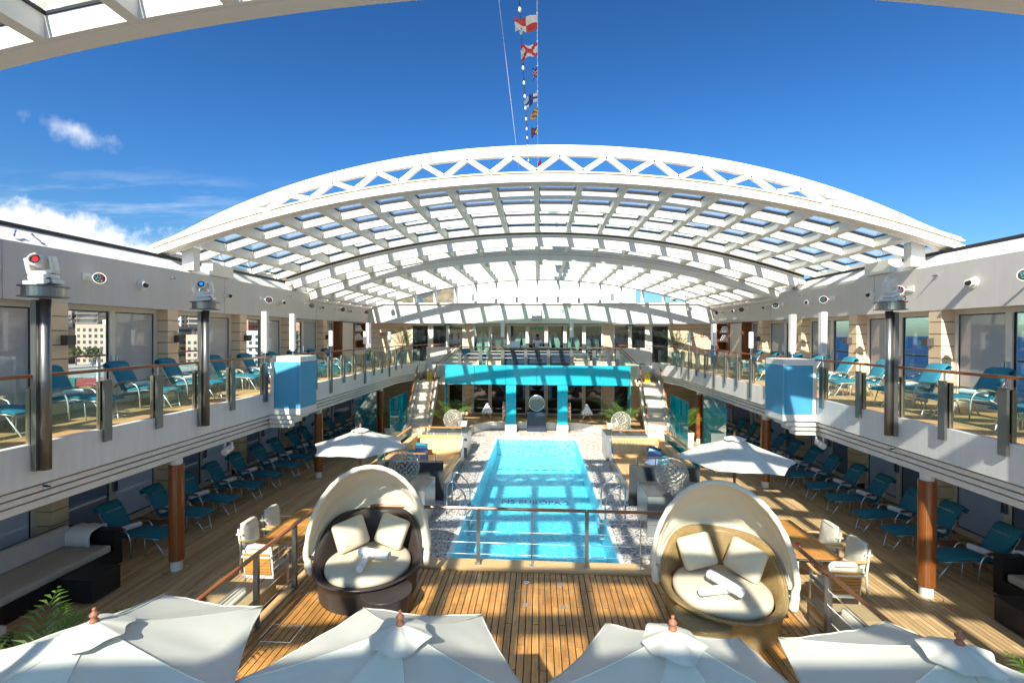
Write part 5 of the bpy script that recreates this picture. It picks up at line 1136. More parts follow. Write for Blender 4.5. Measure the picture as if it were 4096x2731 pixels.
        m.add(o0, [(i, (i+1) % 36, 36+(i+1) % 36, 36+i) for i in range(36)])
        for q in (.4, 2.4, 4.4): m.obox(T(.17*math.cos(q), .17*math.sin(q), .003, 0, 0, q), .13, .006, .001)
        part('deck_ring', m, CAULK, t)

# ============================================================ DECK LOUNGERS
def make_lounger(frame_m, arm_m):
    t = thing('deck_lounger', 'x', 'lounger')
    Wd = .50
    def pad(profile, w_, th):
        P = []; n = len(profile); mb = MB()
        tops = []; bots = []
        for i, (x, z) in enumerate(profile):
            a = profile[max(i-1, 0)]; b = profile[min(i+1, n-1)]; d = Vector((b[0]-a[0], 0, b[1]-a[1])).normalized(); nn = Vector((d.z, 0, -d.x)) * (1 if d.x < 0 else 1)
            if nn.z < 0 and abs(d.x) > abs(d.z): nn = -nn
            e = .55 if i in (0, n-1) else 1
            row = []
            for (y, k) in ((-.5, .25), (-.47, .75), (-.38, 1.), (0, 1.06), (.38, 1.), (.47, .75), (.5, .25)): row.append((x+nn.x*th*k*e, y*w_, z+nn.z*th*k*e))
            for (y, k) in ((.47, 0), (0, 0), (-.47, 0)): row.append((x, y*w_, z))
            P.append(row+[row[0]])
        mb.grid(P); o = len(mb.v); k = len(P[0])
        mb.add(P[0][:-1], [tuple(range(k-2, -1, -1))]); mb.add(P[-1][:-1], [tuple(range(k-1))]); return mb
    seat = [(.02, .385), (-.05, .40), (-.2, .415), (-.40, .43), (-.55, .44), (-.70, .425), (-.90, .395), (-1.06, .375)]
    part('seat_cushion', pad(seat, Wd, .055), TEALC, t, smooth=True)
    back = [(x, .39+(z-.39)*.79) for x, z in [(-1.07, .39), (-1.12, .50), (-1.20, .70), (-1.29, .90), (-1.36, 1.04), (-1.41, 1.13), (-1.46, 1.155), (-1.50, 1.12), (-1.49, 1.03)]]
    P = []; th = .055
    mb = MB()
    for i, (x, z) in enumerate(back):
        a = back[max(i-1, 0)]; b = back[min(i+1, len(back)-1)]; d = Vector((b[0]-a[0], 0, b[1]-a[1])).normalized(); nn = Vector((d.z, 0, -d.x)); e = .5 if i in (0, len(back)-1) else 1
        w_ = Wd*(1+.10*max(0, (z-.82)))
        row = [(x+nn.x*th*k*e, y*w_, z+nn.z*th*k*e) for y, k in ((-.5, .25), (-.47, .75), (-.38, 1.), (0, 1.06), (.38, 1.), (.47, .75), (.5, .25))]+[(x, y*w_, z) for y in (.47, 0, -.47)]
        P.append(row+[row[0]])
    mb.grid(P); k = len(P[0]); mb.add(P[0][:-1], [tuple(range(k-2, -1, -1))]); mb.add(P[-1][:-1], [tuple(range(k-1))])
    for f in range(len(mb.f)): mb.f[f] = mb.f[f][::-1]
    bc = part('back_cushion', mb, TEALC, t, smooth=True)
    fr = MB()
    for s in (-1, 1):
        fr.tube([(-.02, s*.20, .375), (-.2, s*.23, .395), (-.55, s*.235, .42), (-1.08, s*.235, .36)], .014, 6)
        fr.tube([(-1.06, s*.25, .36), (-1.2, s*.25, .60), (-1.38, s*.25, .88)], .013, 6)
    fr.cyl((-1.38, -.25, .88), (-1.38, .25, .88), .012, n=6); fr.cyl((-1.08, -.24, .36), (-1.08, .24, .36), .012, n=6); part('frame', fr, frame_m, t, smooth=True)
    m = MB(); m.tube([(-.17, .20, .37), (.0, .125, .02), (.0, .12, .0)], .012, 6); m.tube([(-.17, -.20, .37), (.0, -.125, .02), (.0, -.12, .0)], .012, 6); m.cyl((-.03, -.14, .07), (-.03, .14, .07), .009, n=6); part('foot_frame', m, frame_m, t, smooth=True)
    m = MB()
    for s in (-1, 1): m.cyl((-.42, s*.16, .41), (-.40, s*.15, .0), .011, n=6)
    part('leg', m, frame_m, t, smooth=True)
    for s in (-1, 1):
        m = MB(); m.tube([(-.95, s*.285, .57), (-.80, s*.285, .575), (-.70, s*.285, .53), (-.645, s*.285, .44), (-.62, s*.285, .32), (-.60, s*.285, .0)], .014, 6)
        m.cyl((-.63, s*.285, .36), (-.63, s*.235, .40), .012, n=6); part('arm_tube', m, frame_m, t, smooth=True)
        m = MB(); m.tube([(-1.30, s*.285, .0), (-1.12, s*.28, .33), (-1.0, s*.27, .40)], .013, 6); part('leg', m, frame_m, t, smooth=True)
        pts = [(-1.20, .47), (-1.14, .53), (-1.04, .575), (-.92, .597), (-.82, .597), (-.75, .58)]
        m = MB(); P = [[(x, s*(.285)-.027, z), (x, s*.285-.027, z+.022), (x, s*.285+.027, z+.022), (x, s*.285+.027, z), (x, s*.285-.027, z)] for x, z in pts]; m.grid(P); m.add(P[0][:-1], [(0, 1, 2, 3)]); m.add(P[-1][:-1], [(3, 2, 1, 0)]); part('armrest', m, arm_m, t)
    me = text_mesh('MS EUROPA 2', .062, .0004); me.transform(Matrix(((0, -.486, 0, -1.258), (1, 0, 0, 0), (0, .874, 0, .895), (0, 0, 0, 1)))); me.materials.clear(); me.materials.append(WPRINT)
    # lettering sits just proud of the cloth, reading from the foot end
    o = link(me, 'lettering', bc)
    return t
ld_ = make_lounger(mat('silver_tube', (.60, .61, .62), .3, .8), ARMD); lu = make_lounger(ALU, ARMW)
lowY = [9.38, 10.54, 11.45, 12.58, 13.55, 14.65, 15.58, 16.72, 17.65, 18.8, 19.72, 20.9]
upY = [7.0, 8.45, 10.02, 11.42, 13.15, 14.55, 16.1, 17.5, 19.1, 20.4]
def place(proto, used, loc, rz, label, group):
    if not used[0]:
        used[0] = True; proto.location = loc; proto.rotation_euler = (0, 0, rz); proto['label'] = label; proto['group'] = group; return proto
    return dup(proto, loc, rz, label, group)
u1, u2 = [False], [False]
def towel_roll(r_=.062, ln=.46):
    m = MB(); prof = []
    m.cyl((0, -ln/2, 0), (0, ln/2, 0), r_, n=18, cap=False)
    for e in (-1, 1):
        m.lathe([(r_, 0), (r_*.85, .012), (r_*.55, .004), (r_*.5, .010), (r_*.28, .0), (r_*.2, .008), (0, .0)], 18)
        k = 18*7; seg = m.v[-k:]; m.v[-k:] = [(p[0], e*(ln/2+p[2]), p[1]) for p in seg]
    return m
trm = towel_roll().mesh('towel_roll', TOWEL, smooth=False); sm = MB(); sm.cyl((0, .155, 0), (0, .162, 0), .0632, n=18, cap=False); sm = sm.mesh('stripe', STRIPE)
def put_roll(loc, rz, label, group, sc_=1):
    o = link(trm, 'towel_roll'); o.location = loc; o.rotation_euler = (0, 0, rz); o.scale = (sc_,)*3; tag(o, label, 'towel', group); q = link(sm, 'stripe', o); return o
rg = random.Random(4)
def side_table(first=[None]):
    t = thing('side_table', 'x', 'table')
    for k in range(7):
        m = MB(); m.box(-.22, .22, -.2+k*.058, -.2+k*.058+.050, .36, .38); part('slat', m, ARMD, t)
    m = MB(); m.box(-.2, -.17, -.19, .19, .34, .36); m.box(.17, .2, -.19, .19, .34, .36); part('batten', m, ARMD, t)
    for s in (-1, 1):
        m = MB(); m.tube([(-.25, s*.17, 0), (-.21, s*.17, .2), (-.13, s*.17, .32), (0, s*.17, .345), (.13, s*.17, .32), (.21, s*.17, .2), (.25, s*.17, 0)], .011, 6); part('leg_hoop', m, MATS['silver_tube'], t, smooth=True)
    return t
tb = side_table(); ut = [False]
for s in (-1, 1):
    rz = 0 if s < 0 else PI
    dy = 0 if s < 0 else .08
    for k, y in enumerate(lowY):
        j = rg.uniform(-.045, .045)
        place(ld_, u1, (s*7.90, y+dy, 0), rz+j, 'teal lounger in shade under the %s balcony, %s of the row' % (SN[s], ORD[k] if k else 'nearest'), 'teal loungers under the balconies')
        put_roll((s*(7.90+.93), y+dy+.0, .52), R(16*s)+rz+j+rg.uniform(-.06, .06), 'rolled white towel on the %s lounger under the %s balcony' % (ORD[k], SN[s]), 'rolled towels on loungers')
    for k, (a, b) in enumerate(((0, 1), (2, 3), (4, 5), (6, 7), (8, 9))):
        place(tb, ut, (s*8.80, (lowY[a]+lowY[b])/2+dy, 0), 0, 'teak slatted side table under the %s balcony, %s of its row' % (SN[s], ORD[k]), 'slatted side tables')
    for k, y in enumerate(upY):
        j = rg.uniform(-.045, .045)
        place(lu, u2, (s*8.27, y+dy, 3.05), rz+j, 'white framed teal lounger on the %s upper deck, %s of the row' % (SN[s], ORD[k] if k else 'nearest'), 'white framed loungers on the upper decks')
        put_roll((s*(8.27+.93), y+dy, 3.57), R(14*s)+rz+j, 'rolled white towel on the %s lounger of the %s upper deck' % (ORD[k], SN[s]), 'rolled towels on loungers')
    for k, (a, b) in enumerate(((0, 1), (2, 3), (4, 5), (6, 7))):
        place(tb, ut, (s*9.15, (upY[a]+upY[b])/2+dy, 3.05), 0, 'teak slatted side table on the %s upper deck, %s of its row' % (SN[s], ORD[k]), 'slatted side tables')
    # teal chairs standing beyond the glass on the outer deck
    # outer rail
    t = thing('outer_railing', 'outer promenade railing with wooden top seen through the %s windows' % SN[s], 'railing', (s*12.2, 4, 3.05), 0, 'outer railings')
    for k in range(14):
        m = MB(); m.box(s*12.18, s*12.24, 2+2*k, 2.06+2*k, 3.03, 4.1); part('post', m, WHITE, t, world=True)
    m = MB(); m.box(s*12.14, s*12.26, 1, 29, 4.1, 4.15); part('handrail', m, RAILW, t, world=True)
    m = MB(); m.box(s*12.19, s*12.22, 1, 29, 3.80, 3.83); part('mid_rail', m, WHITE, t, world=True)
    m = MB(); m.box(s*12.205, s*12.21, 1, 29, 3.1, 3.78); part('glass_panel', m, RAILG, t, world=True)

# ============================================================ DINING SETS
def dining_table(x0, x1, y0, y1, lab):
    cx, cy = (x0+x1)/2, (y0+y1)/2; t = thing('dining_table', lab, 'table', (cx, cy, 0), 0, 'teak dining tables'); hx, hy = abs(x1-x0)/2, (y1-y0)/2
    for (a, b, c, d) in ((-hx, hx, -hy, -hy+.09), (-hx, hx, hy-.09, hy), (-hx, -hx+.07, -hy+.093, hy-.093), (hx-.07, hx, -hy+.093, hy-.093), (-hx+.073, hx-.073, -.05, .05)):
        m = MB(); m.box(a, b, c, d, .715, .745); part('frame_board', m, TABLEW, t)
    n = 10
    for (c, d) in ((-hy+.096, -.053), (.053, hy-.096)):
        for i in range(n):
            wx = (2*hx-.146)/n; m = MB(); m.box(-hx+.073+i*wx+.004, -hx+.073+(i+1)*wx-.004, c, d, .717, .742); part('slat', m, TABLEW, t)
    m = MB(); 
    for a, b, c, d in ((-hx+.05, hx-.05, -hy+.05, -hy+.08), (-hx+.05, hx-.05, hy-.08, hy-.05), (-hx+.05, -hx+.08, -hy+.05, hy-.05), (hx-.08, hx-.05, -hy+.05, hy-.05)): m.box(a, b, c, d, .66, .712)
    part('apron', m, MATS['silver_tube'], t)
    for sx in (-1, 1):
        for sy in (-1, 1):
            m = MB(); m.cyl((sx*(hx-.09), sy*(hy-.12), 0), (sx*(hx-.09), sy*(hy-.12), .66), .026, n=12); part('leg', m, CREAMW, t, smooth=True)
    return t
dining_table(-5.33, -4.52, 8.43, 10.12, 'teak slatted dining table on the left beside the platform rail'); dining_table(4.75, 5.56, 8.50, 10.2, 'teak slatted dining table on the right beside the platform rail')
def dining_chair(loc, rz, lab, first=[None]):
    if first[0]: return dup(first[0], loc, rz, lab, 'dining chairs with white covers')
    t = thing('dining_chair', lab, 'chair', loc, rz, 'dining chairs with white covers'); first[0] = t     # faces -y in local space is its front
    fm = CREAMW
    for s in (-1, 1):
        m = MB(); m.tube([(s*.26, .26, 0), (s*.26, .24, .42), (s*.25, .30, .88)], .019, 8); part('rear_leg', m, fm, t, smooth=True)
        m = MB(); m.tube([(s*.26, -.24, 0), (s*.26, -.23, .64)], .019, 8); part('front_leg', m, fm, t, smooth=True)
        P = []
        for k in range(8):
            u = k/7; y = .26-.56*u; x = s*(.265+.03*math.sin(PI*u)); P.append([(x-.028, y, .645), (x-.028, y, .668), (x+.028, y, .668), (x+.028, y, .645), (x-.028, y, .645)])
        m = MB(); m.grid(P); m.add(P[0][:-1], [(0, 1, 2, 3)]); m.add(P[-1][:-1], [(3, 2, 1, 0)]); part('armrest', m, TEAKF, t)
        m = MB(); m.cyl((s*.26, .24, .40), (s*.26, -.23, .40), .016, n=8); part('side_rail', m, fm, t, smooth=True)
    for k in range(7):
        z = .46+.058*k; m = MB(); m.obox(T(0, .262+.075*(z-.42)/.46, z, R(-8)), .48, .016, .048); part('back_slat', m, TABLEW, t)
    m = MB(); m.box(-.26, .26, .22, .25, .36, .42); part('rear_rail', m, fm, t)
    part('seat_cushion', rbox(.50, .48, .07, .03, 3, T(0, -.01, .455), puff=.15), IVORY, t, smooth=True)
    b = rslab(.50, .54, .075, .10, .25); b.xform(T(0, .222, .70, R(-8))); bc = part('back_cushion', b, IVORY, t, smooth=True)
    hd = rbox(.34, .12, .045, .022, 3, T(0, .268, .935, R(-8))); part('cover_fold', hd, IVORY, t, smooth=True)
    m = MB(); m.box(-.275, .275, .325, .332, .76, .79); m.box(-.278, -.262, .2, .33, .76, .79); m.box(.262, .278, .2, .33, .76, .79); part('strap', m, IVORY, t)
    lettering('MS EUROPA 2', .05, mat('faded_print', (.45, .42, .38), .8), bc, T(0, .180, .80) @ Matrix.Rotation(R(82), 4, 'X'))
    return t
dining_chair((-5.55, 8.92, 0), R(90), 'white covered dining chair at the near left side of the left dining table')
dining_chair((-5.50, 9.62, 0), R(90), 'white covered dining chair at the far left side of the left dining table')
dining_chair((-4.92, 8.12, 0), R(180), 'dining chair with slatted back towards the viewer at the left table')
dining_chair((5.80, 8.85, 0), R(-90), 'white covered dining chair at the near right side of the right dining table')
dining_chair((5.74, 9.55, 0), R(-90), 'white covered dining chair at the far right side of the right dining table')
dining_chair((5.20, 8.16, 0), R(180), 'dining chair with slatted back towards the viewer at the right table')
for s, x, y in ((-1, -4.68, 9.35), (1, 4.92, 9.0)):
    t = thing('succulent_pot', 'small green succulent in a grey pot on the %s dining table' % SN[s], 'potted plant', (x, y, .745), 0, 'succulents on dining tables')
    m = MB(); m.lathe([(0, 0), (.045, 0), (.055, .06), (.045, .10), (0, .10)], 14); part('pot', m, mat('celadon', (.25, .38, .36), .4), t, smooth=True)
    for k in range(16):
        a = k*2.4; r_ = .012+.0028*k; m = MB(); d = Vector((math.cos(a), math.sin(a), 0)); m.tube([d*r_*.5+Vector((0, 0, .09)), d*(r_+.02)+Vector((0, 0, .12)), d*(r_+.035)+Vector((0, 0, .155-.002*k))], [.010, .013, .002], 5); part('leaf', m, mat('succulent', (.25, .42, .08), .5), t)
    t = thing('sachet_caddy', 'small white tub of red and orange sachets on the %s dining table' % SN[s], 'caddy', (x+.06, y-.13, .745), 0, 'sachet caddies')
    m = MB(); m.lathe([(0, 0), (.042, 0), (.042, .05), (0, .05)], 14); part('tub', m, WHITE, t)
    for k in range(5):
        m = MB(); m.obox(T(-.025+.0125*k, 0, .06, 0, R(-6+3*k)), .008, .05, .07); part('sachet', m, RED if k % 2 else ORANGE, t)
    t = thing('menu_card', 'upright blue menu card on the far part of the %s dining table' % SN[s], 'menu card', (x-.12*s, y+.35, .746), R(20*s), 'menu cards')
    for f in (-1, 1): m = MB(); m.box(-.075, .075, f*.02, f*.02+.004, 0, .21); part('leaf', m, MATS['menu_blue'], t)

# ============================================================ DAYBEDS
def daybed(loc, rz, wick, lab, otto, ottolab):
    t = thing('canopy_daybed', lab, 'daybed', loc, rz, 'round canopy daybeds')
    n = 72
    def hh(th):    # rim height round the tub, th measured from the front (-y)
        c = math.cos(th); u = max(0, min(1, (.35-c)/1.25)); return .42+.62*(u*u*(3-2*u))
    P = []
    for i in range(n+1):
        th = 2*PI*i/n; d = (math.sin(th), -math.cos(th)); h = hh(th)
        row = [(.80, 0.0), (.82, .12), (.84, .26), (.865, .42 if h > .42 else h), (.89+.03*(h-.42), h), (.875, h+.02), (.845, h+.015), (.81, h-.04), (.745, .40), (.73, .35)]
        P.append([(d[0]*r_, d[1]*r_, z) for r_, z in row])
    m = MB(); m.grid(P); part('basket', m, wick, t, smooth=True, uv='cyl')
    m = MB(); m.tube([(math.sin(2*PI*i/n)*(.885+.03*(hh(2*PI*i/n)-.42)), -math.cos(2*PI*i/n)*(.885+.03*(hh(2*PI*i/n)-.42)), hh(2*PI*i/n)+.01) for i in range(n+1)], .022, 8, cap=False); part('rim_roll', m, wick, t, smooth=True, uv='cyl')
    m = MB(); m.lathe([(.0, .34), (.68, .34), (.715, .38), (.72, .43), (.705, .48), (.64, .515), (.43, .54), (0, .55)], 48); part('seat_cushion', m, CREAM, t, smooth=True)
    for s in (-1, 1):
        M_ = T(s*.36, .36, .80, R(-24), 0, R(-30*s)) @ Matrix.Rotation(R(9*s), 4, 'Y'); q_ = rslab(.58, .52, .15, .06, .15); q_.xform(M_); part('back_cushion', q_, CREAM, t, smooth=True)
    # hood: arcs swung about the hinge axis
    def arc(al, a_, r_, z0, cnt=37, dip=.0):
        o = []
        for k in range(cnt):
            ph = -.16*PI+(1.32*PI)*k/(cnt-1) if al > 1.3 else PI*k/(cnt-1)
            x = a_*math.cos(ph); q = r_*math.sin(ph)
            o.append(Vector((x, .08+q*math.cos(al), z0+q*math.sin(al))))
        return o
    nr = 26; nc = 41; P = []
    key = [(R(86), 1.02, 1.46), (R(70), .985, 1.36), (R(52), .965, 1.20), (R(33), .945, 1.02), (R(20), .925, .92)]
    for j in range(nr):
        u = j/(nr-1)*(len(key)-1); i = min(int(u), len(key)-2); f = u-i
        al, a_, r_ = [key[i][q]*(1-f)+key[i+1][q]*f for q in range(3)]
        sag = math.sin(PI*f)*.035
        row = []
        for k in range(nc):
            ph = PI*k/(nc-1); wr = .008*math.sin(k*2.3+j*.9)*math.sin(PI*f)
            x = (a_-sag*.5)*math.cos(ph); q = (r_-sag+wr)*max(math.sin(ph), 0)**.92
            row.append((x, .08+q*math.cos(al)-.02, .60+q*math.sin(al)))
        P.append(row)
    m = MB(); m.grid(P); hd = part('hood', m, IVORY, t, smooth=True)
    so = hd.modifiers.new('thick', 'SOLIDIFY'); so.thickness = .008
    for j, (al, a_, r_) in enumerate(key[1:4]):
        m = MB(); m.tube([(a_*math.cos(PI*k/36), .08+r_*math.sin(PI*k/36)**.92*math.cos(al)-.02, .60+r_*math.sin(PI*k/36)**.92*math.sin(al)) for k in range(37)], .008, 6); part('hood_rib', m, IVORY, t, smooth=True)
    # rolled front hem with hanging folds at both ends
    pts = []; rad = []
    for k in range(61):
        u = k/60; ph = -.10*PI+1.20*PI*u; al = R(87)
        x = 1.03*math.cos(ph); q = 1.47*math.sin(ph) if math.sin(ph) > 0 else .95*math.sin(ph)
        pts.append((x*(1 if math.sin(ph) > 0 else .97), .04+q*math.cos(al)-.03, .60+q*math.sin(al))); e = min(u, 1-u)
        rad.append(.042+.035*max(0, 1-e*8)+.005*math.sin(k*1.9))
    rad[0] = rad[-1] = .03
    m = MB(); m.tube(pts, rad, 14); part('hood_hem', m, IVORY, t, smooth=True)
    o = thing('ottoman', ottolab, 'ottoman', otto, rz, 'wicker ottomans')
    m = MB(); m.lathe([(.35, 0), (.365, .15), (.385, .33), (.39, .355), (.37, .37), (0, .375)], 40); part('body', m, wick, o, smooth=True, uv='cyl')
    m = MB(); m.lathe([(.375, .34), (.398, .35), (.398, .365), (.375, .375)], 40); part('rim_roll', m, wick, o, smooth=True, uv='cyl')
    return t
daybed((-2.85, 7.72, .352), R(13), WICKD, 'dark brown wicker canopy daybed with ivory hood on the left of the platform', (-2.30, 7.03, .352), 'dark wicker ottoman tucked against the front of the dark daybed')
daybed((2.95, 7.28, .352), R(-20), WICKL, 'honey coloured wicker canopy daybed with ivory hood on the right of the platform', (2.45, 6.66, .352), 'honey wicker ottoman tucked against the front of the light daybed')
put_roll((-2.80, 7.35, .98), R(5), 'rolled towel pointing at the viewer on the dark daybed', 'rolled towels on daybeds', .95); put_roll((-2.66, 7.48, 1.07), R(78), 'rolled towel lying crosswise on top on the dark daybed', 'rolled towels on daybeds', 1.15)
put_roll((2.70, 6.88, .98), R(104), 'lower rolled towel on the light wicker daybed', 'rolled towels on daybeds', 1.0); put_roll((2.86, 6.92, 1.07), R(28), 'upper rolled towel crossing the other on the light daybed', 'rolled towels on daybeds', 1.2)

# ============================================================ UMBRELLAS
FIN = mat('finial_wood', (.38, .14, .07), .55, var=.15)
def umbrella(x, y, z0, zr, zt, Rr, rz, lab, grp, hub=(0, 0), sides=6):
    t = thing('parasol', lab, 'parasol', (x, y, z0), rz, grp); H = zr-z0; Ht = zt-z0
    ws = random.Random(lab)
    for k in range(sides):
        a0, a1 = 2*PI*k/sides, 2*PI*(k+1)/sides; P = []
        A = Vector((Rr*math.cos(a0), Rr*math.sin(a0), H)); B = Vector((Rr*math.cos(a1), Rr*math.sin(a1), H)); C_ = Vector((hub[0], hub[1], Ht)); ph = ws.uniform(0, 6)
        for i in range(13):
            u = i/12; row = []
            for j in range(13):
                v = j/12; e = A.lerp(B, v); edge_in = .04*math.sin(PI*v)*u*u
                p = C_.lerp(e*(1-edge_in*Vector((1, 1, 0)).length/1.41) if False else Vector((e.x*(1-edge_in), e.y*(1-edge_in), e.z)), u)
                p.z -= .022*math.sin(PI*v)*u*(1.2-u)*1.6 - .05*math.sin(PI*u)*(1-abs(2*v-1))*.0
                p.z -= .05*math.sin(PI*u)*.45
                p.z += .007*math.sin(9*v+5*u+ph)*u+.0035*math.sin(23*v*u+ph)*u+.004*math.sin(31*v+ph)*(1-u)*u
                if i == 12: p.z -= .004
                row.append(p)
            P.append(row)
        m = MB(); m.grid(P); part('canopy_panel', m, UMB, t, smooth=True)
        m = MB(); m.tube([C_.lerp(A, u)+Vector((0, 0, .002-.05*math.sin(PI*u)*.45)) for u in lin(0, 1, 12)], .006, 5); part('seam', m, UMB, t, smooth=True)
        m = MB(); m.tube([P[12][j]+Vector((0, 0, .001)) for j in range(13)], .007, 5); part('hem', m, UMB, t, smooth=True)
        m = MB(); m.tube([C_.lerp(A, u)+Vector((0, 0, -.03-.05*math.sin(PI*u)*.45)) for u in lin(.05, .99, 8)], .009, 5); part('rib', m, COLW, t, smooth=True)
    # vent cap
    P = []
    for i in range(7):
        u = i/6; row = []
        for j in range(49):
            a = 2*PI*j/48; r_ = u*(.195+.014*math.cos(sides*a)+.010*math.sin(5*a+2)); row.append((hub[0]+r_*math.cos(a), hub[1]+r_*math.sin(a), Ht+.022-u**1.25*(.080*(Ht-H)/.46+.010*math.sin(7*a+ws.uniform(0, .01))-.010*math.cos(3*a))))
        P.append(row)
    m = MB(); m.grid(P); part('vent_cap', m, UMB, t, smooth=True)
    m = MB(); m.lathe([(.030, 0), (.040, .012), (.036, .03), (.022, .045), (.026, .055), (.038, .070), (.040, .085), (.028, .10), (.014, .112), (.012, .118), (.018, .128), (.018, .138), (.010, .148), (0, .150)], 20, (0, 0, 0)); m.xform(T(hub[0], hub[1], Ht+.012) @ Matrix.Scale(.68, 4)); part('finial', m, FIN, t, smooth=True)
    m = MB(); m.cyl((0, 0, .02), (hub[0], hub[1], Ht+.01), .024, n=12); part('pole', m, COLW, t, smooth=True)
    m = MB(); m.lathe([(.28, 0), (.28, .05), (.05, .08), (.045, .3), (0, .3)], 24); part('foot', m, MGREY, t)
    return t
GU = 'white parasols in the foreground'
umbrella(-2.88, 2.95, .352, 2.42, 2.83, 1.0, R(-8), 'large white parasol in the bottom left corner', GU, (.06, -.12))
umbrella(-.94, 2.93, .352, 2.38, 2.83, 1.04, R(-2), 'white parasol at the bottom, left of centre', GU, (.12, 0))
umbrella(1.06, 2.87, .352, 2.34, 2.83, 1.04, R(-7), 'white parasol at the bottom, right of centre', GU, (-.12, .1))
umbrella(2.72, 2.97, .352, 2.36, 2.83, 1.04, R(15), 'large white parasol in the bottom right corner', GU, (-.03, 0))
umbrella(-3.85, 9.85, 0, 2.28, 2.66, 1.06, R(-3), 'white parasol standing behind the dark daybed', 'white parasols beside the pool')
umbrella(3.78, 8.80, 0, 2.43, 2.84, 1.06, R(-8), 'white parasol standing behind the light daybed', 'white parasols beside the pool')

# ============================================================ PLATFORM RAILINGS
rl = thing('platform_railing', 'wood topped cable railing round three sides of the raised platform', 'railing', (0, 8.6, .35))
def fpost(x, y, thin=False):
    m = MB()
    if thin: m.cyl((x, y, .36), (x, y, 1.40), .011, n=8); m.cyl((x, y, .386), (x, y, .395), .06, n=18)
    else: m.box(x-.035, x+.035, y-.03, y+.03, .36, 1.42); m.box(x-.06, x+.06, y-.05, y+.05, .386, .396)
    part('post', m, (SILVER if thin else POST), rl, world=True)
for x in (-2.1, -1.05, 1.0, 2.0): fpost(x, 8.60, thin=(abs(x) > 1.9))
fpost(-.03, 8.60, True)
for x in (-4.12, -3.1, 3.1, 4.12): fpost(x, 8.60)
for s in (-1, 1):
    for y in (7.62, 6.55, 5.45, 4.4, 3.3): fpost(s*4.12, y)
for a, b in ((-4.15, -1.04), (-1.03, .99), (1.0, 4.15)):
    m = MB(); m.tube([(a, 8.60, 1.44), (b, 8.60, 1.44)], .031, 12); part('handrail', m, RAILX, rl, world=True, smooth=False)
for s in (-1, 1): m = MB(); m.tube([(s*4.12, 8.62, 1.45), (s*4.12, 3.0, 1.45)], .033, 12); part('handrail', m, RAILW, rl, world=True)
for z in (.57, .79, 1.0, 1.21):
    m = MB(); m.cyl((-4.12, 8.60, z), (4.12, 8.60, z), .0045, n=5); part('cable', m, SILVER, rl, world=True)
    for s in (-1, 1):
        m = MB(); m.cyl((s*4.12, 8.6, z), (s*4.12, 3.0, z), .0045, n=5); part('cable', m, SILVER, rl, world=True)
        for x0, d in ((s*1.04, 1), ):
            m = MB(); m.cyl((x0+s*.03, 8.6, z), (x0+s*.22, 8.6, z), .010, n=8); m.cyl((x0+s*.22, 8.6, z), (x0+s*.28, 8.6, z), .014, n=8); part('turnbuckle', m, SILVER, rl, world=True)
# deck fittings
k = 0
for x, y in ((-.12, 8.05), (.48, 8.02), (-.10, 7.38), (.50, 7.35), (-3.55, 7.35), (-3.35, 4.95), (-3.05, 4.9), (-3.15, 4.5), (-3.42, 4.4), (-3.30, 4.15), (3.45, 4.65)):
    t = thing('deck_socket', 'round steel deck socket, %s' % ('far left of four near the pool rail', 'far right of four near the pool rail', 'near left of four near the pool rail', 'near right of four near the pool rail', 'left of the dark daybed', 'first of five by the left parasols', 'second of five by the left parasols', 'third of five by the left parasols', 'fourth of five by the left parasols', 'fifth of five by the left parasols', 'between the two right parasols')[k], 'deck fitting', (x, y, .352), 0, 'deck sockets'); k += 1
    m = MB(); m.cyl((0, 0, 0), (0, 0, .008), .045, n=20); part('rim', m, SILVER if k < 6 else STEEL, t); m = MB(); m.cyl((0, 0, .008), (0, 0, .010), .030, n=16); part('plug', m, MGREY, t)
for x, y, sd in ((-3.68, 6.45, 'left'), (3.95, 6.25, 'right')):
    m = MB()
    for a, b, c, d in ((-.25, .25, -.2, -.185), (-.25, .25, .185, .2), (-.25, -.235, -.184, .184), (.235, .25, -.184, .184)): m.box(a, b, c, d, 0, .006)
    single('hatch_frame', m, SILVER, 'square steel hatch frame let into the platform on the %s' % sd, 'hatch', (x, y, .351), 0, 'deck hatches')

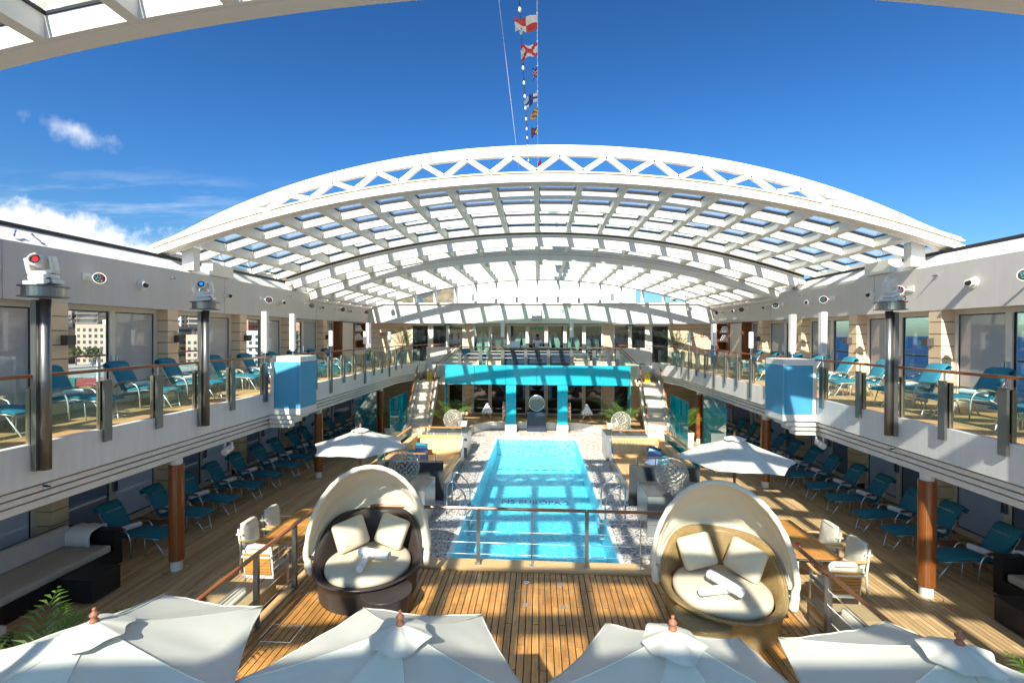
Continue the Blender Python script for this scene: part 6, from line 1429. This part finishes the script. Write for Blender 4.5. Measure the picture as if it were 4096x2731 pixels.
# ============================================================ RATTAN SOFAS, DARK SOFAS
for s in (-1, 1):
    t = thing('rattan_sofa', 'pale rattan sofa below the platform rail on the %s' % SN[s], 'sofa', (s*4.75, 6.7, 0), 0, 'pale rattan sofas')
    m = MB(); m.box(s*4.35, s*5.25, 7.0, 7.4, 0, .55); part('end_box', m, WICKP, t, world=True, uv=True)
    m = MB(); m.box(s*4.35, s*5.25, 5.2, 6.995, 0, .28); part('base', m, WICKP, t, world=True, uv=True)
    m = MB(); m.box(s*4.32, s*4.50, 5.2, 7.4, 0, .62); part('backrest', m, WICKP, t, world=True, uv=True)
    for y in (5.85, 6.72): part('seat_cushion', rbox(.60, .85, .14, .05, 3, T(s*4.92, y-.2, .36)), CREAM, t, smooth=True, world=True)
    part('bolster', rbox(.16, 1.3, .34, .07, 4, T(s*4.60, 6.35, .56, 0, R(14*s)), puff=.1), IVORY, t, smooth=True, world=True)
    q = put_roll((s*4.98, 6.62, .50), R(95), 'rolled towel lying on the %s pale rattan sofa' % SN[s], 'rolled towels on sofas', 1.3)
    ds = thing('dark_corner_sofa', 'black wicker corner sofa with cream cushions against the %s glass wall' % SN[s], 'sofa', (s*9.4, 7, 0), 0, 'dark corner sofas')
    m = MB(); m.box(s*8.55, s*9.85, 3.0, 8.95, 0, .30); part('base', m, WICKB, ds, world=True, uv=True)
    m = MB(); m.box(s*9.62, s*9.86, 3.0, 8.95, .301, .74); part('back', m, WICKB, ds, world=True, uv=True)
    m = MB(); m.box(s*8.55, s*9.615, 8.78, 8.95, .301, .72); part('arm', m, WICKB, ds, world=True, uv=True)
    m = MB(); m.box(s*7.7, s*8.545, 3.0, 6.3, 0, .30); part('chaise_base', m, WICKB, ds, world=True, uv=True)
    for y0, y1 in ((6.38, 8.75), (3.1, 6.3)):
        part('seat_cushion', rbox(1.0, y1-y0, .15, .05, 3, T(s*9.08, (y0+y1)/2, .375)), mat('taupe_cushion', (.44, .41, .34), .85, bump=.2, bscale=160), ds, smooth=True, world=True)
        part('back_cushion', rbox(.16, y1-y0, .40, .06, 3, T(s*9.52, (y0+y1)/2, .64, 0, R(10*s))), mat('lilac_grey_cushion', (.52, .50, .48), .85, bump=.2, bscale=160), ds, smooth=True, world=True)
    part('chaise_cushion', rbox(.80, 3.1, .15, .05, 3, T(s*8.12, 4.7, .375)), MATS['taupe_cushion'], ds, smooth=True, world=True)
    t = thing('folded_towel', 'folded white towel draped over the far arm of the %s dark sofa' % SN[s], 'towel', (s*9.2, 8.86, .72), 0, 'draped towels')
    P = []
    for i in range(9):
        x = -.28+.07*i; row = []
        for (y, z) in ((-.24, -.26), (-.235, -.1), (-.21, .0), (-.11, .035), (.0, .04), (.10, .03), (.115, -.05), (.12, -.22)): row.append((x+.012*math.sin(z*20), y, z+.008*math.sin(i*1.7+y*9)))
        P.append(row)
    m = MB(); m.grid(P); o = part('cloth', m, TOWEL, t, smooth=True); so = o.modifiers.new('t', 'SOLIDIFY'); so.thickness = .03
    t = thing('dark_cube_table', 'black wicker cube table in front of the %s dark sofa' % SN[s], 'table', (s*7.98, 7.75, 0), 0, 'black cube tables')
    m = MB(); m.box(-.29, .29, -.27, .27, .03, .42); part('body', m, WICKB, t, uv=True); m = MB(); m.box(-.30, .30, -.28, .28, .42, .435); part('top', m, WICKB, t, uv=True)

# ============================================================ POOLSIDE: BENCH SOFAS, PLINTHS, FLOWER SPHERES
def flower_sphere(loc, r_, lab):
    t = thing('flower_sphere', lab, 'sculpture', loc, 0, 'metal flower spheres'); m = MB(); n = 190; rd = random.Random(lab)
    for i in range(n):
        z = 1-2*(i+.5)/n; a = i*2.399963; q = math.sqrt(1-z*z); nr = Vector((q*math.cos(a), q*math.sin(a), z)); tg = nr.orthogonal().normalized(); bt = nr.cross(tg); ro = rd.uniform(0, 1)
        S = .062*(r_/.385); c = nr*r_
        vs = [c]; fs = []
        for k in range(12):
            th = ro+2*PI*k/12; l_ = S if k % 2 == 0 else S*.22; p = c+(tg*math.cos(th)+bt*math.sin(th))*l_; p = p.normalized()*r_*(1+.008*(k % 2)); vs.append(p)
        for k in range(12): fs.append((0, 1+k, 1+(k+1) % 12))
        m.add(vs, fs)
    o = part('flower_lattice', m, mat('pierced_steel', (.60, .57, .50), .35, .6, var=.15), t, stuff=True); so = o.modifiers.new('t', 'SOLIDIFY'); so.thickness = .006
    o.location.z = r_+.045
    m = MB(); m.lathe([(.10, 0), (.10, .012), (.045, .02), (.04, .05), (.06, .07), (0, .07)], 24); part('foot', m, SILVER, t, smooth=False)
    return t
for s in (-1, 1):
    sd = SN[s]
    for nm, y0, y1 in (('near', 10.85, 11.95), ('far', 17.35, 18.5)):
        m = MB(); m.box(s*2.66, s*4.2, y0, y1, 0, .955); pz = single('stone_plinth', m, MGREY, '%s dark stone plinth %s of the pool carrying a flower sphere' % (nm, sd), 'plinth', group='stone plinths')
        m = MB(); m.box(s*2.655, s*4.205, y0-.005, y1+.005, .957, .965); part('top_slab', m, DGREY, pz)
        m = MB(); m.box(s*2.652, s*2.658, y0+.001, y1-.001, .0, .955); part('steel_face', m, mat('brushed_face', (.34, .36, .36), .3, .7), pz)
    flower_sphere((s*3.30, 11.3 if s < 0 else 11.15, .965), .385, 'near metal flower sphere on the plinth %s of the pool' % sd)
    flower_sphere((s*3.30, 17.9, .965), .375, 'far metal flower sphere on the plinth %s of the pool' % sd)
    b = thing('bench_sofa', 'light teak corner bench with slatted back %s of the pool' % sd, 'bench', (s*3.5, 14.8, 0), 0, 'teak corner benches')
    m = MB(); P4 = [(s*2.62, 12.85), (s*4.55, 12.85), (s*4.55, 13.05), (s*2.66, 13.05)]; m.poly(P4, .0, 1.08); part('end_wall', m, DGREY, b, world=True)
    m = MB(); m.poly([(s*2.68, 13.06), (s*4.5, 13.06), (s*4.5, 16.5), (s*2.68, 16.5)], .0, .42); part('plinth', m, MGREY, b, world=True)
    # pool side cheek: tapers from seat height at the near end up to the back
    m = MB(); q = [(13.06, .44), (15.9, .44), (16.35, 1.06), (16.55, 1.06), (16.55, 0), (13.06, 0)]
    vs = [(s*2.64, y, z) for y, z in q]+[(s*2.675, y, z) for y, z in q]; n = len(q)
    m.add(vs, [tuple(range(n)), tuple(range(2*n-1, n-1, -1))]+[(i, n+i, n+(i+1) % n, (i+1) % n) for i in range(n)]); part('steel_cheek', m, MATS['brushed_face'], b, world=True)
    ns = 26
    for i in range(ns):
        y0 = 13.08+3.2*i/ns; m = MB(); m.box(s*2.84, s*4.22, y0, y0+3.2/ns-.008, .425, .455); part('seat_slat', m, TEAKX, b, world=True)
    m = MB(); m.box(s*2.69, s*2.832, 13.08, 16.28, .425, .456); part('edge_board', m, TEAKF, b, world=True)
    nb = 14
    for i in range(nb):
        x0 = 2.72+1.5*i/nb; m = MB(); m.hexa([(s*x0, 16.26, .57), (s*(x0+1.5/nb-.010), 16.26, .57), (s*(x0+1.5/nb-.010), 16.30, .57), (s*x0, 16.30, .57)], [(s*x0, 16.38, .98), (s*(x0+1.5/nb-.010), 16.38, .98), (s*(x0+1.5/nb-.010), 16.42, .98), (s*x0, 16.42, .98)]); part('back_slat', m, TEAKZ, b, world=True)
    m = MB(); m.box(s*2.70, s*4.3, 16.24, 16.30, .46, .565); part('bottom_board', m, TEAKX, b, world=True)
    m = MB(); m.box(s*2.70, s*4.45, 16.36, 16.55, .985, 1.06); part('top_board', m, TEAKX, b, world=True)
    ny = 28
    for i in range(ny):
        y0 = 13.1+3.15*i/ny; m = MB(); m.hexa([(s*4.22, y0, .46), (s*4.22, y0+3.15/ny-.01, .46), (s*4.26, y0+3.15/ny-.01, .46), (s*4.26, y0, .46)], [(s*4.33, y0, .98), (s*4.33, y0+3.15/ny-.01, .98), (s*4.37, y0+3.15/ny-.01, .98), (s*4.37, y0, .98)]); part('side_slat', m, TEAKZ, b, world=True)
    m = MB(); m.box(s*4.32, s*4.52, 13.06, 16.355, .985, 1.06); part('top_board', m, TEAKF, b, world=True)
    m = MB(); m.box(s*4.38, s*4.50, 13.06, 16.5, .43, .98); part('backing', m, mat('backing_wood', (.30, .18, .09), .6), b, world=True)
    # low rails on the bench
    for (p, q_) in (((2.74, 16.60), (4.30, 16.60)), ((4.62, 16.60), (4.62, 13.1)), ((2.85, 12.90), (4.35, 12.90))):
        X = abs(p[1]-q_[1]) < .1; m = MB(); m.bar((s*p[0], p[1], 1.32), (s*q_[0], q_[1], 1.32), .065, .035); part('top_rail', m, wood('warm_rail', (.45, .20, .06), (.62, .31, .11), .4, along='X', attr=False) if 'warm_rail' not in MATS else MATS['warm_rail'], b, world=True)
        for k in range(4):
            u = k/3; x = p[0]+(q_[0]-p[0])*u; y = p[1]+(q_[1]-p[1])*u; m = MB(); m.box(s*x-.012, s*x+.012, y-.012, y+.012, 1.0, 1.30); part('rail_post', m, SILVER, b, world=True)
    m = MB(); m.box(s*4.60, s*4.61, 13.1, 16.6, .6, 1.22); part('glass_screen', m, TEALS, b, world=True)
    for k, (x, y, rz, rx, c, nm) in enumerate(((4.02, 15.75, 24, -20, TEALC, 'dark teal cushion at the back'), (3.92, 15.35, 30, -22, mat('sky_cushion', (.40, .66, .76), .8), 'pale blue cushion in the middle'), (3.80, 15.0, 38, -24, mat('denim_cushion', (.14, .20, .34), .8), 'denim blue cushion in front'), (4.08, 14.75, 70, -22, mat('cyan_cushion', (.02, .26, .34), .8), 'bright teal cushion by the side back'))):
        m = rbox(.42, .10, .42, .04, 3, T(0, 0, 0), puff=.9); m.xform(T(s*x, y, .72, R(rx), 0, R(-rz*s)) @ Matrix.Rotation(R(10), 4, 'Y')); o = link(m.mesh('cushion', c, True), 'cushion'); tag(o, '%s on the %s teak bench' % (nm, sd), 'cushion', 'bench cushions')
    # stone steps towards the pool
    for nm, y0, y1 in (('near', 11.96, 12.84), ('far', 16.58, 17.34)):
        m = MB(); m.box(s*2.86, s*4.2, y0, y1, 0, .22); q = single('side_step', m, MGREY, '%s low teak topped step beside the %s bench' % (nm, sd), 'step', group='low steps')
        for i in range(5): mm = MB(); mm.box(s*2.86, s*4.2, y0+.01+i*(y1-y0)/5, y0+(i+1)*(y1-y0)/5-.005, .221, .24); part('slat', mm, TEAKX, q)
    # wooden diagonal deck edge by the bench
    # shower screens
    for nm, x, w_ in (('inner', 5.62, 1), ('outer', 7.0, 1)):
        t = thing('glass_screen', '%s turquoise glass shower screen %s of the staircase' % (nm, sd), 'glass screen', (s*x, 17.2, 0), 0, 'turquoise glass screens')
        cuts = [17.2, 19.5] if nm == 'inner' else [17.2, 17.85, 18.95, 19.5]
        for a, c in zip(cuts, cuts[1:]):
            m = MB(); m.box(s*x, s*x+.012, a+.004, c-.004, .04, 2.26); part('panel', m, TEALS, t, world=True)
        m = MB(); m.box(s*x-.02, s*x+.03, 17.2, 19.5, 0, .045); part('channel', m, POST, t, world=True)
    t = thing('shower_spout', 'curved polished steel shower spout %s of the %s stairs' % (('left' if s < 0 else 'right'), sd), 'shower', (s*5.7, 17.15, 0), 0, 'shower spouts')
    m = MB(); m.tube([(s*5.66, 17.12, .02), (s*5.66, 17.12, 1.75)]+[(s*(5.66+.36-.36*math.cos(a)), 17.12, 1.78+.24*math.sin(a)) for a in lin(.1, 2.6, 10)], [.05]*2+[.10+.004*k for k in range(11)], 18); part('pipe', m, SILVER, t, smooth=True)
    t = thing('wet_floor_sign', 'yellow folding wet floor sign standing low beside the %s bench' % sd, 'warning sign', (s*4.95, 13.0 if s < 0 else 12.2, 0), R(30), 'yellow wet floor signs')
    for f in (-1, 1):
        m = MB(); m.hexa([(-.15, f*.13, 0), (.15, f*.13, 0), (.15, f*.13+.01, 0), (-.15, f*.13+.01, 0)], [(-.09, f*.02, .60), (.09, f*.02, .60), (.09, f*.02+.01, .60), (-.09, f*.02+.01, .60)]); part('board', m, YEL, t)
    # towel pyramid on arched stand
    t = thing('towel_stand', 'small arched steel stand with wooden top on the far bench %s of the portal' % sd, 'stand', (s*2.52, 23.05, .412), 0, 'towel stands')
    m = MB(); m.box(-.30, .30, -.2, .2, .345, .365); part('top', m, TEAKX, t)
    for e in (-.15, .15): m = MB(); m.tube([(-.24, e, 0), (-.19, e, .17), (-.10, e, .31), (0, e, .345), (.10, e, .31), (.19, e, .17), (.24, e, 0)], .012, 6); part('leg_hoop', m, SILVER, t, smooth=True)
    q = thing('towel_pyramid', 'pyramid of rolled white towels on the stand %s of the portal' % sd, 'towels', (s*2.52, 23.05, .778), 0, 'towel pyramids')
    for row, cnt in enumerate((4, 3, 2, 1)):
        for j in range(cnt):
            m = MB(); xx = (j-(cnt-1)/2)*.135; m.cyl((xx, -.2, .066+.112*row), (xx, .2, .066+.112*row), .066, n=14); part('towel', m, TOWEL, q, smooth=True)
    # stacked towels by the daybeds and the screens
    q = thing('towel_pile', 'pile of rolled white towels behind the %s daybed' % ('dark' if s < 0 else 'light'), 'towels', (s*4.62, 10.6 if s < 0 else 10.1, 0), 0, 'towel piles'); 
    m = MB(); m.box(-.26, .26, -.22, .22, 0, .52); part('pedestal', m, WICKP, q, uv=True)
    for row in range(5):
        for j in (-1, 1): m = MB(); m.cyl((-.24, j*.10, .585+.115*row), (.24, j*.10, .585+.115*row), .066, n=14); part('towel', m, TOWEL, q, smooth=True)

# ============================================================ PLANTS
def palm(loc, n, ln, lab, grp, leaf, pot=None, seed=1, droop=1., leaflets=16, stems=0, up=.9, lw=.022, ll=.28, pot_m=None):
    t = thing('potted_palm', lab, 'palm', loc, 0, grp); rd = random.Random(seed); z0 = 0
    if pot:
        w_, h = pot; m = MB(); m.hexa([(-w_*.42, -w_*.42, 0), (w_*.42, -w_*.42, 0), (w_*.42, w_*.42, 0), (-w_*.42, w_*.42, 0)], [(-w_/2, -w_/2, h), (w_/2, -w_/2, h), (w_/2, w_/2, h), (-w_/2, w_/2, h)]); part('planter', m, pot_m or WHITE, t)
        m = MB(); m.box(-w_*.45, w_*.45, -w_*.45, w_*.45, h, h+.01); part('soil', m, mat('soil', (.05, .035, .025), .9), t); z0 = h
    for k in range(n):
        a = 2*PI*k/n*1.0+rd.uniform(-.3, .3); el_ = up*rd.uniform(.75, 1.2); L_ = ln*rd.uniform(.7, 1.1)
        p = Vector((.04*math.cos(a), .04*math.sin(a), z0)); v = Vector((math.cos(a)*math.cos(el_*1.45), math.sin(a)*math.cos(el_*1.45), math.sin(min(el_*1.45, 1.5)))); st = L_/14; pts = [p.copy()]
        for i in range(14):
            v = (v+Vector((math.cos(a), math.sin(a), -.4))*.10*droop*rd.uniform(.6, 1.3)*(i/14+.25)+Vector((0, 0, -.035*i/14*droop))).normalized(); p = p+v*st; pts.append(p.copy())
        m = MB(); m.tube(pts, [.009-.0005*i for i in range(15)], 4)
        for i in range(leaflets):
            u = .28+.72*i/(leaflets-1); f = u*14; i0 = min(int(f), 13); q = pts[i0].lerp(pts[i0+1], f-i0); d = (pts[i0+1]-pts[i0]).normalized(); sd_ = d.cross(Vector((0, 0, 1))).normalized(); lf = ll*math.sin(PI*(.18+.8*(u-.28)/.72))*rd.uniform(.85, 1.1)
            for e in (-1, 1):
                dv = (sd_*e*.8+d*.75+Vector((0, 0, .12))).normalized(); nr = dv.cross(d).normalized(); wv = dv.cross(nr).normalized()*lw*.5
                a_, b_ = q+dv*lf*.45+Vector((0, 0, .02*lf)), q+dv*lf+Vector((0, 0, -.30*lf))
                m.add([q, a_-wv, b_, a_+wv], [(0, 1, 2, 3)])
        part('frond', m, leaf, t)
    return t
palm((-4.95, 4.15, .0), 20, 1.45, 'green palm between the dark sofa and the bottom left parasol', 'foreground palms', LEAF, (.5, .75), 3, .9, 15, ll=.36, lw=.028)
palm((4.95, 4.05, 0), 13, 1.3, 'green palm at the bottom right corner behind the parasol', 'foreground palms', LEAF, (.5, .65), 8, 1.1, 15, ll=.36, lw=.028)
for s in (-1, 1):
    palm((s*3.75, 19.6, .41), 13, 1.5, 'arching palm beside the %s end of the turquoise portal, nearer one' % SN[s], 'palms beside the portal', LEAF, (.42, .32), 11+s, 1.2, 16, ll=.32, lw=.028)
    palm((s*3.45, 21.2, .41), 12, 1.7, 'arching palm beside the %s end of the turquoise portal, farther one' % SN[s], 'palms beside the portal', LEAFD, (.42, .32), 21+s, 1.2, 16, ll=.34, lw=.028)
    palm((s*7.55, 25.0, 3.05), 13, 1.75, 'tall palm in a pale planter at the far end of the %s upper deck' % SN[s], 'palms on the upper decks', LEAFD, (.5, .75), 31+s, .9, 16, ll=.34, lw=.032, pot_m=mat('celadon_pot', (.42, .48, .42), .35))
    palm((s*6.35, 19.9, 0), 22, 1.25, 'bushy palm in a cream planter behind the %s shower screens' % SN[s], 'palms behind the screens', LEAF, (.62, .62), 41+s, .9, 14, ll=.28, lw=.03, pot_m=CREAMW)

# ============================================================ FLAGS, BULBS, WIRE
zl = lambda y: 14.27+.0126*y
t = thing('halyard', 'thin white flag halyard running overhead towards the bow', 'rope', (0, 20, 14.5))
m = MB(); m.cyl((0, 11, zl(11)), (0, 46, zl(46)), .012, n=6); part('line', m, TOWEL, t, world=True)
t = thing('stay_wire', 'thin steel stay wire left of the flag line', 'wire', (-1.0, 20, 13)); m = MB(); m.cyl((-1.09, 8, 14.3), (-1.09, 46, 14.3), .008, n=5); part('wire', m, SILVER, t, world=True)
t = thing('bulb_string', 'black cable of white light bulbs running beside the flags', 'string lights', (-.5, 20, 14.4)); m = MB(); m.cyl((-.52, 11, zl(11)), (-.5, 46, zl(46)), .014, n=6); part('cable', m, BLK, t, world=True)
for k in range(-2, 26):
    y = 13.45+k; m = MB(); m.lathe([(0, -.16), (.035, -.15), (.055, -.10), (.035, -.03), (.02, .0)], 10, (-.51, y, zl(y)-.05)); part('bulb', m, WHITE, t, world=True, smooth=True); m = MB(); m.cyl((-.51, y, zl(y)-.055), (-.51, y, zl(y)+.02), .022, n=8); part('socket', m, BLK, t, world=True)
def flag(y0, hoist, fly, cells, mats_, lab, droop=.2, curl=.0, seed=1, nx=12, ny=8):
    t = thing('signal_flag', lab, 'flag', (0, y0, zl(y0)), 0, 'signal flags on the halyard'); m = MB(); rd = random.Random(seed); ph = rd.uniform(0, 6)
    P = []
    for i in range(nx+1):
        u = i/nx; row = []
        for j in range(ny+1):
            v = j/ny; x = -fly*u*(1-.25*droop); y = hoist*(v)*(1-.25*curl*u)+.10*hoist*math.sin(5*u+ph)*u; z = -fly*u*droop*.8+.09*math.sin(7*u+3*v+ph)*u
            row.append((x, y, z-.02))
        P.append(row)
    for i in range(nx):
        for j in range(ny):
            m.cur = cells((i+.5)/nx, (j+.5)/ny); m.add([P[i][j], P[i][j+1], P[i+1][j+1], P[i+1][j]], [(0, 1, 2, 3)])
    part('cloth', m, mats_, t, smooth=True); m = MB(); m.cyl((0, -.05, 0), (0, hoist+.05, 0), .02, n=6); part('hoist_rope', m, TOWEL, t); return t
RW = [RED, FLAGW]
flag(11.9, .75, .8, lambda u, v: 0 if v > .3 else 1, RW, 'red and white flag cut off by the top edge', .3, seed=1)
flag(13.85, .68, .72, lambda u, v: int((u < .5) == (v < .5)), RW, 'red and white quartered flag, topmost whole flag', .15, seed=2)
flag(15.2, .70, .60, lambda u, v: 0 if abs(u-v) < .17 or abs(u+v-1) < .17 else 1, RW, 'white flag with a red diagonal cross', .3, seed=3)
flag(16.6, .62, .22, lambda u, v: 0 if v < .2 or v > .8 else (1 if v < .4 or v > .6 else 2), [FLAGB, FLAGW, RED], 'crumpled blue white and red striped flag', .8, .3, seed=4)
flag(18.35, .75, .62, lambda u, v: 0 if abs(u-.5) < .13 or abs(v-.5) < .13 else 1, [FLAGB, FLAGW], 'white flag with a blue cross', .5, seed=5)
flag(19.55, .85, .40, lambda u, v: int((u+v)*5) % 2, [FLAGY, RED], 'yellow and red diagonally striped flag', .9, .3, seed=6)
flag(21.5, .85, .36, lambda u, v: (0 if u > v else 1) if u+v < 1 else (2 if u > v else 3), [FLAGK, FLAGY, RED, FLAGB], 'crumpled yellow black red and blue flag', .5, .2, seed=7)
flag(23.7, .80, .80, lambda u, v: 1 if u < .5 else 0, [FLAGB, FLAGW], 'white and blue swallowtail flag', .3, seed=8)
flag(26.1, 1.0, -.22, lambda u, v: 0, [RED], 'crumpled plain red flag just above the truss arch', .8, .3, seed=9)
flag(29.6, .9, .42, lambda u, v: int(v < .5), RW, 'small red and white flag meeting the top of the arch', .3, seed=10)
flag(35.0, 1.4, .75, lambda u, v: 0 if v < .5 else 1, [RED, FLAGB], 'blue and red flag seen through the truss', .3, seed=11)

# ============================================================ THE TOWN ON THE PORT SIDE
rt = random.Random(12)
bcol = [mat('town_pink', (.55, .38, .28), .8, var=.05), mat('town_white', (.62, .60, .56), .8, var=.05), mat('town_tan', (.42, .34, .26), .8, var=.05), mat('town_brown', (.22, .17, .13), .8, var=.05), mat('town_terracotta', (.50, .26, .16), .8, var=.05), mat('town_grey', (.38, .40, .42), .8, var=.05)]
WD = mat('town_window', (.05, .06, .07), .3); 
def building(x, y, w_, d, h, cm, lab, style):
    t = thing('town_building', lab, 'building', (x, y, -11.5), 0, 'buildings of the town'); m = MB(); m.box(-w_/2, w_/2, -d/2, d/2, 0, h); part('wall', m, cm, t)
    fl = int(h/3.2); m = MB(); bm_ = MB()
    for f in range(fl):
        z = 1.0+f*3.2
        if style == 0:
            for k in range(int(w_/3.2)): xx = -w_/2+1+k*3.2; m.box(xx, xx+1.6, -d/2-.02, -d/2+.2, z, z+1.7)
            for k in range(int(d/3.6)): yy = -d/2+1+k*3.6; m.box(w_/2-.2, w_/2+.02, yy, yy+1.7, z, z+1.7)
        else:
            m.box(-w_/2+.5, w_/2-.5, -d/2-.02, -d/2+.2, z, z+1.6); m.box(w_/2-.2, w_/2+.02, -d/2+.5, d/2-.5, z, z+1.6)
            bm_.box(-w_/2, w_/2+.8, -d/2-1.0, -d/2, z-.9, z-.1); bm_.box(w_/2, w_/2+.8, -d/2, d/2, z-.9, z-.1)
    part('windows', m, WD, t, stuff=True)
    if bm_.v: part('balconies', bm_, cm, t, stuff=True)
    m = MB(); m.box(-w_*.2, w_*.1, -2, 3, h, h+2.6); part('roof_house', m, bcol[1], t)
adj = ['pale pink', 'white', 'tan', 'brown', 'terracotta', 'grey']
i = 0
for row, (yy, hb, hv) in enumerate(((235, 15, 6), (300, 32, 9), (380, 52, 12))):
    x = -yy*1.45; n_ = 0
    while x < -yy*.42:
        w_ = rt.uniform(16, 32); c = rt.randrange(6) if row else rt.choice([1, 2, 3, 1]); sty = rt.randrange(2) if row != 1 else (1 if c in (2, 3) else 0); h = hb+rt.uniform(-.5, 1)*hv
        building(x+w_/2, yy+rt.uniform(-6, 6), w_*.92, 18, h, bcol[c], '%s %s block with %s, %s from left in %s row' % (('low', 'mid height', 'tall')[row], adj[c], ('square windows', 'banded balconies')[sty], ORD[n_] if n_ else 'first', ('front', 'middle', 'back')[row]), sty); x += w_*rt.uniform(1.02, 1.12); n_ += 1
for k in range(16):
    yy = 214; x = -yy*1.35+k*yy*.065; t = thing('street_tree', 'dark green quayside tree, %s from the left before the town' % (ORD[k] if k else 'first'), 'tree', (x, yy+rt.uniform(-4, 4), -11.5), 0, 'quayside trees')
    m = MB(); m.tube([(0, 0, 0), (.2, 0, 3), (0, .1, 5)], [.35, .25, .15], 6); part('trunk', m, mat('bark', (.12, .09, .06), .9), t)
    m = MB(); rr_ = random.Random(k); R_ = rr_.uniform(2.5, 4.2)
    for q in range(260):
        d = Vector((rr_.gauss(0, 1), rr_.gauss(0, 1), rr_.gauss(0, .8))).normalized()*R_*rr_.uniform(.5, 1); c = Vector((0, 0, 6.5))+d; u = Vector((rr_.uniform(-1, 1), rr_.uniform(-1, 1), rr_.uniform(-1, 1)))*.6; v_ = Vector((rr_.uniform(-1, 1), rr_.uniform(-1, 1), rr_.uniform(-1, 1)))*.6
        m.add([c-u, c+v_, c+u, c-v_], [(0, 1, 2, 3)])
    part('crown', m, LEAFD, t)
cc_ = [mat('container_blue', (.02, .06, .22), .5), mat('container_white', (.6, .6, .6), .5), mat('container_green', (.02, .15, .10), .5), mat('container_red', (.35, .04, .03), .5)]
cn = ['blue', 'white', 'green', 'red']
for k in range(12):
    x = -170+k*12.5; m = MB(); m.box(-6, 6, -1.2, 1.2, 0, 2.6)
    for q in range(24): m.box(-5.9+q*.5, -5.7+q*.5, -1.26, -1.2, .15, 2.45)
    single('shipping_container', m, cc_[k % 4], '%s ribbed container on the quay, %s from the left' % (cn[k % 4], ORD[k] if k else 'first'), 'container', (x, 130, -11.5), 0, 'containers on the quay')
